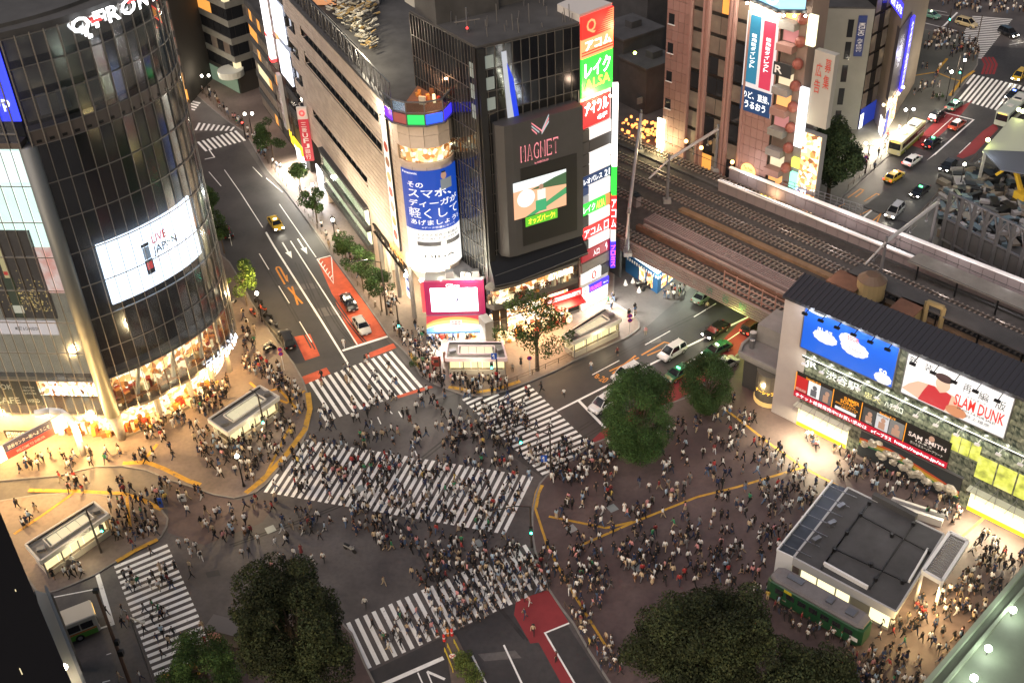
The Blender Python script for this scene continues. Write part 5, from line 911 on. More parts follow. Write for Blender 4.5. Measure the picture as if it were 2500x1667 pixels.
vert('MIZUHO', a[1] - 1.2, a[1] - (a[1] - c[1]) * .48, white); letters(wt, WP, [(sm - .5, sm + .5, c[1] + .8, c[1] + (a[1] - c[1]) * .45, 'みずほ銀行', white, 1)], .45)
W2 = Path([WP.p[1], WP.p[1] + [4.2, 4.2]]); dg_ = thing('dark_slot_building', 'dark narrow glass front with plants between two bank buildings', 'building', (*WP.p[1], 0)); MB().m(dglass).prism([tuple(W2.p[0]), tuple(W2.p[1]), tuple(W2.p[1] + [-4, 16]), tuple(W2.p[0] + [-2, 18])], 0, 30).build('wall', dg_)
for k in range(7):
    for j in range(3): MB().m([dimwin, darkwin, dimwin][j]).wall(W2, .2 + j * 1.9, 1.9 + j * 1.9, 4 + k * 3.6, 7 + k * 3.6, .02, .1).build('window', dg_)
MB().m(EM('shop_blue', (.02, .04, .3), .8)).wall(W2, .2, W2.len, .2, 4, .1, .2).m(EM('bank_white', (.95, .97, 1), 2.5)).wall(W2, .2, 1.3, .2, 3, .2, .25).build('shop_front', dg_)
# blue sign building
b1p, b2p = G2(2139, 340), G2(2232, 205); BB = Path([W2.p[1], b1p + [1, 0], b2p]); bbt = thing('blue_sign_building', 'building with fireworks picture and long glowing blue vertical signs, upper right', 'building', (*b1p, 0)); HB = 34
MB().m(M('tan_wall', (.3, .25, .2), .7, var=.08, vs=3)).prism([tuple(q) for q in BB.p] + [tuple(b2p + [-6, 14]), tuple(W2.p[1] + [-2, 18])], 0, HB).build('wall', bbt)
q = lambda x, y, o=0: BB.at(x, y, o)
k = [q(*p_, .4) for p_ in ((2187, 62), (2225, 38), (2205, 205), (2160, 225))]; a0_, a1_ = (k[0][0] + k[3][0]) / 2, (k[1][0] + k[2][0]) / 2; zz0, zz1 = (k[3][1] + k[2][1]) / 2, (k[0][1] + k[1][1]) / 2
MB().m(EM('night_print', (.04, .03, .03), .6)).wall(BB, a0_, a1_, zz0, zz1, .2, .4).build('poster', bbt); b = MB().m(EM('spark_print', (.85, .85, .9), 1.1))
for i in range(260): an = R.uniform(0, 6.28); r0_ = R.uniform(.2, 1.9) * R.uniform(.5, 1.3); s = (a0_ + a1_) / 2 + math.cos(an) * r0_; z = (zz0 * .4 + zz1 * .6) + math.sin(an) * r0_ * 1.7; b.quad(BB.P(s, z, .45), BB.P(s + .14, z, .45), BB.P(s + .14, z + .2, .45), BB.P(s, z + .2, .45))
b.build('firework_print', bbt); 
k0, k1 = q(2228, 52, .8), q(2212, 208, .8); sv = (k0[0] + k1[0]) / 2
MB().m(EM('sign_ultra', (.05, .04, .9), 2)).wall(BB, sv - 1.0, sv + 1.0, k1[1], k0[1], .5, 1.1).build('blade_sign', bbt); letters(bbt, BB, [(sv - .6, sv + .6, k1[1] + .6, k0[1] - .6, 'みずほ銀行 みずほ信託銀行', wn_, 1)], 1.15)
kt_ = q(2185, 20, .5); MB().m(EM('sign_ultra', (.05, .04, .9), 2)).wall(BB, kt_[0] - 3.6, kt_[0] + 3.4, kt_[1] - .4, kt_[1] + 1.9, .2, .6).build('sign_panel', bbt); letters(bbt, BB, [(kt_[0] - 3, kt_[0] - .6, kt_[1], kt_[1] + 1.5, 'MIZUHO', wn_), (kt_[0], kt_[0] + 3, kt_[1], kt_[1] + 1.5, 'みずほ', wn_)], .65)
MB().m(shelf_in).wall(BB, BB.S[1] + 3.5, BB.S[1] + 9, .2, 6, .05, .15).m(EM('bank_white', (.95, .97, 1), 2.5)).wall(BB, BB.S[1] - 3, BB.S[1] - .5, .2, 3.4, .1, .2).m(EM('shop_blue', (.02, .04, .3), .8)).wall(BB, BB.S[1] + .5, BB.S[1] + 3, .2, 5, .1, .2).build('shop_front', bbt)
b = MB().m(EM('tube_lamp', (1, .85, .5), 18))
for s in lin(a0_, a1_ + 1.4, 4): b.ball(BB.P(s, zz0 - 1, 1.2), .25, 6, 4)
b.build('flood_light', bbt); area(BB.P(BB.S[1] + 2, 4, 2), (.3, -.4, -1), 12, 1.5, 1600, (1, .86, .66)); lamp(*BB.P(sv, 14, 4), 250, (.5, .5, 1), .5, parent=bbt); lamp(*BB.P((a0_ + a1_) / 2, zz0 - 1, 2.4), 500, (1, .85, .6), .3, parent=bbt)
# small far rooftops and alley between the sign tower and the pink building
for (x, y, w, d_, h, nm) in ((1530, 210, 10, 9, 12, 'alley_house'), (1580, 250, 8, 8, 9, 'alley_house'), (1525, 80, 12, 12, 16, 'alley_house'), (1590, 120, 12, 10, 14, 'alley_house'), (1560, 20, 14, 12, 18, 'alley_house')):
    c = G(x, y); t = thing(nm, {210: 'low dark house with orange lit eaves by the railway', 250: 'small dark house beside the pink building', 80: 'dark house in the red glow behind the sign tower', 120: 'dark flat roofed house between tower and pink building', 20: 'dark house at the top edge beside the pink building'}[y], 'house', (c[0], c[1], 0), group='dim houses behind the railway')
    MB().m(dconc).box((c[0], c[1], h / 2), (w, d_, h), .6).build('wall', t); MB().m(roofm).box((c[0], c[1], h + .2), (w + .6, d_ + .6, .4), .6).box((c[0] + 1, c[1], h + 1), (2.5, 2, 1.4), .6).build('roof', t)
    for k in range(3): MB().m(R.choice([orgwin, dimwin, dimwin])).box((c[0] - w / 2 * .3 + k * 2 - 1, c[1] - d_ / 2 - 1.6 + k * 1.3, 3 + k * 2), (1.2, .3, 1.2), .6).build('window', t)
al = thing('food_alley', 'row of small orange lit stalls and lanterns beside the railway', 'stall', (*G2(1550, 330), 0)); b = MB().m(EM('lantern_glow', (1, .32, .08), 2.6))
for i in range(46): x, y = R.uniform(1515, 1612), R.uniform(285, 345); p = G(x, y, R.uniform(1.5, 4)); b.box(p, (R.uniform(.2, .7), .3, R.uniform(.2, .6)), R.uniform(0, 3))
b.m(dconc)
b.build('lantern', al, kind='stuff'); lamp(*G(1550, 320, 4), 900, (1, .3, .1), .5, parent=al); p = G(1550, 130, 14); MB().m(EM('lime_lamp', (.7, .9, .1), 20)).ball(p, .3, 6, 4).build('lamp', al); lamp(*p, 300, (.7, .85, .2), .3, parent=al)

# ================================================================== RAILWAY VIADUCT
def V(t, o, z): p = A0 + uu * t + nn * o; return (p[0], p[1], z)
rail = thing('railway_viaduct', 'railway viaduct with several tracks crossing above the road at right', 'viaduct', (*A0, 0))
ballast = M('ballast', (.045, .041, .039), .95, var=.35, vs=.8, bump=.3); rust = M('rust_brown', (.11, .055, .035), .85, var=.3, vs=1.5); rmet = M('rail_metal', (.3, .26, .23), .35, .8); slp = M('sleeper_grey', (.2, .165, .14), .85, var=.3, vs=2); pinkc = M('pinkish_beam', (.2, .155, .14), .7, var=.12, vs=2)
T0, T1 = -60, 95
dk2 = MB().m(ballast).prism([V(T0, .4, 0)[:2], V(T1, .4, 0)[:2], V(T1, 27.5, 0)[:2], V(T0, 25, 0)[:2]], 5.4, 6.2); dk2.m(dconc).prism([V(T0, .6, 0)[:2], V(-3, .6, 0)[:2], V(-3, 25, 0)[:2], V(T0, 24, 0)[:2]], 0, 5.4).prism([V(29, 1, 0)[:2], V(T1, 1, 0)[:2], V(T1, 27, 0)[:2], V(29, 27, 0)[:2]], 0, 5.4); dk2.build('deck', rail)
GP = Path([V(-1, 0, 0)[:2], V(29, 0, 0)[:2]])
b = MB().m(pinkc).wall(GP, 0, 30, 5.0, 7.05, -.4, 0)
for z in (5.0, 5.4, 5.8, 6.2, 6.6, 6.95): b.wall(GP, 0, 30, z, z + .14, 0, .14)
b.build('girder', rail)
def on_g(x0, y0, x1, y1, txt, m_): a = GP.at(x0, y0, .15); c = GP.at(x1, y1, .15); letters(rail, GP, [(a[0], c[0], 5.35, 6.75, txt, m_)], .18)
sgm = M('station_green', (.03, .12, .08), .6); gyl = M('letter_grey', (.2, .2, .18), .6)
for x, y, w, ch in ((1733, 700, 1.2, '渋'), (1772, 725, 1.2, '谷'), (1813, 750, 1.3, '駅')): a = GP.at(x, y, .15)[0]; letters(rail, GP, [(a - w / 2, a + w / 2, 5.45, 6.7, ch, sgm)], .18)
a = GP.at(1576, 624, .15)[0]; c = GP.at(1613, 643, .15)[0]; letters(rail, GP, [(a, c, 5.7, 6.3, 'SHIBUYA', gyl)], .18); a = GP.at(1625, 650, .15)[0]; c = GP.at(1662, 670, .15)[0]; letters(rail, GP, [(a, c, 5.7, 6.3, 'STATION', gyl)], .18); a = GP.at(1690, 684, .15)[0]; letters(rail, GP, [(a, a + 1, 5.6, 6.5, 'JR', gyl)], .18)
WPth = Path([V(-40, 0, 0)[:2], V(-1, 0, 0)[:2]]); MB().m(dconc).wall(WPth, 0, WPth.len, 0, 6.6, -.4, 0).build('side_wall', rail)
def strip(o0, o1, z0, z1, m_, name, t0=T0, t1=T1): return MB().m(m_).prism([V(t0, o0, 0)[:2], V(t1, o0, 0)[:2], V(t1, o1, 0)[:2], V(t0, o1, 0)[:2]], z0, z1).build(name, rail)
def skew(oa, ob, w, z0, z1, m_, name, t0, t1): return MB().m(m_).prism([V(t0, oa, 0)[:2], V(t1, ob, 0)[:2], V(t1, ob + w, 0)[:2], V(t0, oa + w, 0)[:2]], z0, z1).build(name, rail)
def track(o, o2=None, t0=T0, t1=T1, z=6.2):
    o2 = o if o2 is None else o2; f = lambda t, d: V(t, o + (o2 - o) * (t - t0) / (t1 - t0) + d, 0)
    tr = thing('railway_track', 'railway track %s on the viaduct' % {2.6: 'nearest the road edge', 10.6: 'second from the road edge, past the grey walkway', 15.4: 'third from the road edge, past the rusty strip', 19.6: 'fourth from the road edge, below the pale parapet', 25.0: 'in the pale walled trough at the far side'}[round(o, 1)], 'railway track', V((t0 + t1) / 2, o, z))
    b = MB().m(slp); n = int((t1 - t0) / .75)
    for i in range(n):
        t = t0 + (i + .5) * (t1 - t0) / n; p, q = f(t, -1.1), f(t, 1.1); b.beam((p[0], p[1], z + .08), (q[0], q[1], z + .08), .26, .16)
    b.build('sleepers', tr, kind='stuff')
    for d in (-.53, .53): p, q = f(t0, d), f(t1, d); MB().m(rmet).beam((p[0], p[1], z + .24), (q[0], q[1], z + .24), .1, .18).build('rail', tr)
for o, o2 in ((2.6, 3.0), (10.6, 11.8), (15.4, 17.6), (19.6, 20.6), (25, 26.5)): track(o, o2)
skew(.3, .3, .5, 6.2, 6.9, rust, 'rusty_kerb', -3, 29); skew(4.4, 4.6, .7, 6.2, 7.0, rust, 'cable_trough', -2, 60); skew(12.9, 14.4, 1.0, 6.2, 6.7, M('ochre_strip', (.16, .1, .055), .8, var=.3, vs=1.5), 'walk_strip', -1, 70); skew(22, 24, .5, 6.2, 6.5, dconc, 'cable_trough', -60, 90)
cb_ = MB().m(M('walkway_grey', (.24, .19, .19), .6, .3))
for k in range(6): cb_.beam(V(-2, 6.4 + k * .36, 7.35), V(75, 6.6 + k * .36, 7.35), .16, .1)
cb_.beam(V(-2, 6.2, 6.8), V(75, 6.4, 6.8), .15, 1.1).beam(V(-2, 8.5, 6.8), V(75, 8.7, 6.8), .15, 1.1); cb_.build('cable_walkway', rail)
b = MB().m(pinkc).beam(V(-1, 5.1, 7.1), V(40, 5.2, 7.1), .5, .5)
for t in range(0, 40, 4): b.beam(V(t, 5.1, 6.2), V(t, 5.1, 7.1), .4, .7)
b.build('cable_beam', rail)
lpk = M('pale_pink_wall', (.2, .17, .172), .6, var=.08, vs=2); cop = M('white_coping', (.85, .85, .85), .5)
for oa, ob, h in ((22.2, 25.6, 8.0), (26.0, 29.5, 8.4)):
    t0 = -1 if oa < 25 else -2; fo = lambda t: oa + (ob - oa) * (t - t0) / 70.0; pth = Path([V(t0, fo(t0), 0)[:2], V(90, fo(90), 0)[:2]]); w_ = thing('trough_wall', 'pale panelled parapet wall with white coping, %s side of the far trough track' % ('near' if oa < 25 else 'far'), 'parapet', V(t0, oa, 6.2))
    MB().m(cop).wall(pth, 0, pth.len, h, h + .25, -.45, .15).build('coping', w_); n = int(pth.len / 1.8); cells(pth, lin(0, pth.len, n), [6.2, h - .02], -.15, .2, .06, lpk, w_, 'wall_panel', 60)
for t in range(2, 60, 9): lamp(*V(t, 24.8, 9.6), 110, (1, .92, .9), .3, parent=rail)
# railings at street edge
b = MB().m(M('rail_fence', (.28, .15, .12), .6)); 
for i in range(7): t = 18 + i * 2.2; b.beam(V(t, .9, 6.2), V(t, .9, 9.6), .14); 
for z in (7.4, 8.4, 9.4): b.beam(V(18, .9, z), V(31, .9, z), .08)
b.build('fence', rail)
b = MB().m(steel); f0_ = [G(1908, 460, 8), G(2104, 525, 8)]
for i in range(14): q_ = f0_[0] + (f0_[1] - f0_[0]) * i / 13; b.beam(q_, q_ + [0, 0, 1.6], .1)
for z in (.5, 1, 1.6): b.beam(f0_[0] + [0, 0, z], f0_[1] + [0, 0, z], .08)
b.build('far_fence', rail)
def gantry(p1, p2, h, lab):
    a, c = G(*p1, 6.2), G(*p2, 6.2); t = thing('catenary_gantry', lab, 'gantry', a); d = (c - a) / np.linalg.norm(c - a)
    for q_ in (a, c): MB().m(M('mast_grey', (.16, .16, .17), .6, .4)).tube(q_, q_ + [0, 0, h + .8], .28, .2, 8).build('mast', t); MB().m(conc).box(q_ + [0, 0, .3], (1.2, 1.2, .6)).build('mast_base', t)
    MB().m(M('tube_pale', (.5, .48, .46), .4, .4)).tube(a - d * 5 + [0, 0, h - 1.2], a + [0, 0, h], .14).tube(a + [0, 0, h], c + [0, 0, h], .26, n=10).build('cross_beam', t)
    b = MB().m(steel)
    for f in (-.2, .2, .5, .8): q_ = a + (c - a) * f + [0, 0, h]; b.tube(q_, q_ - [0, 0, 1.6], .05, n=5).tube(q_ - [0, 0, 1.6], q_ - [0, 0, 1.3] + d * 1.4, .04, n=5).box(q_ - [0, 0, 1.7], (.3, .3, .25))
    b.build('insulator_arm', t)
gantry((1628, 494), (1745, 418), 7.5, 'overhead line gantry in front of the pink building'); gantry((2143, 703), (2268, 604), 7.5, 'overhead line gantry behind the station water tank'); gantry((1532, 622), (1562, 372), 7.0, 'overhead line gantry beside the sign tower')
b = MB().m(black)
for o in (2.8, 11, 16.4, 20): b.tube(V(T0, o, 12.2), V(T1, o + .8, 12.2), .05, n=4)
b.build('overhead_wire', rail)
for i, (x, y) in enumerate(((1547, 495), (1555, 503))): c = G(x, y, 6.2); t = thing('relay_box', 'pale railway relay cabinet, %s of a pair by the gantry' % ('left' if i == 0 else 'right'), 'cabinet', c, group='relay cabinets on the viaduct'); MB().m(lpk).box(c + [0, 0, .9], (.9, .9, 1.8), .5).m(dark).box(c + [0, 0, 1.85], (1.0, 1.0, .1), .5).build('housing', t); MB().m(dark).box(c + [-.1, -.5, .9], (.06, .1, .4), .5).build('handle', t)
for x, y in ((1600, 600), (1680, 500), (1850, 650), (1760, 560), (2000, 640), (2300, 760), (2400, 900)): p = G(x, y, 12); lamp(p[0], p[1], 12, 130, (1, .7, .5), .5, parent=rail)
for x, y in ((1790, 770), (1850, 740)): p = G(x, y, 4.6); lamp(p[0], p[1], 4.4, 260, (.8, .95, .2), .3, parent=rail)
# shop under the viaduct
US = Path([G2(1527, 662), G2(1604, 717), G2(1648, 680)]); us = thing('underpass_shop', 'small blue shop with lit white eaves under the railway bridge', 'shop', (*US.p[1], 0))
MB().m(M('shop_blue_paint', (.02, .1, .25), .5)).wall(US, 0, US.len, 0, 3.3, -.4, 0).build('wall', us); MB().m(EM('eave_white', (.9, 1, .95), 2.2)).wall(US, 2, US.len, 3.35, 4.7, -.3, -.1).build('eave_panel', us)
b = MB().m(white)
for s in lin(1, US.len - .5, 22): b.wall(US, s, s + .2, 2.9, 3.35, .5, .6)
b.build('valance', us)
for s in (3.4, 5.2, US.S[1] + 1.1, US.S[1] + 3): MB().m(warm_in).wall(US, s, s + 1.3, .4, 2.6, .02, .08).build('window', us)
lamp(*US.P(US.S[1], 4.2, 1.2), 420, (.95, 1, .9), .3, parent=us); lamp(*US.P(US.S[1] + 5, 3.8, 2.2), 420, (.9, 1, .75), .3, parent=us)

# ================================================================== STATION BUILDING
sa, sb_ = G2(1943, 1033), G2(2338, 1230); sd_ = (sb_ - sa) / np.linalg.norm(sb_ - sa); SW_ = Path([sa - sd_ * 3.6, sa + sd_ * 42]); S_ = SW_.at
stn = thing('station_building', 'station building with green marble wall, large billboards and dark ribbed roof', 'building', (*sa, 0))
def marble():
    m = bpy.data.materials.new('green_marble'); m.use_nodes = True; nt = m.node_tree; b = nt.nodes['Principled BSDF']; tc = nt.nodes.new('ShaderNodeTexCoord'); n = nt.nodes.new('ShaderNodeTexNoise'); n.inputs['Scale'].default_value = .55; n.inputs['Detail'].default_value = 7; n.inputs['Distortion'].default_value = 1.6
    r = nt.nodes.new('ShaderNodeValToRGB'); r.color_ramp.elements[0].position = .42; r.color_ramp.elements[0].color = (.02, .032, .026, 1); r.color_ramp.elements[1].position = .68; r.color_ramp.elements[1].color = (.3, .32, .24, 1)
    nt.links.new(tc.outputs['Object'], n.inputs['Vector']); nt.links.new(n.outputs[0], r.inputs[0]); nt.links.new(r.outputs[0], b.inputs['Base Color']); b.inputs['Roughness'].default_value = .3; return m
mb_ = marble(); back_ = lambda s, o: SW_.P(s, 0, -o)[:2]
MB().m(dconc).prism([back_(0, .3), back_(SW_.len, .3), back_(SW_.len, 5), back_(0, 5)], 0, 18.3).build('structure_core', stn)
SS0 = S_(1943, 1000)[0]; SE = SW_.len
cells(SW_, lin(SS0, SE, 26), [0, 1.6, 3.4, 5.2, 7.0, 8.8, 10.6, 12.4, 14.2, 16, 18.1], .0, .3, .03, mb_, stn, 'marble_slab', 280)
MB().m(M('end_wall_pale', (.36, .32, .31), .7, var=.08, vs=3)).wall(SW_, 0, SS0 + .4, 0, 18.2, -.3, .2).build('end_wall', stn)
rfm = M('dark_ribbed_roof', (.035, .036, .045), .5, .2); e0 = [SW_.P(0, 18.6, .9), SW_.P(SE, 18.6, .9), SW_.P(SE, 19.6, -3.6), SW_.P(0, 19.6, -3.6)]
MB().m(rfm).add(e0 + [tuple(np.array(q_) - [0, 0, .35]) for q_ in e0], [(0, 1, 2, 3), (7, 6, 5, 4), (0, 4, 5, 1), (3, 7, 4, 0), (1, 5, 6, 2), (2, 6, 7, 3)]).build('roof', stn)
for s in lin(.2, SE - .2, 66): MB().m(rfm).beam(SW_.P(s, 18.66, .9), SW_.P(s, 19.66, -3.6), .13, .14).build('roof_rib', stn)
# billboards
a, c = S_(1967, 745, .4), S_(2176, 945, .4); a2, c2 = S_(1955, 847, .4), S_(2197, 845, .4); x0, x1, z1, z0 = (a[0] + a2[0]) / 2, (c[0] + c2[0]) / 2, (a[1] + c2[1]) / 2, (c[1] + a2[1]) / 2
bb1 = thing('blue_billboard', 'large blue billboard with white clouds on the station wall', 'billboard', SW_.P((x0 + x1) / 2, z0, .4)); W_, H_ = x1 - x0, z1 - z0
MB().m(EM('sky_blue_print', (.01, .12, .7), .75)).wall(SW_, x0, x1, z0, z1, .15, .4).build('face', bb1); MB().m(steel).wall(SW_, x0 - .12, x1 + .12, z0 - .12, z0, .1, .45).wall(SW_, x0 - .12, x1 + .12, z1, z1 + .12, .1, .45).wall(SW_, x0 - .12, x0, z0, z1, .1, .45).wall(SW_, x1, x1 + .12, z0, z1, .1, .45).build('frame', bb1)
cw = EM('cloud_print', (.9, .92, .95), .8)
def cloud(cx, cz, w, h, o=.43):
    b = MB().m(cw); pts = []
    for i in range(72): an = 2 * math.pi * i / 72; k_ = 1 + .09 * abs(math.sin(an * 5.5)); pts.append(SW_.P(cx + w / 2 * math.cos(an) * k_, cz + h / 2 * math.sin(an) * k_, o))
    b.add(pts, [tuple(range(72))]).build('cloud_print', bb1)
cloud(x0 + W_ * .25, z0 + H_ * .46, W_ * .25, H_ * .26); cloud(x0 + W_ * .57, z0 + H_ * .50, W_ * .28, H_ * .32); cloud(x0 + W_ * .5, z0 + H_ * .64, W_ * .2, H_ * .28, .425); cloud(x0 + W_ * .9, z0 + H_ * .12, W_ * .17, H_ * .24); cloud(x0 + W_ * .13, z0 + H_ * .95, W_ * .2, H_ * .09, .42)
letters(bb1, SW_, [(x0 + W_ * .16, x0 + W_ * .32, z0 + H_ * .52, z0 + H_ * .66, 'ほしまで', EM('letters_cloud', (1, 1, 1), 1.2)), (x0 + W_ * .51, x0 + W_ * .65, z0 + H_ * .44, z0 + H_ * .52, 'SoftBank', EM('soft_grey', (.5, .5, .52), .7)), (x0 + W_ * .85, x0 + W_ * .93, z0 + H_ * .2, z0 + H_ * .33, '50', EM('letters_cloud', (1, 1, 1), 1.2)), (x0 + W_ * .48, x0 + W_ * .6, z0 + H_ * .66, z0 + H_ * .76, '50GB', sred)], .46)
fl = EM('billboard_lamp_glow', (.9, .95, 1), 6)
for i in range(6): s = x0 + W_ * (.06 + .176 * i); MB().m(dark).beam(SW_.P(s, z1 + .3, .3), SW_.P(s, z1 - .1, 1.7), .1).box(SW_.P(s, z1 - .1, 1.8), (.7, .3, .25), math.atan2(sd_[1], sd_[0])).build('lamp_arm', bb1); lamp(*SW_.P(s, z1 - .35, 1.7), 55, (.85, .92, 1), .15, parent=bb1)
a, c = S_(1967 + 262, 858, .4), S_(2452, 1067, .4); tl = S_(2221, 863, .4); x0, x1 = tl[0] - .1, S_(2450, 1068, .4)[0]; z1, z0 = S_(2221, 863, .4)[1], S_(2450, 1070, .4)[1]
bb2 = thing('white_billboard', 'white comic book billboard with red lettering and a player in a red jersey', 'billboard', SW_.P((x0 + x1) / 2, z0, .4)); W_, H_ = x1 - x0, z1 - z0
MB().m(EM('paper_print', (.92, .9, .88), .75)).wall(SW_, x0, x1, z0, z1, .15, .4).build('face', bb2); MB().m(steel).wall(SW_, x0 - .12, x1 + .12, z0 - .12, z0, .1, .45).wall(SW_, x0 - .12, x1 + .12, z1, z1 + .12, .1, .45).wall(SW_, x0 - .12, x0, z0, z1, .1, .45).wall(SW_, x1, x1 + .12, z0, z1, .1, .45).build('frame', bb2)
sk = EM('print_skin2', (.75, .5, .36), .7); jr = EM('print_jersey', (.55, .03, .04), .7)
poly2 = lambda pts, m_, o: MB().m(m_).add([SW_.P(x0 + W_ * u_, z0 + H_ * v_, o) for u_, v_ in pts], [tuple(range(len(pts)))]).build('player_picture', bb2)
poly2([(.0, .12), (.06, .3), (.14, .45), (.3, .5), (.5, .46), (.56, .3), (.62, .12), (.62, .02), (.2, .02)], sk, .42); poly2([(.17, .02), (.2, .25), (.24, .48), (.3, .5), (.36, .4), (.42, .48), (.47, .44), (.46, .2), (.43, .02)], jr, .43)
b = MB().m(sk); text_on(b, '●', lambda u_, v_: SW_.P(x0 + W_ * (.3 + .14 * u_), z0 + H_ * (.45 + .36 * v_), .44)); b.m(EM('print_hair_dark', (.06, .03, .03), .6)); text_on(b, '●', lambda u_, v_: SW_.P(x0 + W_ * (.285 + .17 * u_), z0 + H_ * (.68 + .2 * v_), .45)); b.build('player_picture', bb2)
b = MB().m(EM('print_ball', (.6, .25, .12), .7)); text_on(b, '●', lambda u_, v_: SW_.P(x0 + W_ * (.44 + .2 * u_), z0 + H_ * (.0 + .26 * v_), .46)); b.build('player_picture', bb2)
FF = lambda a_, b_, c_, d_, t_, m_: (x0 + W_ * a_, x0 + W_ * b_, z0 + H_ * c_, z0 + H_ * d_, t_, m_)
letters(bb2, SW_, [FF(.02, .1, .76, .98, '新', ink), FF(.17, .25, .78, .96, '装', ink), FF(.55, .63, .68, .88, '再', ink), FF(.7, .79, .66, .86, '編', ink), FF(.86, .95, .62, .84, '版', ink), FF(.5, .97, .28, .56, 'SLAM DUNK', EM('slam_red', (.85, .03, .02), .8)), FF(.6, .78, .57, .62, 'スラムダンク', ink), FF(.54, .9, .22, .28, '20 vol.s 1-6 FOR SALE!', ink), FF(.63, .86, .1, .18, '井上雄彦', ink)], .47)
for i in range(5): s = x0 + W_ * (.1 + .2 * i); MB().m(dark).beam(SW_.P(s, z1 + .3, .3), SW_.P(s, z1 - .1, 1.7), .1).box(SW_.P(s, z1 - .1, 1.8), (.7, .3, .25), math.atan2(sd_[1], sd_[0])).build('lamp_arm', bb2); lamp(*SW_.P(s, z1 - .35, 1.7), 40, (1, .97, .92), .15, parent=bb2)
# light rail under the billboards with floodlights, marble letters
z_ = 11.1; MB().m(EM('light_rail', (1, 1, .85), 1.6)).wall(SW_, SS0 + .3, SE, z_ + .28, z_ + .36, .75, .85).m(dark).wall(SW_, SS0 + .3, SE, z_, z_ + .28, .6, .85).build('light_rail', stn)
for i in range(14): s = SS0 + 1 + i * 2.45; MB().m(white).beam(SW_.P(s, z_ - .1, .3), SW_.P(s, z_ - .3, 1.5), .07).box(SW_.P(s, z_ - .35, 1.5), (.6, .3, .18), math.atan2(sd_[1], sd_[0])).build('flood_light', stn); lamp(*SW_.P(s, z_ - .6, 1.3), 34, (1, 1, .8), .15, parent=stn)
a = S_(1973, 880, .2)[0]; letters(stn, SW_, [(a - .3, a + 1.3, 9.4, 10.7, 'JR', EM('letters_pale', (.95, .98, .9), 1.1)), (a + 2.6, a + 7.0, 9.2, 10.4, '渋谷駅', EM('letters_pale', (.95, .98, .9), 1.1)), (a + 7.8, a + 10, 9.0, 9.9, '忠犬', EM('letters_gold', (.8, .75, .35), .9)), (a + 10.5, a + 12.8, 9, 9.9, 'ハチ公口', EM('letters_pale', (.95, .98, .9), 1.1))], .2)
# posters strip and red lettering band
p0 = S_(1945, 903, .5)[0]; p1 = S_(2325, 1075, .5)[0]; pz1, pz0 = 8.3, 5.45; ps = thing('poster_strip', 'long row of concert posters above a red lettering band on the station wall', 'billboard', SW_.P((p0 + p1) / 2, 4.6, .4)); W_ = p1 - p0
MB().m(EM('strip_black', (.015, .012, .01), .6)).wall(SW_, p0, p1, pz0, pz1, .2, .4).build('backing', ps); red_b = EM('band_red', (.5, .01, .03), .9); MB().m(red_b).wall(SW_, p0, p1, 4.55, 5.4, .2, .45).build('red_band', ps)
og = EM('orange_print', (1, .38, .03), 1.0); PZ = lambda a_, b_, c_, d_, t_, m_: (p0 + W_ * a_, p0 + W_ * b_, pz0 + 2.85 * c_, pz0 + 2.85 * d_, t_, m_)
for i, (a_, b_, m_) in enumerate(((.005, .085, EM('po_red', (.5, .02, .02), .8)), (.09, .17, EM('po_white', (.8, .8, .8), .8)), (.175, .25, EM('po_grey', (.12, .12, .13), .8)), (.46, .54, EM('po_dark', (.06, .06, .06), .8)), (.545, .625, EM('po_pale', (.6, .6, .62), .8)), (.63, .72, EM('po_mid', (.2, .19, .18), .8)))):
    MB().m(m_).wall(SW_, p0 + W_ * a_, p0 + W_ * b_, pz0 + .15, pz1 - .45, .4, .44).build('poster', ps)
    b = MB().m(EM('print_skin', (.55, .32, .22), .6) if i != 1 else EM('po_grey', (.12, .12, .13), .8)); 
    if i: text_on(b, '●', lambda u_, v_: SW_.P(p0 + W_ * (a_ + .03 + .03 * u_), pz0 + 1.3 + .7 * v_, .46)); b.wall(SW_, p0 + W_ * (a_ + .02), p0 + W_ * (b_ - .02), pz0 + .3, pz0 + 1.3, .44, .46).build('poster_picture', ps)
for a_ in (.0, .255, .445, .725): MB().m(og).wall(SW_, p0 + W_ * a_, p0 + W_ * a_ + .08, pz0, pz1, .4, .46).build('trim', ps)
letters(ps, SW_, [PZ(.07, .17, .82, .98, 'Saturday.8.18', og), PZ(.33, .43, .72, .9, 'SUMMER', og), PZ(.31, .41, .52, .7, 'SONIC', og), PZ(.28, .43, .38, .48, 'ZOZOマリンスタジアム', og), PZ(.32, .42, .28, .36, '&幕張メッセ', og), PZ(.56, .66, .82, .98, 'Sunday.8.19', og), PZ(.49, .53, .1, .22, 'BECK', white), PZ(.55, .62, .72, .82, 'CHANCE THE RAPPER', ink), PZ(.01, .08, .1, .24, 'NOEL GALLAGHER', white), PZ(.75, .98, .48, .7, 'SAM SMITH', EM('po_skin', (.8, .65, .58), .8)), PZ(.8, .9, .34, .44, '10.9.2', white), PZ(.77, .97, .14, .28, 'さいたまスーパーアリーナ', white)], .49)
MB().m(EM('po_white', (.8, .8, .8), .8)).wall(SW_, p0 + W_ * .28, p0 + W_ * .42, pz0 + .2, pz0 + .6, .4, .45).build('poster', ps); b = MB().m(EM('print_skin', (.55, .32, .22), .6)); text_on(b, '●', lambda u_, v_: SW_.P(p0 + W_ * (.87 + .035 * u_), pz0 + 1.9 + .8 * v_, .46)); b.build('poster_picture', ps)
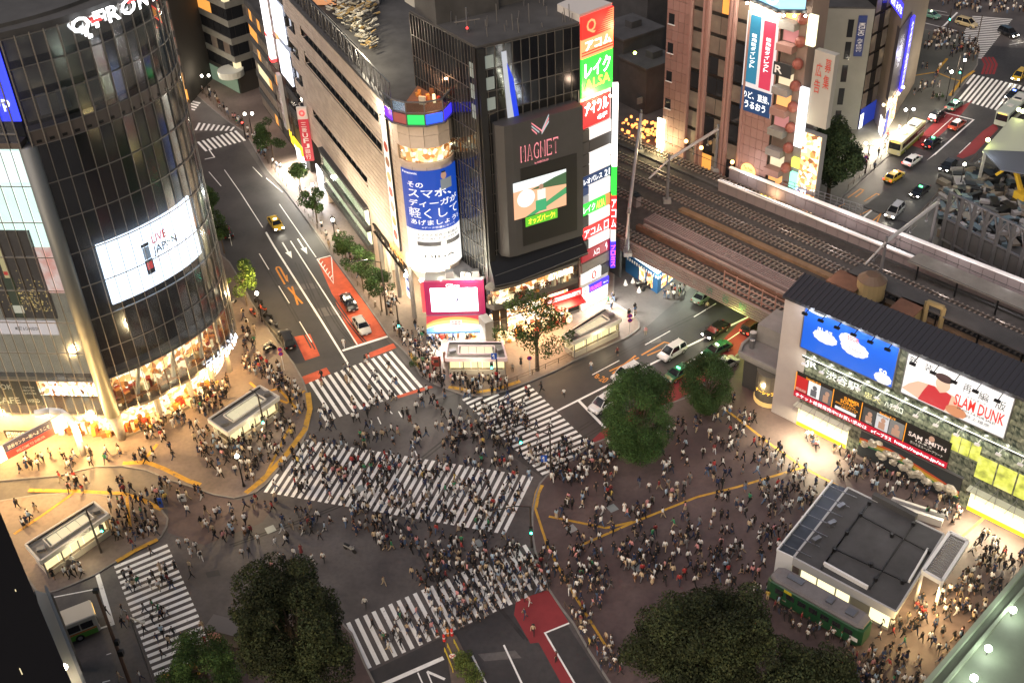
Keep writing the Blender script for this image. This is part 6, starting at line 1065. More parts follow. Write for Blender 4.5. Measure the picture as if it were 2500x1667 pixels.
letters(ps, SW_, [(p0 + .3, p0 + W_ * .5, 4.68, 5.25, 'チケット絶賛発売中!!お買い求めは', wn_), (p0 + W_ * .53, p0 + W_ * .66, 4.68, 5.25, 'eイープラス', wn_), (p0 + W_ * .68, p0 + W_ * .99, 4.68, 5.2, 'http://eplus.jp/ss', wn_)], .49)
# ticket hall openings with thin canopies
for (xa, ya), (xb, yb), lab in (((1945, 1035), (2065, 1095), 'l'), ((2362, 1235), (2520, 1330), 'r')):
    a, c = S_(xa, ya, .1)[0], S_(xb, yb, .1)[0]; MB().m(EM('hall_yellow', (1, .88, .45), 1.5)).wall(SW_, a, c, .15, 3.4, .16, .22).build('hall_opening', stn); MB().m(M('canopy_glass', (.5, .5, .4), .3)).wall(SW_, a - .3, c + .3, 3.6, 3.75, .2, 1.2).build('canopy', stn); MB().m(EM('hall_stripe', (1, .7, .02), 1.3)).wall(SW_, a, c, .15, .7, .24, .26).build('base_stripe', stn)
    b = MB().m(steel)
    for s in lin(a + .6, c - .6, 3): b.tube(SW_.P(s, 5, .2), SW_.P(s - .5, 3.7, 2), .03, n=4).tube(SW_.P(s, 5, .2), SW_.P(s + .5, 3.7, 2), .03, n=4)
    b.build('canopy_tie', stn); area(SW_.P((a + c) / 2, 3.3, 2.0), tuple(np.array([*(-SW_.n[0] * -.6), -1])), c - a, 1.5, 800, (1, .86, .55))
a, c = S_(2380, 1075, .1)[0], SE
for i in range(5): MB().m(EMN('hall_green_yellow', [(.3, (.25, .3, .03)), (.5, (.7, .75, .08)), (.7, (.9, .85, .25))], .75, .9)).wall(SW_, S_(2395, 1100, .1)[0] + i * 2.3, S_(2395, 1100, .1)[0] + i * 2.3 + 2.1, 5.2 if i < 3 else 3.6, 8.4, .16, .22).build('lit_window', stn)
for i in range(3): MB().m(EMN('hall_green_yellow', [(.3, (.25, .3, .03)), (.5, (.7, .75, .08)), (.7, (.9, .85, .25))], .75, .9)).wall(SW_, S_(2335, 1020, .1)[0] + i * 1.2, S_(2335, 1020, .1)[0] + i * 1.2 + 1.1, 7.4, 9.6, .16, .22).build('lit_window', stn)
# mural of pale stones, rainbow on a dark panel
m0, m1 = S_(2103, 1050, .3)[0], S_(2342, 1200, .3)[0]; mu = thing('mural', 'wide mural of pale crinkled stones over a rainbow on a dark panel beneath the posters', 'mural', SW_.P((m0 + m1) / 2, .3, .3)); MW = m1 - m0
MB().m(M('mural_dark', (.03, .035, .04), .6)).wall(SW_, m0, m1, .25, 4.2, .17, .3).build('panel', mu); MB().m(steel).wall(SW_, m0 - .1, m1 + .1, 4.2, 4.32, .1, .4).build('frame', mu)
for i, c_ in enumerate(((.5, .08, .03), (.6, .3, .04), (.5, .42, .08), (.05, .2, .08))):
    b = MB().m(M('mural_band_%s' % ('red', 'orange', 'yellow', 'green')[i], c_, .6)); n = 20
    pt = [(m0 + MW * k / n, 3.4 - .28 * i - 2.0 * abs(k / n - .3) ** 1.3) for k in range(n + 1)]
    b.add([SW_.P(s, z, .32) for s, z in pt] + [SW_.P(s, z - .26, .32) for s, z in pt], [(k + n + 1, k + n + 2, k + 1, k) for k in range(n)]); b.build('rainbow_band', mu)
stm = M('foil_stone', (.55, .5, .4), .35, .4, var=.3, vs=.3, bump=.6)
for u_, v_, w in ((.06, .55, .9), (.13, .7, 1.1), (.3, .62, 1.2), (.38, .66, 1.1), (.24, .42, 1.2), (.36, .4, .9), (.46, .38, 1.1), (.5, .62, 1.2), (.55, .3, 1.1), (.62, .42, 1.2), (.7, .3, 1.2), (.82, .35, 1.3), (.92, .4, 1.4), (.2, .85, .8)):
    c_ = SW_.P(m0 + MW * u_, .25 + 3.9 * v_, .4); b = MB().m(stm); b.ball(c_, .62 * w, 9, 6, R.uniform(.55, .9)); pc0 = np.array(c_); nv3 = np.array([*SW_.n[0], 0]); b.v = [tuple(pc0 + (np.array(q_) - pc0) - nv3 * (((np.array(q_) - pc0) @ nv3) * .6) + [R.uniform(-.12, .12) for _ in range(3)]) for q_ in b.v]; b.build('pale_stone', mu)
# water tanks, plant and platform canopies behind the station roof
def wtank(x, y, r, h, lab):
    c = G(x, y, 6.2); t = thing('water_tank', lab, 'tank', c); MB().m(M('tank_ochre', (.28, .22, .11), .6)).tube(c + [0, 0, 2], c + [0, 0, 2 + h], r, n=18).build('tank_body', t, smooth=False); MB().m(M('tank_lid', (.12, .08, .05), .6)).tube(c + [0, 0, 2 + h], c + [0, 0, 2.8 + h], r * 1.03, r * .5, 18).build('lid', t); MB().m(dark).tube(c, c + [0, 0, 2], r * 1.1, n=14).build('base', t)
wtank(2118, 750, 1.9, 2.6, 'round ochre water tank behind the station roof')
for x, y, w, d_, h, nm in ((2060, 735, 4, 3.4, 3.2, 'ochre boxy plant room left of the round tank'), (2205, 800, 3, 3, 3.2, 'small dark plant room with drum right of the round tank')):
    c = G(x, y, 6.2); t = thing('plant_room', nm, 'plant room', c); MB().m(M('plant_ochre', (.22, .18, .09), .7)).box(c + [0, 0, h / 2], (w, d_, h), -.78).build('wall', t); MB().m(rust).box(c + [0, 0, h + .1], (w + .3, d_ + .3, .2), -.78).build('roof', t); MB().m(dark).box(c + [-1, -1.6, 1.2], (.1, 1, 1.8), -.78).build('door', t)
c = G(2250, 805, 6.2); t = thing('lift_frame', 'ochre U shaped frame standing on the station rear roof', 'frame', c); MB().m(M('plant_ochre', (.22, .18, .09), .7)).beam(c, c + [0, 0, 4.5], .5).beam(c + [1.6, -1.6, 0], c + [1.6, -1.6, 4.5], .5).beam(c + [0, 0, 4.5], c + [1.6, -1.6, 4.5], .5).build('frame_beam', t)
for (a_, b_, w, m_, lab) in (((30, 12.2), (90, 12.6), 3.4, dconc, 'grey platform roof nearest the station'), ((34, 20.5), (92, 21.5), 3.0, M('platform_pale', (.2, .19, .17), .8, var=.2, vs=2), 'pale platform roof between the middle tracks')):
    t = thing('platform_roof', lab, 'platform roof', V(a_[0], a_[1], 6.2)); MB().m(m_).prism([V(a_[0], a_[1], 0)[:2], V(b_[0], b_[1], 0)[:2], V(b_[0], b_[1] + w, 0)[:2], V(a_[0], a_[1] + w, 0)[:2]], 9.4, 9.6).build('roof', t); 
    for tt in range(int(a_[0]) + 1, int(b_[0]), 6): MB().m(dark).beam(V(tt, a_[1] + w / 2, 6.2), V(tt, a_[1] + w / 2, 9.4), .2).build('post', t)
# ------------------------------------------------------------------ far right: building site with frames, road-side platform roof
c0 = G(2400, 640); cs = thing('scaffold_frame', 'tall grey steel panel frames along the railway at the right edge', 'scaffold', (*c0[:2], 0)); 
fa_, fb_ = G(2300, 570, 6)[:2], G(2620, 740, 6)[:2]; SP = Path([fa_, fb_])
for s in lin(0, SP.len, 10): p = SP.P(s, 0); MB().m(steel).beam((p[0], p[1], 0), (p[0], p[1], 13), .45).build('post', cs)
b = MB().m(steel)
for z in (5, 8.5, 12.8): b.wall(SP, 0, SP.len, z, z + .25, -.1, .15)
for i, s in enumerate(lin(0, SP.len, 20)[:-1]): b.beam(SP.P(s, 12.8 if i % 2 else 10, 0), SP.P(s + SP.len / 20, 10 if i % 2 else 12.8, 0), .2)
b.build('lattice', cs); cells(SP, lin(0, SP.len, 10), [.2, 8.3], -.3, .1, .3, dconc, cs, 'site_panel', 20)
sm = thing('building_site', 'dark building site crowded with crates, tarpaulins and barriers at the right', 'building site', (*G2(2420, 520), 0)); b = MB(); ms = [dconc, black, M('tarp_blue', (.06, .09, .11), .7), M('crate_tan', (.12, .1, .08), .7), dark, M('pale_sheet', (.2, .19, .19), .7)]
for i in range(420):
    x, y = R.uniform(2300, 2520), R.uniform(425, 600)
    if y < 700 - x * .11 and x < 2330: continue
    p = G(x, y); b.m(R.choice(ms)).box((p[0], p[1], R.uniform(.1, 1.4)), (R.uniform(.3, 3.4), R.uniform(.3, 1.6), R.uniform(.3, 1.6)), R.uniform(0, 3.1))
b.build('site_material', sm, kind='stuff'); MB().m(dconc).box((*G2(2430, 520), .03), (34, 24, .06), -.8).build('site_floor', sm)
for x, y in ((2380, 480), (2330, 540), (2460, 560)): p = G(x, y); lamp(p[0], p[1], 8, 120, (.9, .95, 1), .4, parent=sm)
p = G(2495, 500); ex = thing('yellow_excavator', 'yellow excavator arm rising over the building site at the right edge', 'excavator', (p[0], p[1], 0)); yel = M('machine_yellow', (.55, .35, .03), .5); MB().m(yel).beam((p[0], p[1], 1), (p[0] - 1.5, p[1] + 3, 6), .6).beam((p[0] - 1.5, p[1] + 3, 6), (p[0] - 3, p[1] + 5, 3), .45).build('arm', ex); MB().m(yel).box((p[0], p[1], 1.6), (2.6, 2.2, 1.6), .4).build('cab', ex); MB().m(black).box((p[0], p[1], .4), (3, 2.4, .8), .4).build('tracks', ex)
hz = 6.5; cn = [G(2398, 372, hz), G(2470, 290, hz), G(2640, 330, hz), G(2640, 480, hz), G(2480, 408, hz)]; ca_ = thing('ribbed_canopy', 'lit station canopy with ribbed dark lower roof at the right edge', 'canopy', (cn[0][0], cn[0][1], 0))
MB().m(M('canopy_lit', (.45, .48, .36), .5)).prism([q_[:2] for q_ in cn[:3]] + [cn[3][:2]], hz, hz + .3).build('roof', ca_)
d0, d1, e0_, e1_ = G(2398, 374, hz)[:2], G(2440, 420, hz)[:2], G(2540, 380, hz)[:2], G(2580, 445, hz)[:2]
for i in range(26): f = i / 25; a_, b_ = d0 + (d1 - d0) * f, e0_ + (e1_ - e0_) * f; MB().m(M('canopy_rib', (.1, .11, .13), .5)).beam((*a_, hz + .45), (*b_, hz + .45), .22, .2).build('roof_rib', ca_)
for q_ in (cn[0], cn[1]): MB().m(conc).beam((q_[0] + .5, q_[1], 0), (q_[0] + .5, q_[1], hz), .4).build('post', ca_)
b = MB().m(EM('lime_lamp2', (.9, 1, .35), 16))
for x, y in ((2412, 342), (2487, 268), (2497, 272)): p = G(x, y, hz + 1.3); b.ball(p, .35, 7, 5); lamp(*p, 500, (.85, 1, .35), .3, parent=ca_)
b.build('canopy_lamp', ca_)

# ================================================================== POLICE BOX, PAVILION, OLD TRAIN CAR
K1 = G(1930, 1010); kh = ZT(K1, 1941, 928); kk = [G(*q_, kh)[:2] for q_ in ((1941, 930), (1805, 865), (1812, 845), (1897, 778), (1955, 826))]
kb = thing('police_box', 'grey angular police box with curved glass front beside the station wall', 'police box', K1); gc = M('grey_roof_concrete', (.2, .19, .185), .75, var=.15, vs=2)
MB().m(gc).prism(kk, kh - .5, kh).build('roof', kb); b = MB().m(conc)
for i in range(len(kk)): a_, c_ = kk[i], kk[(i + 1) % len(kk)]; b.beam((*a_, kh + .25), (*c_, kh + .25), .35, .5)
b.build('parapet', kb); cx_ = np.mean(kk, axis=0); inn = [tuple(cx_ + (q_ - cx_) * .82) for q_ in kk]
MB().m(M('dark_curtain', (.06, .06, .06), .4)).prism(inn, 0, kh - .5).build('wall', kb); MB().m(conc).beam((K1[0], K1[1], 0), (*kk[0], kh - .4), .9).build('column', kb)
MB().m(gc).box((*(cx_ + [1.2, 2.0]), kh + 1.4), (4.5, 3.5, 2.6), .8).m(steel).tube((*(cx_ + [-2.2, 1.2]), kh), (*(cx_ + [-2.2, 1.2]), kh + 1.7), .45, n=10).tube((*(cx_ + [-2.5, .1]), kh), (*(cx_ + [-2.5, .1]), kh + 1.3), .35, n=10).build('roof_plant', kb)
dc_ = np.array(kk[0]) * .55 + np.array(kk[1]) * .45 + [.6, .6]; MB().m(M('drum_glass', (.12, .11, .09), .15, spec=.7)).tube((*dc_, 0), (*dc_, kh - .6), 2.0, n=20).build('glass_drum', kb); MB().m(EM('drum_glow', (1, .6, .2), .7)).tube((*dc_, .1), (*dc_, .8), 2.05, n=20).build('lit_base', kb)
DP = Path([dc_ + [2.12 * math.cos(a_), 2.12 * math.sin(a_)] for a_ in lin(math.radians(175), math.radians(350), 14)]); letters(kb, DP, [(.8, DP.len * .55, 2.2, 2.8, 'ナーシップ', EM('led_amber', (1, .5, .05), 3)), (DP.len * .56, DP.len - .8, 2.2, 2.8, 'にご協力', EM('neon_blue', (.5, .6, 1), 4))], .04)
lamp(*(dc_ + [-1.5, -1.5]), 3.4, 140, (1, .75, .4), .3, parent=kb)
# pavilion
pz = 4.1; pc = [G(1750 + x * .4375, 1150 + y * .4375, pz)[:2] for x, y in ((428, 482), (732, 92), (1268, 352), (1000, 785))]; pav = thing('information_pavilion', 'flat dark roofed pavilion with white fascia on the plaza at lower right', 'pavilion', (*pc[0], 0))
MB().m(roofm).prism(pc, pz - .1, pz).build('roof', pav); FP = Path([pc[0], pc[3]]); RP = Path([pc[3], pc[2]])
MB().m(M('fascia_grey', (.4, .4, .4), .5)).wall(FP, 0, FP.len, pz - 1.0, pz + .12, -.1, .12).wall(RP, 0, RP.len, pz - .3, pz + .1, -.1, .1).wall(Path([pc[1], pc[0]]), 0, np.linalg.norm(pc[1] - pc[0]), pz - .3, pz + .12, -.1, .12).wall(Path([pc[2], pc[1]]), 0, np.linalg.norm(pc[2] - pc[1]), pz - .3, pz + .1, -.1, .1).build('fascia', pav)
ctr = np.mean(pc, axis=0); inn = [tuple(ctr + (q_ - ctr) * .9) for q_ in pc]; MB().m(M('pavilion_wall', (.35, .33, .28), .7)).prism(inn, 0, pz - .2).build('wall', pav)
for s0_, s1_ in ((.3, 2.1), (2.3, 4.3), (4.5, 6.0), (8.4, 10.6)): MB().m(EM('pav_window', (1, .9, .5), 1.4)).wall(Path([inn[0], inn[3]]), s0_, s1_, .6, 3.0, 0, .06).build('window', pav)
PG = Path([pc[1] + [-1.9, .2], pc[0] + [-1.9, .2]]); gl = [tuple(pc[0]), tuple(pc[1]), tuple(pc[1] + [-1.5, 1.2]), tuple(pc[0] + [-1.5, 1.2])]
MB().m(M('gutter_glass', (.03, .035, .045), .35)).prism(gl, pz - .6, pz - .2).build('glass_gutter', pav); MB().m(white).beam((*gl[3], pz), (*gl[2], pz), .18, .4).beam((*gl[3], pz - 1.6), (*gl[0], pz - 1.6), .15, 3.4).build('edge_beam', pav)
for f in lin(.08, .92, 6): a_ = pc[0] + (pc[1] - pc[0]) * f; MB().m(steel).beam((*(a_ + [-1.5, 1.2]), pz + .15), (*(a_ + [1.2, -1.0]), pz + .15), .09).build('brace', pav)
rp_ = lambda x, y, z=.15: (*G(1750 + x * .4375, 1150 + y * .4375, pz)[:2], pz + z)
b = MB().m(black); 
for a_, c_ in (((820, 215), (580, 550)), ((1095, 300), (850, 660)), ((800, 250), (1180, 455)), ((660, 440), (1060, 625)), ((850, 180), (600, 520))): b.beam(rp_(*a_), rp_(*c_), .12)
for q_ in ((800, 250), (725, 350), (655, 445), (975, 365), (860, 530), (1095, 300), (1180, 455), (885, 610), (1035, 625), (850, 185)): b.tube(rp_(*q_, 0), rp_(*q_, .5), .22, n=7)
b.build('roof_cable', pav); MB().m(white).beam(rp_(595, 525, .3), rp_(840, 660, .3), .25, .5).build('roof_upstand', pav); MB().m(white).beam(rp_(1175, 445, .3), rp_(1070, 625, .3), .2, .4).build('roof_upstand', pav); MB().m(dconc).beam(rp_(870, 150, .4), rp_(1110, 275, .4), .6, .8).build('roof_upstand', pav)
for x, y in ((690, 205), (640, 300), (555, 390)): MB().m(steel).box(rp_(x, y, .3), (1.0, .5, .5), .5).build('roof_unit', pav)
lv = [G(1750 + x * .4375, 1150 + y * .4375, 4.6)[:2] for x, y in ((1150, 560), (1300, 345), (1400, 395), (1255, 620))]; lc = thing('louvre_canopy', 'white framed louvred canopy beside the pavilion', 'canopy', (*lv[0], 0)); b = MB().m(white)
for i in range(4): b.beam((*lv[i], 4.6), (*lv[(i + 1) % 4], 4.6), .35, .55)
b.build('frame', lc)
for f in lin(.03, .97, 20): a_, c_ = np.array(lv[0]) * (1 - f) + np.array(lv[1]) * f, np.array(lv[3]) * (1 - f) + np.array(lv[2]) * f; MB().m(steel).beam((*a_, 4.65), (*c_, 4.65), .2, .12).build('louvre', lc)
for q_ in (lv[0], lv[3], lv[1]): MB().m(white).beam((*q_, 0), (*q_, 4.5), .25).build('post', lc)
area((*(np.array(lv[0]) * .5 + np.array(lv[3]) * .5 + [-.5, -3]), 3.8), (0, -.1, -1), 4, 3, 200, (1, .7, .3)); lamp(*(np.array(pc[3]) + [.5, -1.2]), 3.6, 150, (1, .72, .3), .3, parent=pav); area((*(pc[3] * .5 + pc[2] * .5 + [1.2, -1.2]), 3.7), (.3, -.3, -1), 6, 1, 220, (1, .72, .35))
# old green train car
tc4 = [G(1750 + x * .4375, 1150 + y * .4375, 3.4)[:2] for x, y in ((290, 590), (350, 530), (862, 800), (822, 890))]; 
d_ = (tc4[3] - tc4[0]) / np.linalg.norm(tc4[3] - tc4[0]); n_ = np.array([-d_[1], d_[0]]); L_ = 11.2; c0_ = (tc4[0] + tc4[1] + tc4[2] + tc4[3]) / 4; ang = math.atan2(d_[1], d_[0])
tcar = thing('green_train_car', 'old green train car on display with grey roof beside the pavilion', 'train car', (*c0_, .12)); tcar.rotation_euler = (0, 0, ang); WL[tcar.name] = np.zeros(3)
grn = M('train_green', (.014, .075, .03), .4, coat=.3)
def loft(b, secs):
    n = len(secs[0]); vs = [q_ for s in secs for q_ in s]; fs = [tuple(range(n))[::-1], tuple(range(len(vs) - n, len(vs)))]
    for k in range(len(secs) - 1): fs += [(k * n + i, k * n + (i + 1) % n, (k + 1) * n + (i + 1) % n, (k + 1) * n + i) for i in range(n)]
    return b.add(vs, fs)
def ring(x, w, z0, z1, r): return [(x, -w + r, z0), (x, w - r, z0), (x, w, z0 + r), (x, w, z1 - r), (x, w - r, z1), (x, -w + r, z1), (x, -w, z1 - r), (x, -w, z0 + r)]
h_ = L_ / 2; loft(MB().m(grn), [ring(-h_, .9, .6, 2.9, .2), ring(-h_ + .5, 1.2, .5, 3.0, .12), ring(h_ - .5, 1.2, .5, 3.0, .12), ring(h_, .9, .6, 2.9, .2)]).build('body', tcar); loft(MB().m(M('train_roof_grey', (.17, .16, .16), .8, var=.2, vs=1)), [ring(-h_ + .2, .85, 2.9, 3.35, .2), ring(-h_ + .8, 1.15, 2.9, 3.5, .22), ring(h_ - .8, 1.15, 2.9, 3.5, .22), ring(h_ - .2, .85, 2.9, 3.35, .2)]).build('roof', tcar)
for i in range(7): MB().m(darkwin).box((-h_ + 1.6 + i * 1.35, -1.21, 2.1), (.95, .04, .7)).build('window', tcar); MB().m(darkwin).box((-h_ + 1.6 + i * 1.35, 1.21, 2.1), (.95, .04, .7)).build('window', tcar)
for x in (-h_ + 2, h_ - 2): MB().m(black).box((x, 0, .3), (2.2, 1.8, .6)).build('bogie', tcar)
MB().m(M('board_yellow', (.6, .5, .03), .6)).box((-h_ + 2.6, -1.25, 2.75), (.9, .05, .35)).build('yellow_board', tcar)
for c_, d2 in (((1.2, 0, 3.62), (.7, .9, .25)), ((3.6, 0, 3.6), (1, 1.0, .2)), ((-3, .2, 3.6), (1.8, .7, .15))): MB().m(steel).box(c_, d2).build('roof_vent', tcar)
MB().m(white).box((h_ - .8, -1.24, 1.5), (.9, .04, .5)).build('notice', tcar)
b = MB().m(M('stall_white', (.6, .58, .55), .6)); p = G(2236, 1258); t = thing('white_counter', 'white sloping counter on the paving behind the pavilion', 'counter', p); b.box(p + [0, 0, .6], (6, 1.4, 1.0), -.55).build('body', t); MB().m(steel).box(p + [0, 0, 1.2], (6.1, .4, .1), -.55).build('top_rail', t)

# ================================================================== SUBWAY ENTRANCES
def entrance(cs, h, lab, roofc=white, pink=False):
    c = [G(*q_, h)[:2] for q_ in cs]; t = thing('subway_entrance', lab, 'subway entrance', (*c[0], 0), group='glass subway entrances')
    fl_, fr, br, bl_ = c; ctr = np.mean(c, axis=0); ins = [tuple(ctr + (q_ - ctr) * .93) for q_ in c]
    rm = M('entrance_white', (.62, .6, .55), .5, var=.1, vs=1) if not pink else M('entrance_pink', (.6, .48, .52), .5, var=.1, vs=1)
    b = MB().m(rm)
    for i in range(4): a_, d2 = c[i], c[(i + 1) % 4]; b.beam((*a_, h - .25), (*d2, h - .25), .22, .6)
    b.build('roof_rim', t); L = lambda u_, v_: (fl_ * (1 - u_) + fr * u_) * (1 - v_) + (bl_ * (1 - u_) + br * u_) * v_
    MB().m(M('entrance_roof', (.24, .23, .21), .7, var=.2, vs=1)).prism([tuple(q_) for q_ in c], h - .35, h - .28).build('roof', t)
    for i in range(4): u0, u1 = .24 + i * .14, .24 + i * .14 + .13; MB().m(EM('skylight', (.85, .76, .5), .6)).prism([tuple(L(u0, .3)), tuple(L(u1, .3)), tuple(L(u1, .7)), tuple(L(u0, .7))], h - .2, h + .0).build('skylight_pane', t)
    MB().m(rm).beam((*L(.2, .25), h), (*L(.84, .25), h), .12, .2).beam((*L(.2, .75), h), (*L(.84, .75), h), .12, .2).beam((*L(.2, .25), h), (*L(.2, .75), h), .12, .2).beam((*L(.84, .25), h), (*L(.84, .75), h), .12, .2).m(dark).beam((*L(.03, .88), h + .1), (*L(.97, .88), h + .1), .14).build('skylight_frame', t)
    MB().m(steel).box((*L(.92, .4), h + .2), (.8, .5, .5), .3).box((*L(.1, .4), h + .1), (.9, .6, .35), .3).build('roof_unit', t)
    for k_, (a_, d2, n) in enumerate(((ins[0], ins[1], 5), (ins[1], ins[2], 2), (ins[3], ins[0], 2))):
        p_ = Path([a_, d2]); MB().m(M('entrance_base', (.42, .38, .32), .6)).wall(p_, 0, p_.len, 0, .95, -.15, 0).build('base_wall', t); cells(p_, lin(0, p_.len, n), [1.0, h - .55], -.05, .04, .08, GLASS('pane_glass', (.9, .88, .8), .06), t, 'glass_pane', 12)
    MB().m(EM('stair_wall', (1, .86, .55), 1.15)).wall(Path([ins[3], ins[2]]), .1, np.linalg.norm(np.array(ins[3]) - ins[2]) - .1, .1, h - .6, -.1, 0).build('lit_back_wall', t)
    MB().m(M('stair_tread', (.3, .27, .22), .7)).prism(ins, .02, .1).build('stair_floor', t)
    MB().m(EM('panel_glow', (1, .86, .55), 1.5)).wall(Path([ins[0], ins[1]]), .15, np.linalg.norm(np.array(ins[1]) - ins[0]) - .15, .95, h - .6, -.6, -.5).build('added_glow_panel', t)  # glowing panel added behind the front glass to brighten it
    b = MB().m(steel)
    for u_ in (.03, .28, .52, .76, .97): q_ = L(u_, .06); b.beam((*q_, 0), (*q_, h - .4), .12)
    b.build('frame_post', t); p_ = L(.5, .5); lamp(p_[0], p_[1], h - .8, 120, (1, .85, .55), .2, parent=t); lamp(*(L(.5, -.45)), 2.2, 60, (1, .82, .5), .3, parent=t); return t
entrance([(555, 1056), (681, 968), (634, 941), (508, 1023)], 3.3, 'subway entrance in the crowd in front of the glass tower', )
entrance([(98, 1369), (264, 1254), (229, 1224), (62, 1328)], 3.3, 'subway entrance at lower left beside the dark near tower')
entrance([(1088, 874), (1237, 874), (1226, 835), (1094, 834)], 3.1, 'pinkish subway entrance on the corner below the magenta screen', pink=True)
entrance([(1400, 834), (1517, 778), (1477, 752), (1374, 818)], 3.1, 'subway entrance beside the airy tree and the sign tower')

# ================================================================== NEAR TOWERS AT THE PICTURE EDGES
q0 = G(80, 1440, 30)[:2]; nt_ = thing('near_dark_tower', 'dark near tower filling the lower left corner of the view', 'building', (*q0, 0)); NP = Path([q0 + [-9, -14], q0]); 
MB().m(M('near_wall', (.012, .013, .018), .35)).prism([tuple(q0), tuple(q0 + [-9, -14]), tuple(q0 + [-30, -6]), tuple(q0 + [-24, 12])], 0, 70).build('wall', nt_)
b = MB()
for i in range(60): m_ = R.choice([darkwin, dimwin, darkwin, litwin]); s, z = R.uniform(.5, NP.len - .8), R.uniform(5, 60); b.m(m_).wall(NP, s, s + R.uniform(.03, .1), z, z + R.uniform(.2, 1.2), .01, .04)
b.build('window_glint', nt_, kind='stuff')
dk_ = [G(*q_, 12)[:2] for q_ in ((85, 1440), (118, 1448), (215, 1690), (150, 1690))]; wd_ = thing('near_walkway', 'pale elevated walkway edge with a glaring lamp at lower left', 'walkway', (*dk_[0], 0)); MB().m(M('walkway_pale', (.4, .38, .34), .7)).prism(dk_, 11.6, 12).build('deck', wd_)
b = MB().m(steel)
for f in lin(0, 1, 9): p_ = dk_[1] * (1 - f) + dk_[2] * f; b.beam((*p_, 12), (*p_, 13.2), .1)
b.beam((*dk_[1], 13.2), (*dk_[2], 13.2), .12).beam((*dk_[1], 12.6), (*dk_[2], 12.6), .3, .5); b.build('railing', wd_); p_ = G(157, 1628, 14); MB().m(EM('glare_lamp', (1, .85, .6), 60)).ball(p_, .3, 8, 5).build('lamp', wd_); lamp(*p_, 2200, (1, .8, .55), .2, parent=wd_); b = MB().m(dconc)
for q_ in dk_: b.beam((*q_, 0), (*q_, 11.6), .5)
b.build('pillar', wd_)
nr_ = [G(*q_, 14)[:2] for q_ in ((2520, 1370), (2238, 1700), (2500, 1800), (2700, 1500))]; nr = thing('near_green_roof', 'pale green roof edge with round lamps at the lower right corner', 'building', (*nr_[0], 0)); MB().m(M('roof_pale_green', (.1, .12, .09), .7, var=.12, vs=2)).prism(nr_, 0, 14).build('wall', nr)
NE = Path([nr_[1], nr_[0]]); NE = Path([nr_[0], nr_[1]]); b = MB().m(M('roof_edge', (.2, .24, .18), .6)).beam((*nr_[0], 14.3), (*nr_[1], 14.3), .4, .6); dd = (nr_[1] - nr_[0]); e_ = np.array([1.5, .4]); b.beam((*(nr_[0] + e_ * 1.5), 14.2), (*(nr_[1] + e_ * 1.5), 14.2), .3, .4).build('parapet', nr)
for x, y in ((2473, 1488), (2413, 1582), (2378, 1654)): p_ = G(x, y, 14.8); MB().m(EM('roof_lamp', (.9, 1, .8), 25)).ball(p_, .33, 8, 5).m(steel).tube(p_ - [0, 0, .8], p_, .08, n=5).build('roof_lamp', nr); lamp(*(p_ + [0, 0, .4]), 90, (.85, 1, .8), .3, parent=nr)
# street arch with banner in front of the tower
a_, c_ = G(205, 1110), G(-20, 1200); ar = thing('street_arch', 'white tubular street arch with a navy and red banner at the left edge', 'arch', a_); pt = []
pt = [a_, a_ + [0, 0, 6.2]]; top = G(178, 1020, 8)
arcp = [a_ + [0, 0, 0], a_ + [0, 0, 4.5], a_ + [-.2, 0, 6.2], a_ + [-1.0, -.2, 7.4], a_ + [-2.2, -.5, 7.9], a_ + [-3.8, -.9, 7.9]]
MB().m(M('arch_white', (.75, .74, .7), .4)).poly(arcp, .42, 12).build('arch_tube', ar, smooth=True); q1, q2 = G(130, 1040, 7)[:2], G(8, 1105, 7)[:2]; BP = Path([q2, q1]); MB().m(M('banner_pale', (.7, .7, .68), .6)).wall(BP, -1.6, BP.len + 1.6, 5.9, 8.1, -.1, .1).m(M('banner_navy', (.02, .02, .06), .5)).wall(BP, .2, BP.len - .1, 6.9, 8.1, .1, .16).m(M('banner_red', (.45, .02, .02), .5)).wall(BP, .2, BP.len - .1, 5.9, 6.9, .1, .16).build('banner', ar)
letters(ar, BP, [(.6, BP.len - .5, 7.2, 7.75, '渋谷センター街へようこそ', white), (1.4, BP.len - 1.4, 6.2, 6.6, 'WELCOME TO SHIBUYA', EM('sal', (1, .5, .4), .6))], .2); MB().m(EM('lamp_head', (1, .92, .85), 14)).ball(G(189, 1060, 5.5), .4, 8, 5).build('lamp', ar); lamp(*G(189, 1075, 5), 900, (1, .62, .24), .3, parent=ar); lamp(*G(-10, 1150, 6), 900, (1, .62, .24), .3, parent=ar); lamp(*G(100, 1130, 7), 700, (1, .62, .24), .3, parent=ar)

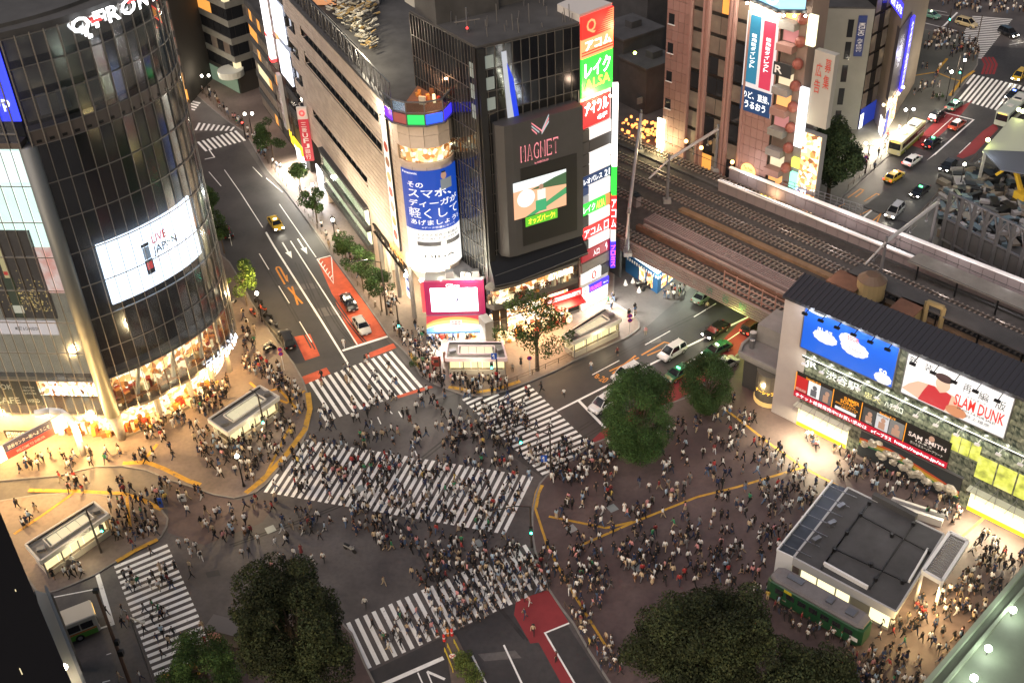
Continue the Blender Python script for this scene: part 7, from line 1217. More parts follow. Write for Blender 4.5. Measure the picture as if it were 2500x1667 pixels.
# ================================================================== TREES
rng = np.random.default_rng(5)
bark = M('bark', (.09, .065, .045), .9, var=.3, vs=.5)
def leafmesh(centers, radii, n_per, size, colr, flat=.85, shell=.55):
    vs = []; cs = []
    for c, r in zip(centers, radii):
        n = int(n_per * r * r); d = rng.normal(size=(n, 3)); d /= np.linalg.norm(d, axis=1)[:, None]
        rad = r * (shell + (1.06 - shell) * rng.random(n) ** .6); p = np.array(c) + d * rad[:, None] * [1, 1, flat]
        a = rng.normal(size=(n, 3)); a /= np.linalg.norm(a, axis=1)[:, None]; nrm = d * .8 + a * .7; nrm /= np.linalg.norm(nrm, axis=1)[:, None]
        t = np.cross(nrm, rng.normal(size=(n, 3))); t /= np.linalg.norm(t, axis=1)[:, None]; bt = np.cross(nrm, t)
        s = size * rng.uniform(.6, 1.4, n)[:, None]
        q = np.stack([p - t * s, p + bt * s * .55, p + t * s, p - bt * s * .55], 1); vs.append(q.reshape(-1, 3))
        tone = rng.uniform(.6, 1.35, n) * rng.uniform(.6, 1.6); hue = rng.uniform(-.15, .15, n)
        col_ = np.stack([colr[0] * tone * (1 + hue), colr[1] * tone, colr[2] * tone * (1 - hue)], 1); cs.append(np.repeat(col_, 4, 0))
    v = np.concatenate(vs); c = np.concatenate(cs); n = len(v); me = bpy.data.meshes.new('crown')
    me.vertices.add(n); me.vertices.foreach_set('co', v.ravel()); me.loops.add(n); me.loops.foreach_set('vertex_index', np.arange(n)); me.polygons.add(n // 4); me.polygons.foreach_set('loop_start', np.arange(0, n, 4)); me.polygons.foreach_set('loop_total', np.full(n // 4, 4))
    me.update(calc_edges=True); at = me.color_attributes.new('Col', 'FLOAT_COLOR', 'CORNER'); at.data.foreach_set('color', np.concatenate([c, np.ones((n, 1))], 1).astype(np.float32).ravel()); me.materials.append(VCOL('leaf')); return me
def tree(base, h, rx, ry, rz, lab, colr, nclump=40, clr=1.5, n_per=260, size=.16, group=None, z0=None, solid=False, trunk=.25, name='tree'):
    b = np.array(base, float); cz = h - rz if z0 is None else z0; t = thing(name, lab, 'tree', (b[0], b[1], 0), group=group)
    tr = MB().m(bark).tube((b[0], b[1], .1), (b[0], b[1], cz - rz * .3), trunk, trunk * .6, 8); cen = []; rad = []
    for i in range(nclump):
        d = rng.normal(size=3); d /= np.linalg.norm(d); f = (rng.uniform(.6, 1.2) if not solid else .86); c = np.array([d[0] * rx, d[1] * ry, d[2] * rz]) * f
        r_ = clr * (rng.uniform(.7, 1.25) if solid else rng.uniform(.4, 1.2)); k = max(0, 1 - r_ / max(rx, rz)) if not solid else 1 - clr / rx * .8; c *= (k + .12 if not solid else 1); cen.append(c + [0, 0, cz]); rad.append(r_)
        if i % 3 == 0: tr.tube((b[0], b[1], cz - rz * R.uniform(.2, .7)), tuple(b + c * .8 + [0, 0, cz]) if len(b) == 3 else (b[0] + c[0] * .8, b[1] + c[1] * .8, cz + c[2] * .8), trunk * .35, .04, 5)
    tr.build('trunk', t); me = leafmesh(cen, rad, n_per, size, colr); o = link_mesh('crown', me, t); return t
def gh(x, y, tx, ty): b = G(x, y); return b, ZT(b, tx, ty)
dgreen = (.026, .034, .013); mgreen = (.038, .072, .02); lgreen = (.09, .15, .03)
b, h = gh(755, 1720, 745, 1395); tree((b[0], b[1], 0), h, 5.0, 5.0, h * .40, 'largest dark tree at the bottom, left of the crowded zebra crossing', dgreen, 110, 1.7, 340, .135, trunk=.45)
b = G(525, 1720); tree((b[0], b[1], 0), ZT(b, 530, 1560), 3.6, 3.6, 2.9, 'smaller bright green tree at the bottom beside the largest dark tree', mgreen, 60, 1.1, 480, .1)
b = G(1700, 1750); tree((b[0], b[1], 0), ZT(b, 1700, 1465), 7.0, 4.6, ZT(b, 1690, 1470) * .38, 'broad dark tree at the bottom in front of the train car', dgreen, 120, 1.7, 330, .135, trunk=.5)
b = G(1960, 1800); tree((b[0], b[1], 0), ZT(b, 1950, 1610), 4.6, 3.8, 3.8, 'dark tree at the bottom edge right of the broad one', dgreen, 70, 1.6, 330, .135, trunk=.4)
b = G(1380 + 60, 1740); 
b = G(1557, 1128); h = ZT(b, 1556, 908); tree((b[0], b[1], 0), h, 3.9, 3.9, h * .47, 'tall egg shaped trimmed tree at the edge of the plaza', (.034, .072, .02), 90, 1.25, 520, .09, z0=h * .53, solid=True)
b = G(1722, 1002); h = ZT(b, 1722, 878); tree((b[0], b[1], 0), h, 3.0, 3.0, h * .46, 'smaller trimmed tree right of the egg shaped tree', (.03, .06, .017), 60, 1.1, 520, .09, z0=h * .54, solid=True)
b = G(1312, 905); h = ZT(b, 1300, 722); tree((b[0], b[1], 0), h, 4.9, 3.2, h * .36, 'airy tree before the red awning shops with lights showing through', (.05, .08, .022), 34, 1.3, 110, .17, trunk=.3)
b = G(2020, 490); h = ZT(b, 2045, 300); tree((b[0], b[1], 0), h, 5.2, 4.6, h * .38, 'dark street tree in front of the grey white building', (.03, .05, .02), 50, 1.6, 230, .2, trunk=.4)
for (bx, by, tx, ty, r, lab) in ((670, 400, 660, 290, 2.6, 'street tree beside the yellow shop, farthest on the right kerb'), (738, 482, 728, 397, 1.5, 'slim street tree, second from the far end on the right kerb'), (775, 545, 768, 455, 2.2, 'street tree beside the bank front, third on the right kerb'),
    (848, 655, 842, 566, 1.7, 'small street tree right of the globe lamp'), (888, 712, 890, 596, 2.3, 'leafy street tree next to the arcade, fifth on the right kerb'), (933, 762, 932, 652, 2.0, 'street tree nearest the crossing on the right kerb'),
    (604, 748, 606, 630, 2.4, 'bright lit street tree on the left kerb by the glass tower'), (548, 620, 548, 515, 2.0, 'street tree on the left kerb half hidden by the glass tower'), (522, 545, 524, 455, 1.8, 'street tree on the left kerb farthest behind the glass tower')):
    b = G(bx, by); h = ZT(b, tx, ty); tree((b[0], b[1], 0), h, r, r, min(h * .36, r * 1.15), lab, lgreen if tx == 606 else mgreen, 18, .95, 260, .15, group='street trees along the avenue', trunk=.12, name='street_tree')  # the lit tree has lamp light put into its lighter leaf colour
for x, y, nm in ((1137, 1630, 'upper round shrub on the traffic island'), (1152, 1662, 'lower round shrub on the traffic island')): b = G(x, y); tree((b[0], b[1], 0), 1.9, 1.3, 1.3, .8, nm, (.09, .12, .03), 16, .6, 500, .09, group='clipped shrubs on the traffic island', trunk=.06, name='shrub')
for i, (x, y) in enumerate(((1010, 895), (2290, 245), (1385, 850))):
    b = G(x, y); tree((b[0], b[1], 0), 1.5, 1.0, .8, .6, ('low planter shrub on the corner pavement', 'planter shrub by the far kerb behind taxis', 'planter shrub behind the airy tree')[i], mgreen, 8, .45, 500, .08, trunk=.04, name='shrub')

# ================================================================== STREET LAMPS, SIGNALS, SIGNS
lampm = EM('lamp_globe', (1, .93, .8), 22)
def slamp(hx, hy, bx, by, lab, twin=False, w=160, c=(1, .85, .62), r=.26):
    b = G(bx, by); h = ZT(b, hx, hy); t = thing('street_lamp', lab, 'street lamp', b, group='globe street lamps'); MB().m(black).tube(b, b + [0, 0, h - .4], .11, .07, 7).tube(b, b + [0, 0, .5], .2, .16, 8).build('pole', t)
    if twin: MB().m(black).beam(b + [-.7, 0, h - .45], b + [.7, 0, h - .45], .08).build('arm', t)
    for d in ((-.7, .7) if twin else (0,)): MB().m(lampm).ball(b + [d, 0, h - .05], r, 9, 6).build('globe', t); MB().m(black).tube(b + [d, 0, h - .45], b + [d, 0, h - .3], .16, .2, 8).build('holder', t)
    lamp(b[0], b[1], h + .45, w, c, .25, parent=t)
slamp(629, 715, 641, 786, 'globe lamp among parked motorcycles on the left kerb', w=1500, c=(1, .66, .28)); slamp(810, 537, 823, 612, 'globe lamp on the right kerb beside the shop bands', w=340)
slamp(579, 1112, 596, 1188, 'globe lamp on the plaza near the diagonal crossing', w=520, c=(1, .72, .36)); slamp(1074, 862, 1079, 945, 'grey hooded lamp left of the pinkish subway entrance', w=240)
slamp(506, 184, 512, 240, 'twin lamp farthest up the side street', True, 120); slamp(610, 277, 616, 330, 'twin lamp on the side street corner by the small crossings', True, 160); slamp(766, 450, 770, 500, 'small globe lamp in front of the white bank window', w=340); slamp(603, 73, 608, 150, 'twin lamp high up the side street', True, 60)
slamp(2210, 266, 2207, 345, 'twin lamp before the blue sign building', True, 260); slamp(2108, 348, 2112, 425, 'twin lamp on the pavement beside the dark street tree', True, 260); slamp(2293, 172, 2309, 248, 'arched lamp beside the far crossing', w=340); slamp(2339, 145, 2342, 215, 'lamp amid the waiting crowd at the far corner', w=340); slamp(2352, 400, 2340, 470, 'lamp on the fence side of the far avenue', w=120, c=(.9, 1, .5))
grn_l = EM('signal_green', (.05, 1, .55), 14); red_l = EM('signal_red', (1, .04, .03), 12)
def signal(bx, by, tx, ty, lab, arm=None, lights=(), red=False, plates=()):
    b = G(bx, by); h = ZT(b, tx, ty); t = thing('traffic_signal', lab, 'traffic signal', b); MB().m(M('signal_pole', (.06, .05, .045), .5, .4)).tube(b, b + [0, 0, h], .14, .09, 8).build('pole', t)
    if arm: e = b + [arm[0], arm[1], arm[2]]; MB().m(dark).poly([b + [0, 0, h - .1], (b + [0, 0, h]) * .6 + np.array([e[0], e[1], h + arm[2] * 0]) * .4 + [0, 0, .25], np.array([e[0], e[1], h + arm[2]])], .07, 6).build('arm', t)
    for (dx, dy, z, k) in lights:
        c = b + [dx, dy, z]; MB().m(black).box(c, (.42, .35, 1.0)).build('signal_head', t); MB().m(red_l if k == 'r' else grn_l).ball(c + [0, -.2, .22 if k == 'r' else -.22], .15, 7, 5).build('light', t)
    for (dx, z) in plates: c = b + [dx, -.2, z]; MB().m(M('plate_blue', (.02, .09, .45), .4)).box(c, (.75, .06, 1.0)).build('plate', t); MB().m(white).beam(c + [0, -.05, -.35], c + [0, -.05, .2], .1).beam(c + [-.2, -.05, .05], c + [0, -.05, .35], .1).build('plate_arrow', t)
    return t
signal(1345, 1163, 1335, 1058, 'traffic signal mast with a curved arm and blue arrow plate at the plaza corner', arm=(-3.6, .6, 1.2), lights=[(-3.5, .6, 5.6, 'g')], plates=[(-.8, 3.2)])
signal(1215, 930, 1213, 850, 'signal pole with blue arrow plate by the pinkish subway entrance', lights=[(-.7, 0, 2.7, 'g')], plates=[(-.3, 4.4)]); signal(977, 825, 968, 745, 'curved signal pole in the crowd left of the corner shop', arm=(-1.4, .3, .5), lights=[(0, -.2, 2.6, 'g')])
signal(651, 1065, 640, 960, 'signal pole at the right end of the tower side subway entrance', arm=(-1, .5, .4), lights=[(0, -.2, 2.9, 'g')]); signal(248, 1350, 232, 1235, 'signal pole by the lower left subway entrance', lights=[(1.0, 0, 4.0, 'g')]); signal(1298, 1335, 1303, 1235, 'black arched signal pole on the plaza corner near the crowded crossing', arm=(-4.4, -.3, -.2), lights=[(0, -.2, 2.9, 'g')])
signal(945, 770, 925, 640, 'tall mast with sideways arm and blue street plate among the right kerb trees', arm=(-4.6, .8, -.3)); signal(475, 195, 470, 130, 'small red signal at the far side street', lights=[(0, 0, 4, 'r')]); signal(600, 340, 592, 285, 'red signal beside the small zebra crossings', lights=[(0, -.2, 3.4, 'r')])
signal(2325, 235, 2322, 130, 'pair mast with signals behind the far kerb', lights=[(.5, 0, 5, 'g')]); signal(2309, 95, 2306, 20, 'mast standing by the farthest road', lights=[(0, 0, 4.5, 'g')]); signal(2375, 150, 2404, 38, 'slender pale pole before the farthest crossing')
b = G(330, 1700); h = ZT(b, 262, 1430); t = thing('utility_pole', 'tall brown pole crossing the lower left zebra crossing', 'pole', b); MB().m(M('pole_brown', (.1, .06, .045), .7)).tube(b, b + [0, 0, h], .22, .14, 9).build('pole', t); MB().m(black).box(b + [0, 0, h], (.5, .4, .4)).box(b + [.3, -.2, h * .45], (.5, .4, .7)).box(b + [.3, -.2, h * .55], (.4, .4, .6)).build('fitting', t)
b = G(385, 1700); h = ZT(b, 335, 1500); t = thing('utility_pole', 'thin grey pole standing at the left side of the lower zebra crossing', 'pole', b); MB().m(steel).tube(b, b + [0, 0, h], .12, .08, 8).build('pole', t); MB().m(M('arm_pale', (.5, .48, .42), .5)).tube(b + [0, 0, h], b + [1.1, -.3, h - .4], .07).box(b + [1.2, -.3, h - .4], (.4, .3, .2)).build('arm', t)
def rsign(bx, by, ty, lab, n=2, dirx=0):
    b = G(bx, by); h = ZT(b, bx, ty); t = thing('road_sign', lab, 'road sign', b); MB().m(M('post_pale', (.6, .6, .6), .4)).tube(b, b + [0, 0, h], .05, n=6).build('post', t)
    for i in range(n): c = b + [0, -.08, h - .35 - i * .75]; MB().m(M('plate_red', (.45, .02, .03), .4)).tube(c, c + [0, -.04, 0], .34, n=14).m(M('plate_navy', (.02, .03, .28), .4)).tube(c + [0, -.045, 0], c + [0, -.06, 0], .25, n=14).build('disc', t); MB().m(M('plate_red', (.45, .02, .03), .4)).beam(c + [-.2, -.07, .2], c + [.2, -.07, -.2], .06, .03).build('slash', t)
rsign(1537, 815, 765, 'pair of no parking discs on the kerb by the underpass road'); rsign(694, 905, 845, 'no parking discs beside the black van'); rsign(2106, 430, 378, 'two dark round signs under the far street tree'); rsign(566, 600, 548, 'no parking discs beside the small dark van'); rsign(1294, 917, 868, 'white sign post beneath the airy tree', 1)
# banners, board signs and stalls
def aboard(x, y, lab, m_, w=.9, h=1.2): b = G(x, y); t = thing('board_sign', lab, 'board sign', b); MB().m(m_).beam(b + [-w / 2, 0, .1 + h / 2], b + [w / 2, 0, .1 + h / 2], .08, h).build('board', t); MB().m(ink).beam(b + [-w / 4, -.06, .2 + h / 2], b + [w / 4, -.06, .2 + h / 2], .03, h * .3).build('print', t); MB().m(steel).beam(b + [-w / 2, .3, 0], b + [-w / 2, 0, h], .05).beam(b + [w / 2, .3, 0], b + [w / 2, 0, h], .05).build('leg', t)
aboard(447, 1225, 'white standing board sign near the street mouth', white); aboard(395, 1240, 'blue arrow board on a stand at the pavement edge', M('plate_blue', (.02, .09, .45), .4), .5, 1.6); aboard(1066, 896, 'dark red display board beside the hooded lamp', M('board_red', (.25, .04, .03), .6), 1.3, 1.7); aboard(1093, 885, 'poster board left of the pinkish subway entrance', M('board_brown', (.2, .1, .08), .6), 1.1, 1.8)
b = G(566, 1563); t = thing('advert_truck', 'parked advert vehicle with orange side half behind the big tree', 'truck', b); MB().m(M('truck_grey', (.12, .11, .11), .5)).box(b + [0, 0, 1.4], (4.6, 2, 1.9), -.35).build('body', t); MB().m(M('ad_orange', (.7, .25, .05), .6)).box(b + [.7, -1.0, 1.4], (2.3, .1, 1.6), -.35).m(M('ad_pink', (.6, .3, .28), .6)).box(b + [-1.4, -.6, 1.4], (1.6, .1, 1.5), -.35).build('ad_panel', t)
for dx in (-1.5, 1.5): MB().m(black).tube(b + [dx, -1, .45], b + [dx, 1, .45], .42, n=12).build('wheel', t)
# traffic island
isl = [(1085, 1555), (1100, 1543), (1115, 1555), (1128, 1580), (1150, 1625), (1205, 1720), (1110, 1720)]; p_ = [G(*q_)[:2] for q_ in isl]; MB().m(M('island_paving', (.13, .1, .085), .85, var=.2, vs=1)).prism(p_, 0, .16).build('traffic_island', kind='structure')
for i, (x, y, m_) in enumerate(((1094, 1553, M('cone_orange', (.7, .2, .03), .5)), (1104, 1552, M('post_red', (.6, .03, .03), .5)), (1085, 1566, M('post_red', (.6, .03, .03), .5)))):
    b = G(x, y); t = thing('bollard', ('orange bollard with rounded top at the island tip', 'red bollard right of the orange one', 'red bollard left of the orange one')[i], 'bollard', b); MB().m(m_).tube(b + [0, 0, .16], b + [0, 0, 1.05], .17, .13, 10).ball(b + [0, 0, 1.05], .15, 8, 5).build('post', t); MB().m(white).tube(b + [0, 0, .6], b + [0, 0, .75], .165, .16, 10).build('band', t)
t = thing('island_barrier', 'yellow and grey guard rails on the traffic island', 'barrier', G(1115, 1590)); b = MB().m(M('rail_yellow', (.6, .45, .04), .5))
for a_, c_ in (((1092, 1570), (1112, 1615)), ((1108, 1560), (1128, 1600)), ((1085, 1580), (1105, 1630))): a_, c_ = G(*a_, .8), G(*c_, .8); b.beam(a_, c_, .07).beam(a_ - [0, 0, .4], c_ - [0, 0, .4], .05).beam(a_ - [0, 0, .7], a_, .07).beam(c_ - [0, 0, .7], c_, .07)
b.build('rail', t); c = G(1105, 1600, 1.2); MB().m(white).tube(c, c + [0, -.05, 0], .35, n=14).m(M('plate_red', (.45, .02, .03), .4)).beam(c + [-.25, -.07, .25], c + [.25, -.07, -.25], .06).beam(c + [.25, -.07, .25], c + [-.25, -.07, -.25], .06).build('cross_disc', t)
# kerb guard rails and bollards
def guard(px, lab):
    pts = [G(*q_, .12) for q_ in px]; t = thing('guard_rail', lab, 'guard rail', pts[0]); b = MB().m(M('rail_brown', (.12, .09, .07), .5, .3))
    for a_, c_ in zip(pts[:-1], pts[1:]):
        n = max(1, int(np.linalg.norm(c_ - a_) / 2)); b.beam(a_ + [0, 0, .85], c_ + [0, 0, .85], .07).beam(a_ + [0, 0, .45], c_ + [0, 0, .45], .05)
        for k in range(n + 1): q_ = a_ + (c_ - a_) * k / n; b.beam(q_, q_ + [0, 0, .88], .08)
    b.build('rail', t)
guard([(487, 222), (560, 292), (606, 325)], 'guard rail along the side street kerb'); guard([(628, 355), (655, 400), (700, 456)], 'guard rail by the small zebra crossings'); guard([(745, 520), (795, 585), (815, 620)], 'guard rail along the avenue beside street trees'); guard([(860, 680), (930, 770)], 'guard rail near the crossing on the right kerb'); guard([(1225, 945), (1300, 915), (1395, 872)], 'guard rail under the airy tree'); guard([(620, 760), (676, 828)], 'guard rail left of the black van'); guard([(1378, 1480), (1440, 1575)], 'guard rail at the lower plaza kerb beside waiting people'); guard([(2070, 462), (2150, 388)], 'bollard rail beside the far taxis'); guard([(2230, 545), (2310, 455), (2385, 385)], 'white guard rail along the building site'); 
for i, (x, y) in enumerate(((1062, 930), (985, 812), (1048, 895), (917, 748), (902, 726), (1420, 863), (1510, 820))):
    b = G(x, y, .12); t = thing('bollard', ('round bollard near the corner crossing', 'bollard by the left crowd', 'bollard on the yellow tactile edge', 'bollard at the mast foot', 'bollard up the right kerb', 'bollard beside the far subway entrance', 'bollard below the no parking discs')[i], 'bollard', b); MB().m(M('bollard_brown', (.12, .08, .06), .5)).tube(b, b + [0, 0, .85], .16, n=10).build('post', t); MB().m(M('bollard_cap', (.3, .28, .25), .5)).tube(b + [0, 0, .85], b + [0, 0, .95], .19, .12, 10).build('cap', t)
for i, (x, y) in enumerate(((1545, 690), (1560, 712), (1527, 695))): b = G(x, y); t = thing('parasol_cone', ('white traffic cone before the blue shop', 'second white cone nearer the road', 'white cone by the parked bikes')[i], 'cone', b, group='white cones by the blue shop'); MB().m(white).tube(b, b + [0, 0, .9], .35, .05, 10).build('cone_body', t)

# ================================================================== VEHICLES
glassv = M('vehicle_glass', (.012, .014, .018), .05, spec=.8); tyre = M('tyre', (.015, .015, .015), .8); rimm = M('rim', (.45, .45, .46), .3, .7); chrome = M('bumper_chrome', (.5, .5, .5), .25, .8)
headl = EM('headlight_on', (1, .95, .8), 30); taill = EM('taillight_on', (1, .03, .02), 7); headoff = M('lens_clear', (.5, .5, .5), .1); tailoff = M('lens_red', (.3, .01, .01), .2)
def paint(n, c): return M('car_' + n, c, .28, .15, coat=.6)
def sedan(kind='sedan'):
    W = .86; L = 2.3; body = MB().m(paint('proto', (.5, .5, .5)))
    if kind == 'sedan': prof = [(-2.32, .45, .72), (-2.2, .28, .9), (-1.6, .25, .97), (-.6, .24, .96), (1.0, .24, .95), (1.7, .25, .86), (2.15, .28, .74), (2.3, .4, .6)]; cab = (-1.75, -1.15, .55, 1.25, 1.42)
    else: prof = [(-2.3, .4, .95), (-2.2, .28, 1.02), (-1.6, .25, 1.04), (-.6, .24, 1.02), (1.0, .24, 1.0), (1.7, .25, .92), (2.1, .28, .78), (2.25, .4, .62)]; cab = (-2.15, -1.9, .45, 1.35, 1.72)
    loft(body, [ring(x, W * (.9 if abs(x) > 2.1 else 1), a_, c_, .1) for x, a_, c_ in prof])
    parts = [('body', body)]; zb = .95 if kind == 'sedan' else 1.0; x0, x1, x2, x3, zt = cab; w0, w1 = W - .06, W - .22
    parts.append(('cabin_glass', MB().m(glassv).hexa([(x0, -w0, zb), (x3, -w0, zb), (x3, w0, zb), (x0, w0, zb), (x1, -w1, zt - .06), (x2, -w1, zt - .06), (x2, w1, zt - .06), (x1, w1, zt - .06)])))
    parts.append(('roof', loft(MB().m(paint('proto', (.5, .5, .5))), [[(x1 - .02, -w1 + .05, zt - .06), (x1 - .02, w1 - .05, zt - .06), (x1 + .1, w1 - .08, zt), (x1 + .1, -w1 + .08, zt)], [(x2 + .02, -w1 + .05, zt - .06), (x2 + .02, w1 - .05, zt - .06), (x2 - .1, w1 - .08, zt), (x2 - .1, -w1 + .08, zt)]])))
    pl_ = MB().m(paint('proto', (.5, .5, .5)))
    for sy in (-1, 1):
        pl_.beam((x0, sy * w0, zb), (x1, sy * w1, zt - .03), .08).beam((x3, sy * w0, zb), (x2, sy * w1, zt - .03), .07).beam(((x1 + x2) / 2, sy * w0, zb), ((x1 + x2) / 2, sy * w1, zt - .03), .07)
    parts.append(('window_pillar', pl_))
    for sx in (-1.42, 1.42):
        for sy in (-1, 1): parts.append(('wheel', MB().m(tyre).tube((sx, sy * (W - .2), .32), (sx, sy * (W + .02), .32), .32, n=14).m(rimm).tube((sx, sy * (W + .02), .32), (sx, sy * (W + .035), .32), .2, n=10)))
    for sy in (-1, 1):
        parts.append(('headlight', MB().m(headoff).box((2.2, sy * .6, .66), (.16, .32, .15)))); parts.append(('taillight', MB().m(tailoff).box((-2.27, sy * .62, .78), (.1, .26, .16)))); parts.append(('mirror', MB().m(black).box((1.05, sy * (W + .08), 1.02), (.16, .16, .12))))
    parts.append(('bumper', MB().m(black).box((2.27, 0, .42), (.1, 1.4, .14)).box((-2.3, 0, .45), (.1, 1.4, .14)))); parts.append(('number_plate', MB().m(white).box((2.33, 0, .45), (.02, .33, .16)))); parts.append(('number_plate', MB().m(white).box((-2.36, 0, .6), (.02, .33, .16))))
    return parts
_veh = {}
def vehicle(kind, rear, front, lab, pc_, lights='none', roofc=None, sign_=None, stripe=None, scale=1.0, z=.01):
    a_, c_ = G(*rear), G(*front); m_ = (a_ + c_) / 2; ang = math.atan2((c_ - a_)[1], (c_ - a_)[0])
    if kind not in _veh: _veh[kind] = []
    t = thing('parked_car' if False else ('taxi' if sign_ else 'car'), lab, 'taxi' if sign_ else 'car', (m_[0], m_[1], z)); t.rotation_euler = (0, 0, ang); t.scale = (scale, scale, scale); WL[t.name] = np.zeros(3); p_ = paint(*pc_); rp_ = paint(*roofc) if roofc else p_
    if not _veh[kind]:
        for n, b in sedan(kind): o = b.build(n, t); _veh[kind].append((n, o.data)); col.objects.unlink(o); bpy.data.objects.remove(o)
    for n, me in _veh[kind]:
        o = bpy.data.objects.new(n, me); col.objects.link(o); o.parent = t; sl = o.material_slots
        if n in ('body', 'window_pillar'): sl[0].link = 'OBJECT'; sl[0].material = p_
        if n == 'roof': sl[0].link = 'OBJECT'; sl[0].material = rp_
        if n == 'headlight' and lights in ('head', 'both'): sl[0].link = 'OBJECT'; sl[0].material = headl
        if n == 'taillight' and lights in ('tail', 'both'): sl[0].link = 'OBJECT'; sl[0].material = taill
    if sign_: MB().m(sign_).box((.1, 0, 1.5 if kind == 'sedan' else 1.8), (.22, .55, .16)).build('roof_lamp', t)
    if stripe: MB().m(stripe).box((0, .875, .62), (3.6, .02, .1)).box((0, -.875, .62), (3.6, .02, .1)).build('side_stripe', t)
    if lights in ('head', 'both'): 
        l = lamp(0, 0, 0, 45, (1, .9, .7), .15, name='headlight_beam', spot=80); l.parent = t; l.location = (2.5, 0, .8); l.rotation_euler = (math.radians(72), 0, math.radians(-90))
    return t
gsig = EM('taxi_green_lamp', (.1, 1, .3), 5); wsig = EM('taxi_white_lamp', (1, .9, .6), 4); YE = ('yellow', (.62, .4, .02)); BK = ('black', (.012, .012, .014)); WH_ = ('white', (.75, .75, .75)); SI = ('silver', (.42, .42, .4)); GR = ('green', (.02, .13, .06)); TE = ('teal', (.14, .32, .24)); RD = ('red', (.55, .08, .03)); DR = ('maroon', (.05, .012, .015)); BG = ('beige', (.55, .45, .25)); SGR = ('sage', (.18, .24, .19))
V_ = vehicle
V_('sedan', (660, 533), (688, 573), 'yellow taxi driving alone down the avenue', YE, 'head', sign_=wsig); V_('sedan', (838, 722), (868, 770), 'black taxi with red tail glow in the red lane', BK, 'tail', sign_=wsig); V_('sedan', (869, 778), (899, 826), 'silver sedan waiting at the stop line behind the black taxi', SI); V_('wagon', (714, 862), (690, 812), 'black minivan stopped in the crowd by the left kerb', BK)
V_('wagon', (1668, 850), (1612, 884), 'white station wagon with black stripe on the right road', WH_, 'none'); V_('sedan', (1772, 798), (1722, 830), 'black sedan emerging from under the bridge', BK, 'head'); V_('sedan', (1778, 846), (1722, 876), 'dark green taxi behind the black sedan', GR, 'head', sign_=wsig); V_('wagon', (1818, 820), (1862, 790), 'maroon black car entering the underpass', DR, 'tail')
V_('sedan', (1682, 902), (1630, 934), 'green taxi beside the egg shaped tree', GR, 'none', sign_=gsig, stripe=paint(*YE)); V_('wagon', (1750, 908), (1785, 888), 'silver car half hidden behind the smaller trimmed tree', SI, 'tail'); V_('wagon', (1500, 975), (1447, 1010), 'white car stopped left of the egg shaped tree', WH_); V_('wagon', (1556, 905), (1502, 935), 'white car behind the egg shaped tree top', WH_); V_('sedan', (1702, 742), (1735, 718), 'sage green car parked under the bridge by the blue shop', SGR)
V_('sedan', (2160, 452), (2203, 424), 'yellow taxi with glowing tail lights before the viaduct', YE, 'tail', sign_=wsig); V_('sedan', (2207, 412), (2245, 385), 'white sedan behind the yellow taxi', WH_, 'tail'); V_('sedan', (2256, 368), (2292, 342), 'dark taxi beside the city bus', BK, 'tail', sign_=gsig); V_('wagon', (2272, 303), (2300, 280), 'black car at the far kerb with red lights', BK, 'tail'); V_('sedan', (2320, 322), (2350, 300), 'orange red taxi with pale roof', RD, 'none', roofc=WH_, sign_=wsig)
V_('sedan', (2312, 276), (2345, 252), 'mint green taxi across the stop line', TE, 'tail', sign_=gsig); V_('sedan', (2328, 398), (2300, 424), 'dark car with white headlights by the concrete patch', BK, 'head'); V_('sedan', (2262, 460), (2228, 488), 'dark taxi with green roof lamp and lit headlights', BK, 'head', sign_=gsig); V_('wagon', (2198, 508), (2168, 538), 'silver wagon with bright headlights nearest the viaduct', SI, 'head')
V_('wagon', (2338, 58), (2380, 70), 'beige minivan at the farthest crossing', BG, 'none', scale=1.05); V_('wagon', (2440, 78), (2480, 96), 'black car right of the beige minivan', BK, 'head'); V_('sedan', (2252, 38), (2288, 48), 'pale teal taxi at the top by the far crowd', TE, 'none', sign_=wsig); V_('wagon', (2500, 180), (2474, 204), 'yellow car at the right edge', YE, 'head'); V_('sedan', (2488, 226), (2458, 250), 'dark car with blue lamp near the right edge', BK, 'head', sign_=EM('blue_lamp', (.1, .2, 1), 8)); V_('wagon', (560, 585), (546, 560), 'small dark van near the left kerb trees', BK)
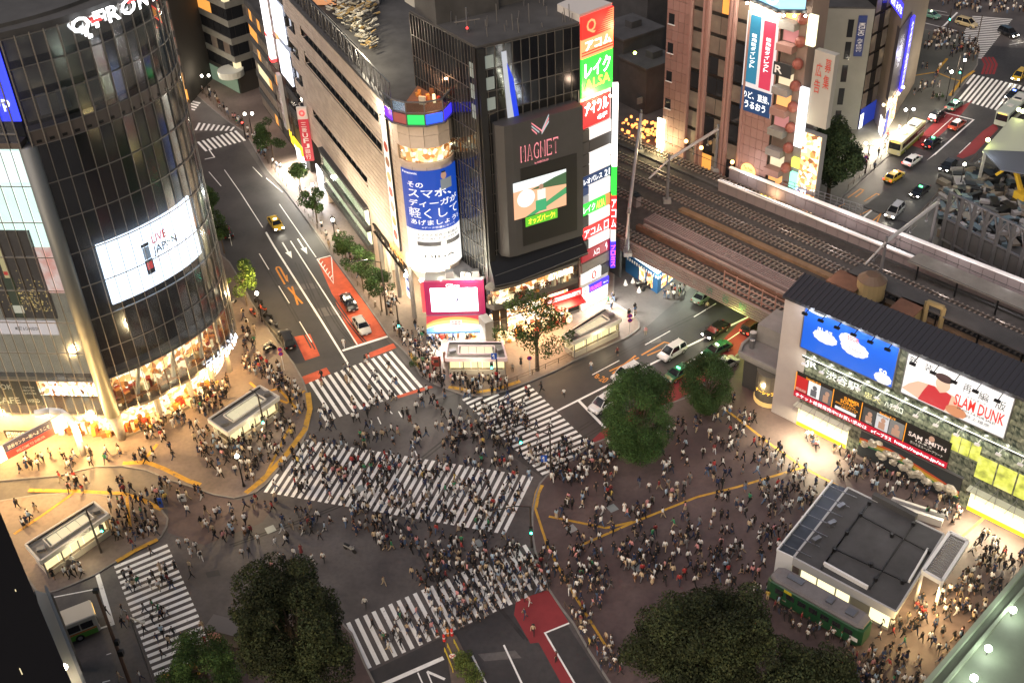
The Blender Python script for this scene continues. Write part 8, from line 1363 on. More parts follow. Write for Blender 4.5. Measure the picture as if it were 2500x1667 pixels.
def bus(rear, front, lab, c1, c2, c3, L=10.5):
    a_, c_ = G(*rear), G(*front); d = (c_ - a_) / np.linalg.norm(c_ - a_); m_ = c_ - d * L / 2; t = thing('city_bus', lab, 'bus', (m_[0], m_[1], .01)); t.rotation_euler = (0, 0, math.atan2(d[1], d[0])); WL[t.name] = np.zeros(3); h = L / 2; W = 1.22
    loft(MB().m(c1), [ring(-h, W - .05, .35, 2.95, .12), ring(-h + .15, W, .3, 3.0, .1), ring(h - .15, W, .3, 3.0, .1), ring(h, W - .05, .35, 2.9, .12)]).build('body', t)
    for sy in (-1, 1): MB().m(c2).box((0, sy * (W + .01), .75), (L - .5, .03, .7)).build('side_band', t); MB().m(c3).box((0, sy * (W + .012), 1.25), (L - .5, .03, .2)).build('side_stripe', t)
    for sy in (-1, 1):
        for i in range(7): MB().m(glassv).box((-h + 1.1 + i * 1.38, sy * (W + .015), 2.0), (1.25, .04, .9)).build('window', t)
    MB().m(glassv).box((h + .01, 0, 1.95), (.05, 2.1, 1.2)).build('windscreen', t); MB().m(glassv).box((-h - .01, 0, 2.1), (.05, 1.9, .8)).build('rear_window', t)
    for sx in (-h + 2.2, h - 2.2):
        for sy in (-1, 1): MB().m(tyre).tube((sx, sy * (W - .25), .48), (sx, sy * (W + .03), .48), .48, n=14).m(rimm).tube((sx, sy * (W + .03), .48), (sx, sy * (W + .045), .48), .26, n=10).build('wheel', t)
    MB().m(M('bus_roof_unit', (.5, .5, .46), .6)).box((-h + 2.6, 0, 3.1), (3.0, 1.8, .22)).build('roof_unit', t); MB().m(black).box((-h + 3.6, 0, 3.23), (.7, 1.2, .05)).build('roof_grille', t); MB().m(M('bus_hatch', (.55, .54, .5), .6)).box((1.6, 0, 3.05), (1, .9, .1)).build('roof_hatch', t)
    for sy in (-1, 1): MB().m(taill).box((-h - .03, sy * .95, .9), (.05, .2, .3)).build('taillight', t); MB().m(headoff).box((h + .02, sy * .85, .7), (.06, .35, .22)).build('headlight', t)
    MB().m(EM('bus_blind', (1, .6, .15), 1.5)).box((h + .03, 0, 2.72), (.04, 1.6, .25)).build('destination_blind', t); return t
cr_ = M('bus_cream', (.55, .52, .3), .4, coat=.4); bus((2250, 318), (2180, 382), 'cream and green city bus on the far avenue', cr_, M('bus_olive', (.25, .28, .05), .4), M('bus_white', (.65, .65, .6), .4)); bus((2500, 258), (2440, 312), 'pale green bus at the right edge of the far avenue', M('bus_sage', (.4, .45, .38), .4), M('bus_white', (.65, .65, .6), .4), M('bus_olive', (.25, .28, .05), .4)); bus((60, 1598), (243, 1525), 'white bus with green and orange sides waiting at lower left', M('bus_ivory', (.6, .56, .48), .45), M('bus_lime', (.12, .35, .05), .4), M('bus_orange', (.6, .2, .03), .4))
def bike(x, y, ang, lab, c_):
    p = G(x, y); t = thing('motorcycle', lab, 'motorcycle', p); t.rotation_euler = (0, 0, ang); WL[t.name] = np.zeros(3)
    for sx in (-.65, .65): MB().m(tyre).tube((sx, -.06, .3), (sx, .06, .3), .3, n=12).build('wheel', t)
    MB().m(paint(*c_)).beam((-.8, 0, .72), (.1, 0, .7), .32, .22).beam((.1, 0, .55), (.55, 0, .85), .28, .3).build('body', t); MB().m(black).beam((-.75, 0, .88), (0, 0, .86), .28, .1).build('seat', t); MB().m(steel).beam((.5, -.32, 1.02), (.5, .32, 1.02), .05).beam((.5, 0, .95), (.65, 0, .3), .07).build('handlebar', t)
for i, q_ in enumerate(((642, 760, 2.5, RD), (655, 778, 2.6, BK), (668, 796, 2.5, SI), (618, 770, 2.2, RD), (632, 742, 2.5, BK), (655, 850, .9, SI), (662, 858, .8, BK), (1572, 702, .3, BK), (1580, 708, .5, BK), (1566, 698, .2, SI), (568, 745, 1, SI), (560, 762, 1.2, BK), (1125, 1075, .2, BK), (855, 1345, -.6, SI), (545, 1530, -.4, SI))):
    bike(q_[0], q_[1], q_[2], '%s motorcycle %s' % (q_[3][0], ('left of the globe lamp', 'second from the globe lamp', 'right of the globe lamp', 'below the globe lamp', 'nearest the road by the globe lamp', 'against the kerb above the black minivan', 'beside the grey one above the minivan', 'in the row before the blue shop, middle', 'in the row before the blue shop, right', 'in the row before the blue shop, left', 'under the lit tree on the left kerb', 'below the lit tree on the left kerb', 'ridden slowly through the walking crowd', 'crossing the open asphalt with a rider', 'beside the advert vehicle')[i]), q_[3])

# ================================================================== PEOPLE
SKIN = M('skin', (.36, .215, .15), .6); HAIR = M('hair_black', (.018, .013, .011), .5); HAIRB = M('hair_brown', (.09, .045, .02), .5); SHOE = M('shoe_dark', (.03, .028, .027), .5)
tops = [('white', (.66, .66, .64), 29), ('black', (.018, .018, .02), 28), ('navy', (.025, .035, .08), 11), ('grey', (.18, .18, .18), 8), ('beige', (.45, .36, .24), 7), ('pale blue', (.3, .4, .5), 4), ('red', (.32, .04, .04), 2.5), ('pink', (.6, .28, .28), 3), ('yellow', (.45, .33, .08), 1), ('green', (.04, .2, .1), 1.5), ('maroon', (.17, .03, .035), 2)]
bots = [('black', (.016, .016, .018), 46), ('navy', (.03, .04, .07), 22), ('grey', (.13, .13, .14), 10), ('beige', (.38, .3, .2), 8), ('denim blue', (.09, .14, .24), 8), ('white', (.55, .55, .53), 4), ('brown', (.12, .06, .03), 2)]
cm = {n: M('cloth_' + n.replace(' ', '_'), c, .85) for n, c, w in tops + bots}
def pick(l): return R.choices(l, [w for _, _, w in l])[0]
def skel(kind):
    """joints x,y,z,radius with forward +y; returns verts, edges, radii, region per edge"""
    V_, E_, rd, rg = [], [], [], []
    def j(x, y, z, r, par=None, reg=None):
        V_.append((x, y, z)); rd.append(r if isinstance(r, tuple) else (r, r))
        if par is not None: E_.append((par, len(V_) - 1)); rg.append(reg)
        return len(V_) - 1
    st = {'walk_a': (.42, -.38), 'walk_b': (.25, -.3), 'walk_c': (-.34, .4), 'stand': (.03, -.02), 'skirt_a': (.3, -.28), 'skirt_b': (-.22, .26), 'dress': (.2, -.2), 'stand_f': (.02, .04), 'phone': (.05, -.03), 'pack_a': (.38, -.34), 'pack_b': (-.3, .34), 'long_f': (.33, -.3), 'sit': (1.35, 1.3)}[kind]
    fem = kind in ('skirt_a', 'skirt_b', 'dress', 'stand_f', 'long_f'); k = .95 if fem else 1.0; sh = .155 if fem else .185; dz = -.42 if kind == 'sit' else 0
    lean = .05 if 'walk' in kind or 'pack' in kind else 0
    pv = j(0, 0, .93 * k + dz, (.15 if fem else .145, .11)); w = j(0, lean * .3, 1.08 * k + dz, (.115 if fem else .13, .09), pv, 'top'); ch = j(0, lean * .7, 1.3 * k + dz, (.145 if fem else .17, .1), w, 'top'); nk = j(0, lean, 1.46 * k + dz, .05, ch, 'top'); hb = j(0, lean + .02, 1.55 * k + dz, (.07, .08), nk, 'head'); j(0, lean + .02, 1.66 * k + dz, (.075, .09), hb, 'head')
    for s, a in ((-1, st[0]), (1, st[1])):
        hp = j(s * .09, 0, .88 * k + dz, .085, pv, 'bot'); ky, kz = math.sin(a) * .43, math.cos(a) * .43
        kn = j(s * .1, ky, (.88 - kz) * k + dz, .058, hp, 'bot'); b_ = max(0, -a) * 1.1 + (a > .1) * .05; a2 = a - b_ if kind != 'sit' else .05
        ay, az = math.sin(a2) * .42, math.cos(a2) * .42; an = j(s * .1, ky + ay, max((.88 - kz - az) * k + dz, .07), .038, kn, 'shin'); zz_ = V_[an][2]; j(s * .11, ky + ay + .13, max(zz_ - .05 + (.0 if a > 0 else -.03), .03), .035, an, 'shoe')
        sp = j(s * sh, lean * .9, 1.4 * k + dz, .052, ch, 'top'); aa = -a * .8
        if kind == 'phone': el = j(s * (sh + .05), -.02, 1.13 * k, .04, sp, 'top'); wr = j(s * .08, .22, 1.25 * k, .03, el, 'fore'); j(s * .04, .27, 1.28 * k, .032, wr, 'hand')
        else: el = j(s * (sh + .05), lean + math.sin(aa) * .27, (1.4 - math.cos(aa) * .27) * k + dz, .04, sp, 'top'); f = aa + .25; wr = j(s * (sh + .06), V_[el][1] + math.sin(f) * .24, V_[el][2] - math.cos(f) * .24 * k, .03, el, 'fore'); j(s * (sh + .06), V_[wr][1] + .02, V_[wr][2] - .08, .033, wr, 'hand')
    return V_, E_, rd, rg, fem, k, dz, lean
def person_mesh(kind, sub):
    V_, E_, rd, rg, fem, k, dz, lean = skel(kind)
    me = bpy.data.meshes.new('p'); me.from_pydata(V_, E_, []); o = bpy.data.objects.new('p', me); col.objects.link(o)
    o.modifiers.new('s', 'SKIN'); sv = me.skin_vertices[0].data
    for i, r_ in enumerate(rd): sv[i].radius = r_
    sv[0].use_root = True
    if sub: m_ = o.modifiers.new('d', 'SUBSURF'); m_.levels = sub; m_.render_levels = sub
    dg = bpy.context.evaluated_depsgraph_get(); dg.update(); out = bpy.data.meshes.new_from_object(o.evaluated_get(dg)); bpy.data.objects.remove(o)
    P_ = np.array([tuple(v.co) for v in out.vertices]); F_ = [tuple(p.vertices) for p in out.polygons]; bpy.data.meshes.remove(out)
    Vn = np.array(V_); reg = []
    short = kind in ('skirt_a', 'skirt_b', 'dress')
    for f in F_:
        c = P_[list(f)].mean(0); best = None
        for (a, b), r_ in zip(E_, rg):
            A, B = Vn[a], Vn[b]; t = np.clip((c - A) @ (B - A) / ((B - A) @ (B - A) + 1e-9), 0, 1); d = np.linalg.norm(c - A - (B - A) * t)
            if best is None or d < best[0]: best = (d, r_)
        r_ = best[1]
        if r_ == 'head': q = 1 if (c[2] > (1.655 * k + dz) or (c[1] < lean + .03 and c[2] > 1.53 * k + dz)) else 0
        elif r_ in ('hand',): q = 0
        elif r_ == 'fore': q = 0 if (kind in ('walk_b', 'skirt_a', 'phone', 'stand', 'skirt_b', 'dress')) else 2
        elif r_ == 'shoe': q = 4
        elif r_ == 'shin': q = 0 if short else 3
        elif r_ == 'bot': q = 3 if c[2] < .97 * k + dz else 2
        else: q = 2
        reg.append(q)
    b = MB(); b.v = [tuple(x) for x in P_]; b.f = list(F_); b.n = len(P_); b.mi = list(reg); b.mats = [SKIN, HAIR, cm['white'], cm['black'], SHOE]
    if short: # skirt: a flared cone from the waist, same surface colour as the lower garment
        n = 10; z0, z1 = 1.0 * k, (.5 if kind != 'dress' else .34) * k; b.c = 3
        vs = [(math.cos(2 * math.pi * i / n) * .135, math.sin(2 * math.pi * i / n) * .105, z0) for i in range(n)] + [(math.cos(2 * math.pi * i / n) * .22, math.sin(2 * math.pi * i / n) * .24, z1) for i in range(n)]; b.add(vs, [(i + n, (i + 1) % n + n, (i + 1) % n, i) for i in range(n)])
    if fem or kind == 'long_f': b.c = 1; b.ball((0, lean - .05, 1.52 * k + dz), .1, 7, 5, 1.5)
    else: b.c = 1; b.ball((0, lean + .0, 1.69 * k + dz), .085, 7, 4, .75)
    if kind.startswith('pack'): b.mats.append(M('backpack_cloth', (.02, .02, .025), .7)); b.c = 5; b.box((0, lean - .2, 1.26 * k), (.3, .18, .44))
    if kind in ('stand_f', 'skirt_a', 'walk_b'): b.mats.append(M('bag_leather', (.16, .08, .04), .6)); b.c = len(b.mats) - 1; b.box((.27, .02, .8 * k), (.09, .26, .2))
    me = bpy.data.meshes.new('person_' + kind); me.from_pydata(b.v, [], b.f)
    for m_ in b.mats: me.materials.append(m_)
    me.polygons.foreach_set('material_index', b.mi); me.polygons.foreach_set('use_smooth', [True] * len(b.f)); me.update(); return me
KIND = ['walk_a', 'walk_b', 'walk_c', 'stand', 'skirt_a', 'skirt_b', 'dress', 'stand_f', 'phone', 'pack_a', 'pack_b', 'long_f', 'sit']
HI = {k: person_mesh(k, 1) for k in KIND}; LO = {k: person_mesh(k, 0) for k in KIND}
WALK = ['walk_a', 'walk_b', 'walk_c', 'skirt_a', 'skirt_b', 'dress', 'pack_a', 'pack_b', 'long_f', 'walk_b', 'walk_a']; STAND = ['stand', 'stand_f', 'phone', 'stand', 'dress', 'pack_b', 'phone', 'walk_b']
def inside(x, y, poly):
    c = False; n = len(poly)
    for i in range(n):
        (x0, y0), (x1, y1) = poly[i], poly[(i + 1) % n]
        if (y0 > y) != (y1 > y) and x < (x1 - x0) * (y - y0) / (y1 - y0) + x0: c = not c
    return c
raised = [S_M, S_Q, S_L, S_B, S_H, S_R]
ob_ = [[(500, 1030), (555, 1075), (690, 1010), (690, 965), (640, 935)], [(55, 1330), (98, 1400), (270, 1290), (268, 1250), (225, 1220)], [(1085, 835), (1085, 925), (1240, 925), (1240, 835)], [(1370, 815), (1400, 870), (1525, 810), (1480, 750)], [(1900, 1360), (2080, 1170), (2330, 1300), (2390, 1330), (2260, 1450), (2200, 1530), (1990, 1440)], [(1860, 1390), (1900, 1370), (2140, 1510), (2110, 1560), (1870, 1430)], [(1790, 860), (1960, 800), (1960, 1000), (1900, 1010)], [(1525, 1115), (1590, 1115), (1590, 1140), (1525, 1140)], [(1700, 980), (1745, 980), (1745, 1005), (1700, 1005)], [(690, 800), (728, 800), (728, 870), (690, 870)], [(2180, 1240), (2300, 1300), (2290, 1320), (2160, 1250)], [(540, 1530), (610, 1530), (610, 1590), (540, 1590)]]
taken = {}
def free(p, d):
    gx_, gy_ = int(p[0] // 1), int(p[1] // 1)
    for i in (-1, 0, 1):
        for j_ in (-1, 0, 1):
            for q in taken.get((gx_ + i, gy_ + j_), ()):
                if (q[0] - p[0]) ** 2 + (q[1] - p[1]) ** 2 < d * d: return False
    return True
folk = []
def put(x, y, kind=None, top=None, bot=None, ang=None, zone='', dmin=.48, force=False):
    k = .12 if any(inside(x, y, q) for q in raised) else .015; p = G(x, y, k)
    if not force and (any(inside(x, y, q) for q in ob_) or not free(p, dmin)): return False
    taken.setdefault((int(p[0] // 1), int(p[1] // 1)), []).append(p)
    folk.append([x, y, p, kind or R.choice(WALK), top or pick(tops)[0], bot or pick(bots)[0], ang if ang is not None else R.uniform(0, 6.28), zone, R.uniform(.93, 1.05), force]); return True
e8 = lambda o, L: [(o[0] + x / 4, o[1] + y / 4, *r) for x, y, *r in L]
zc_ = 'on the open asphalt left of centre'
for x, y, k, tp, bt_2, an in e8(o1, [(525, 325, 'walk_b', 'black', 'black', 2), (800, 255, 'stand', 'white', 'black', 3), (885, 240, 'walk_b', 'white', 'navy', 3), (960, 275, 'long_f', 'white', 'black', 0), (1010, 372, 'pack_a', 'white', 'white', .5), (910, 325, 'skirt_a', 'white', 'white', 0), (905, 465, 'walk_c', 'beige', 'black', 3), (915, 552, 'walk_a', 'black', 'black', 5), (755, 455, 'dress', 'black', 'black', 3), (612, 478, 'dress', 'beige', 'beige', 3), (665, 478, 'dress', 'grey', 'black', 3),
    (1128, 112, 'walk_b', 'beige', 'beige', 3), (1270, 148, 'walk_a', 'black', 'black', 2), (1480, 150, 'pack_a', 'black', 'black', 5), (1568, 208, 'stand', 'white', 'black', 3), (1735, 240, 'walk_a', 'white', 'grey', 4), (1415, 340, 'walk_b', 'white', 'black', 3), (1482, 335, 'pack_b', 'black', 'navy', 3), (1705, 475, 'skirt_a', 'pink', 'black', 3), (1775, 385, 'skirt_b', 'white', 'black', 3), (1828, 402, 'walk_c', 'black', 'black', 3), (1920, 342, 'walk_c', 'white', 'black', 3), (1985, 305, 'dress', 'maroon', 'maroon', 3),
    (2095, 408, 'walk_a', 'white', 'white', 4), (2205, 388, 'walk_b', 'white', 'black', 3), (1800, 100, 'pack_a', 'pale blue', 'white', 5), (2085, 122, 'long_f', 'black', 'black', 5), (2165, 168, 'walk_b', 'grey', 'black', 1), (90, 905, 'walk_a', 'black', 'black', 1), (246, 892, 'long_f', 'black', 'white', 2), (540, 985, 'pack_b', 'black', 'black', 1), (600, 885, 'walk_c', 'green', 'green', 5), (585, 1168, 'walk_b', 'navy', 'navy', 3), (635, 1322, 'walk_b', 'black', 'black', 2), (797, 1265, 'dress', 'white', 'white', 3), (745, 1115, 'walk_a', 'black', 'black', 3), (835, 1165, 'walk_b', 'black', 'black', 3), (1025, 1045, 'walk_b', 'beige', 'beige', 3), (915, 1340, 'walk_b', 'beige', 'beige', 3), (965, 1325, 'stand', 'white', 'white', 3), (735, 1540, 'walk_b', 'black', 'black', 3), (220, 1545, 'walk_b', 'beige', 'beige', 2), (425, 1545, 'walk_b', 'white', 'navy', 2), (1100, 1150, 'stand', 'beige', 'beige', 3), (1155, 1130, 'stand', 'white', 'white', 3), (1050, 1200, 'stand', 'red', 'maroon', 3), (250, 1030, 'walk_b', 'black', 'navy', 1), (315, 1000, 'walk_b', 'pink', 'beige', 2), (465, 1090, 'walk_c', 'black', 'black', 3)]):
    put(x, y, k, tp, bt_2, an, 'on the crossing by the bus' if x < 530 and y > 1370 else zc_, force=True)
for x, y, k, tp, bt_2, an, zn in ((840, 848, 'walk_b', 'white', 'white', 0, 'standing alone before the stop line'), (1443, 905, 'stand', 'white', 'denim blue', 3, 'alone on the road by the orange digits'), (1377, 970, 'walk_b', 'white', 'black', 3, 'alone near the right stop line'), (1576, 818, 'stand_f', 'pink', 'beige', 3, 'alone on the road near the no parking discs'), (1507, 868, 'skirt_a', 'maroon', 'black', 3, 'alone on the road below the subway entrance'), (1272, 892, 'dress', 'black', 'black', 3, 'alone beside the airy tree'), (1252, 908, 'stand_f', 'grey', 'black', 3, 'beside the airy tree trunk'),
    (1726, 758, 'stand', 'beige', 'black', 3, 'beside the sage car under the bridge'), (525 + 98, 842, 'stand', 'green', 'black', 0, 'alone in the bright light right of the glass tower'), (1128, 1330, 'walk_b', 'green', 'black', 3, 'in the densest crowd'), (912, 1535, 'walk_a', 'black', 'black', 1, 'left of the crowded crossing'), (893, 1482, 'walk_a', 'white', 'black', 3, 'on asphalt left of the crowded crossing'), (938, 1430, 'long_f', 'beige', 'beige', 4, 'on asphalt above the crowded crossing'), (1358, 1615, 'stand', 'maroon', 'black', 1, 'alone on the wine coloured lane'), (1302, 1548, 'pack_a', 'beige', 'black', 3, 'at the corner of the white box line'), (1282, 1510, 'walk_b', 'navy', 'navy', 2, 'on the wine coloured surface'), (1293, 1478, 'walk_b', 'pink', 'white', 2, 'on the wine coloured surface'),
    (1665, 1272, 'stand', 'navy', 'navy', 3, 'alone on the yellow tactile line'), (1580, 1240, 'skirt_a', 'pink', 'pink', 3, 'alone on the open plaza') , (1524, 1250, 'dress', 'white', 'white', 3, 'alone on the open plaza'), (1491, 1205, 'long_f', 'maroon', 'black', 3, 'alone on the open plaza'), (1584, 1200, 'walk_b', 'white', 'black', 3, 'on the open plaza'), (1652, 1195, 'walk_a', 'white', 'beige', 3, 'on the open plaza'), (1640, 1212, 'stand_f', 'pink', 'black', 3, 'on the open plaza'), (1455, 1198, 'walk_b', 'black', 'black', 3, 'on the open plaza')):
    put(x, y, k, tp, bt_2, an, zn, force=True)
RG = [ # polygon, how many, zone wording, poses, heading (or None)
 ([(650, 1190), (745, 1072), (1060, 1124), (1295, 1165), (1240, 1300), (960, 1250)], 265, 'on the diagonal zebra crossing', WALK, None),
 ([(770, 1000), (900, 975), (1060, 960), (1120, 985), (1200, 1060), (1290, 1160), (1040, 1118), (760, 1070)], 100, 'on asphalt above the diagonal crossing', WALK, None),
 ([(1060, 1000), (1180, 1000), (1290, 1140), (1180, 1140)], 55, 'between two zebra crossings', WALK, None),
 ([(1150, 990), (1250, 970), (1400, 1090), (1330, 1160), (1250, 1100)], 85, 'on the right zebra crossing', WALK, None),
 ([(1120, 970), (1290, 930), (1400, 1020), (1250, 980)], 14, 'atop the right zebra crossing', WALK, None),
 ([(750, 940), (960, 860), (1040, 935), (830, 1010)], 20, 'on the zebra crossing at the avenue mouth', WALK, None),
 ([(830, 1215), (1100, 1290), (1280, 1320), (1240, 1400), (1050, 1400), (870, 1310)], 135, 'on asphalt below the diagonal crossing', WALK, None),
 ([(1080, 1470), (1200, 1410), (1330, 1355), (1345, 1435), (1200, 1500), (1110, 1550)], 128, 'on the crowded lower zebra crossing', WALK, None),
 ([(890, 1540), (1080, 1460), (1120, 1540), (960, 1600)], 42, 'left on the crowded lower crossing', WALK, None),
 ([(1000, 1400), (1280, 1340), (1200, 1410), (1050, 1470)], 45, 'just above the crowded lower crossing', WALK, None),
 ([(460, 1030), (500, 1000), (560, 1080), (690, 1010), (700, 960), (750, 1000), (700, 1100), (640, 1170), (560, 1190), (470, 1120)], 115, 'by the tower subway entrance', WALK, None),
 ([(450, 1000), (520, 950), (560, 930), (560, 990), (500, 1020)], 55, 'under the tower overhang', STAND, None),
 ([(600, 850), (680, 900), (735, 950), (740, 1010), (700, 990), (640, 930), (590, 900)], 70, 'waiting on the pavement right of the glass tower', STAND, None),
 ([(585, 740), (600, 780), (655, 850), (600, 850)], 14, 'walking beside the glass tower flank', WALK, None),
 ([(30, 1160), (60, 1120), (280, 1095), (420, 1090), (430, 1140), (300, 1130), (150, 1155)], 42, 'in the brightest light before the glass tower', WALK, None),
 ([(290, 1075), (450, 1010), (460, 1030), (400, 1080)], 30, 'along the lit tower plinth', STAND, None),
 ([(100, 1160), (420, 1180), (420, 1270), (300, 1215), (150, 1200)], 36, 'at the mouth of the pedestrian street', WALK, None),
 ([(270, 1225), (380, 1240), (395, 1300), (330, 1340), (290, 1340), (270, 1290)], 58, 'waiting at the lower left corner', STAND, 2.2),
 ([(30, 1230), (120, 1215), (60, 1300)], 9, 'behind the lower left subway entrance', WALK, None),
 ([(120, 1405), (230, 1350), (240, 1390), (150, 1430)], 9, 'below the lower left entrance', WALK, None),
 ([(285, 1380), (390, 1340), (470, 1540), (400, 1600), (330, 1480)], 26, 'on the crossing by the bus', WALK, None),
 ([(430, 1190), (560, 1210), (660, 1215), (760, 1230), (860, 1280), (700, 1330), (560, 1330), (440, 1290)], 62, zc_, WALK, None),
 ([(970, 800), (1010, 830), (1060, 880), (1090, 940), (1040, 930), (990, 850), (955, 800)], 62, 'in the crowd left of the corner shop', STAND, None),
 ([(1010, 800), (1160, 832), (1080, 840), (1070, 870), (1030, 850)], 34, 'before the green shop entrance', WALK, None),
 ([(1050, 925), (1240, 930), (1240, 955), (1130, 958), (1080, 945)], 40, 'at the kerb before the pinkish entrance', STAND, None),
 ([(930, 700), (975, 740), (1005, 800), (960, 790)], 16, 'on the pavement by the arcade', WALK, None), ([(700, 430), (760, 480), (860, 600), (900, 690), (860, 690), (760, 540)], 26, 'on the avenue pavement by the shop bands', WALK, None),
 ([(470, 180), (520, 230), (640, 350), (690, 420), (640, 390), (560, 285), (475, 210)], 52, 'up the side street', WALK, None),
 ([(1490, 720), (1560, 760), (1545, 790), (1480, 745)], 8, 'by the no parking discs', WALK, None), ([(1605, 725), (1660, 700), (1680, 715), (1640, 735)], 12, 'waiting under the bridge by the blue shop', STAND, None),
 ([(1330, 1130), (1420, 1090), (1500, 1085), (1530, 1120), (1500, 1180), (1400, 1190), (1340, 1180)], 85, 'by the egg shaped tree', WALK, None),
 ([(1600, 1050), (1720, 1010), (1780, 960), (1860, 1040), (1780, 1120), (1650, 1130), (1600, 1110)], 62, 'on the upper plaza', WALK, None),
 ([(1400, 1195), (1640, 1130), (1820, 1120), (1900, 1170), (1880, 1260), (1780, 1330), (1600, 1350), (1420, 1340), (1340, 1260)], 150, 'on the open plaza', WALK, None),
 ([(1820, 1060), (1930, 1110), (2000, 1190), (2040, 1200), (1900, 1350), (1840, 1340), (1860, 1220)], 105, 'in the stream toward the station', WALK, None),
 ([(1950, 1060), (2070, 1110), (2240, 1200), (2350, 1260), (2330, 1290), (2180, 1250), (2060, 1180)], 62, 'before the station wall', WALK, None),
 ([(2100, 1130), (2340, 1240), (2335, 1250), (2100, 1145)], 26, 'waiting along the mural', STAND, .8),
 ([(1310, 1340), (1460, 1340), (1500, 1420), (1480, 1480), (1430, 1500), (1370, 1440)], 72, 'on the plaza by the lower crossing', WALK, None),
 ([(1385, 1490), (1440, 1500), (1500, 1560), (1530, 1667), (1470, 1640)], 40, 'left of the broad dark tree', STAND, None),
 ([(1480, 1340), (1840, 1330), (1880, 1390), (1840, 1440), (1700, 1430), (1560, 1430)], 110, 'above the broad dark tree', WALK, None),
 ([(1830, 1440), (1880, 1430), (2100, 1560), (2060, 1600), (1960, 1560)], 55, 'crowded beside the green train car', STAND, None),
 ([(2130, 1560), (2200, 1540), (2300, 1440), (2400, 1420), (2460, 1440), (2300, 1620), (2230, 1690), (2100, 1690)], 120, 'in the lower right crowd', WALK, None),
 ([(2060, 1600), (2150, 1600), (2140, 1690), (2060, 1690)], 36, 'low in the lower right crowd', STAND, None),
 ([(2390, 1310), (2500, 1330), (2500, 1400), (2330, 1450), (2340, 1400)], 50, 'on warm paving at right edge', WALK, None), ([(2130, 1520), (2200, 1470), (2260, 1450), (2230, 1520), (2160, 1560)], 14, 'in amber light below the pavilion', WALK, None),
 ([(2250, 90), (2300, 75), (2385, 110), (2390, 150), (2360, 155), (2300, 130), (2255, 120)], 95, 'waiting at the far corner', STAND, None), ([(2235, 140), (2300, 170), (2350, 160), (2370, 190), (2310, 250), (2230, 240)], 22, 'strolling on the far corner pavement', WALK, None),
 ([(2270, -30), (2540, -30), (2540, 30), (2420, 36), (2300, 22)], 190, 'in the farthest crowd at the top', STAND, None), ([(2130, 420), (2190, 340), (2230, 300), (2240, 280), (2200, 290), (2100, 400), (2050, 470)], 14, 'on the pavement by the blue sign building', WALK, None), ([(2260, 540), (2320, 470), (2390, 400), (2400, 430), (2300, 560)], 16, 'along the building site fence', WALK, None)]
for poly, n, zn, ks, an in RG:
    n = int(n * .78)
    xs_, ys_ = [p[0] for p in poly], [p[1] for p in poly]; k = t_ = 0
    while k < n and t_ < n * 25:
        t_ += 1; x, y = R.uniform(min(xs_), max(xs_)), R.uniform(min(ys_), max(ys_))
        if not inside(x, y, poly): continue
        if k and R.random() < .35: # companions walk close together
            q = folk[-1]; pp = proj(q[2] + [R.uniform(-.8, .8), R.uniform(-.5, .5), 0]); x, y = pp
            if not inside(x, y, poly): continue
        if put(x, y, R.choice(ks), zone=zn, ang=None if an is None else an + R.uniform(-.5, .5)): k += 1
# nearest three hundred are individuals, the rest one crowd
folk.sort(key=lambda f: (0 if (f[9] or inview(f[2], -4)) else 1, np.linalg.norm(f[2] - [0, 0, CAMZ]) - (60 if f[9] else 0)))
def occluded(f): # hidden below the near tree crowns, the pavilion or the near roofs
    x, y = f[0], f[1]
    return any((x - a) ** 2 / rx ** 2 + (y - b) ** 2 / ry ** 2 < 1 for a, b, rx, ry in ((740, 1570, 130, 150), (1685, 1600, 170, 130), (1950, 1660, 110, 70), (535, 1650, 70, 80)))
near = [f for f in folk if not occluded(f)][:296]; ids = {id(f) for f in near}; far = [f for f in folk if id(f) not in ids and not occluded(f)]
pose_w = {'walk_a': 'striding', 'walk_b': 'walking', 'walk_c': 'walking fast', 'stand': 'standing', 'skirt_a': 'walking', 'skirt_b': 'walking', 'dress': 'walking', 'stand_f': 'standing', 'phone': 'holding phone', 'pack_a': 'backpack worn', 'pack_b': 'wearing backpack', 'long_f': 'long hair', 'sit': 'sitting'}
def low_w(k, b_): return b_ + (' skirt' if k in ('skirt_a', 'skirt_b') else ' long skirt' if k == 'dress' else ' trousers')
labs = {}
for f in near:
    q = '%s top, %s, %s' % (f[4], low_w(f[3], f[5]), pose_w[f[3]]); f.append(q if len((q + ' ' + f[7]).split()) < 12 else '%s top, %s' % (f[4], low_w(f[3], f[5]))); labs.setdefault((f[10], f[7]), []).append(f)
ordn = ['leftmost', 'second from left', 'third from left', 'fourth from left', 'fifth from left', 'sixth from left', 'seventh from left', 'eighth from left', 'ninth from left']
for key, L in labs.items():
    L.sort(key=lambda f: f[0])
    for i, f in enumerate(L): f.append(('person in %s %s' % key) if len(L) == 1 else 'person in %s %s, %s' % (key[0], key[1], ('left one' if i == 0 else 'right one') if len(L) == 2 else ordn[i]))
grp = {}
for f in near:
    k = f[3]; o = bpy.data.objects.new('person', HI[k]); col.objects.link(o); o.location = f[2]; o.rotation_euler = (0, 0, f[6]); o.scale = (f[8],) * 3
    for i, m_ in ((2, cm[f[4]]), (3, cm[f[5]])): o.material_slots[i].link = 'OBJECT'; o.material_slots[i].material = m_
    if R.random() < .25: o.material_slots[1].link = 'OBJECT'; o.material_slots[1].material = HAIRB
    tag(o, f[11], 'person', 'pedestrians around the scramble crossing'); WL[o.name] = np.zeros(3)
print('people', len(near), len(far))
tcd = {n: c for n, c, w in tops}; bcd = {n: c for n, c, w in bots}; LOA = {}
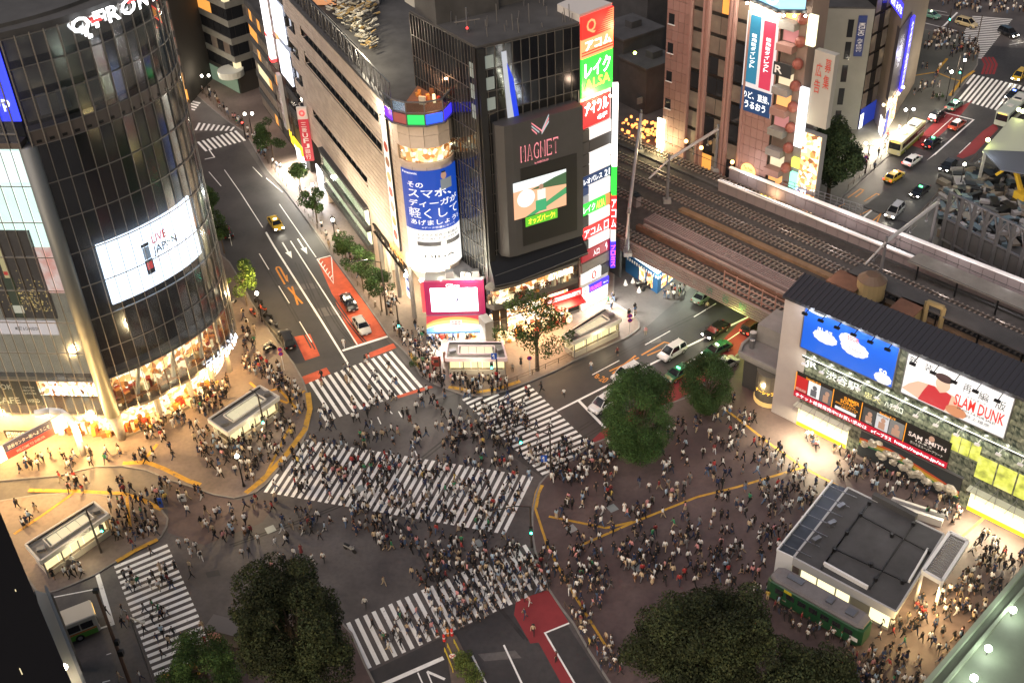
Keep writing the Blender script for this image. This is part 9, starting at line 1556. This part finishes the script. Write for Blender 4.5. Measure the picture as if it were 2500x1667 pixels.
for k, me in LO.items():
    v = np.zeros(len(me.vertices) * 3); me.vertices.foreach_get('co', v); LOA[k] = (v.reshape(-1, 3), [tuple(p.vertices) for p in me.polygons], [p.material_index for p in me.polygons])
av, al_, alt, ac = [], [], [], []; nv = 0
for f in far:
    v, F_, mi = LOA[f[3]]; c_, s_2 = math.cos(f[6]), math.sin(f[6]); w = v * f[8]; w = np.stack([w[:, 0] * c_ - w[:, 1] * s_2, w[:, 0] * s_2 + w[:, 1] * c_, w[:, 2]], 1) + f[2]; av.append(w)
    cl_ = [(.36, .215, .15), (.02, .014, .012), tcd[f[4]], bcd[f[5]], (.03, .028, .027), (.03, .025, .02)]
    for q, m_ in zip(F_, mi): al_.extend([i + nv for i in q]); alt.append(len(q)); ac.extend([(*cl_[m_], 1)] * len(q))
    nv += len(v)
me = bpy.data.meshes.new('crowd'); v = np.concatenate(av); me.vertices.add(len(v)); me.vertices.foreach_set('co', v.ravel()); me.loops.add(len(al_)); me.loops.foreach_set('vertex_index', al_); me.polygons.add(len(alt)); me.polygons.foreach_set('loop_start', np.r_[0, np.cumsum(alt)[:-1]]); me.polygons.foreach_set('loop_total', alt)
me.update(calc_edges=True); at = me.color_attributes.new('Col', 'FLOAT_COLOR', 'CORNER'); at.data.foreach_set('color', np.array(ac, np.float32).ravel()); me.materials.append(VCOL('cloth_mixed', .85)); link_mesh('crowd', me, None, 'dense mass of smaller pedestrians filling the crossing and pavements', None, None, 'stuff')
# city beyond the frame: plain blocks whose dim windows close the view past the picture edges
for i, (x, y, w, d_2, h_2) in enumerate(((-95, 250, 60, 40, 40), (10, 300, 60, 50, 45), (95, 300, 50, 40, 40), (150, 230, 40, 60, 30))):
    t = thing('distant_block', ('distant dark block beyond the top left corner', 'distant dark block beyond the top edge centre', 'distant dark block beyond the top right', 'distant dark block beyond the right edge')[i], 'building', (x, y, 0)); MB().m(dconc).box((x, y, h_2 / 2), (w, d_2, h_2)).build('wall', t); MB().m(roofm).box((x, y, h_2 + .3), (w + .5, d_2 + .5, .6)).build('roof', t)
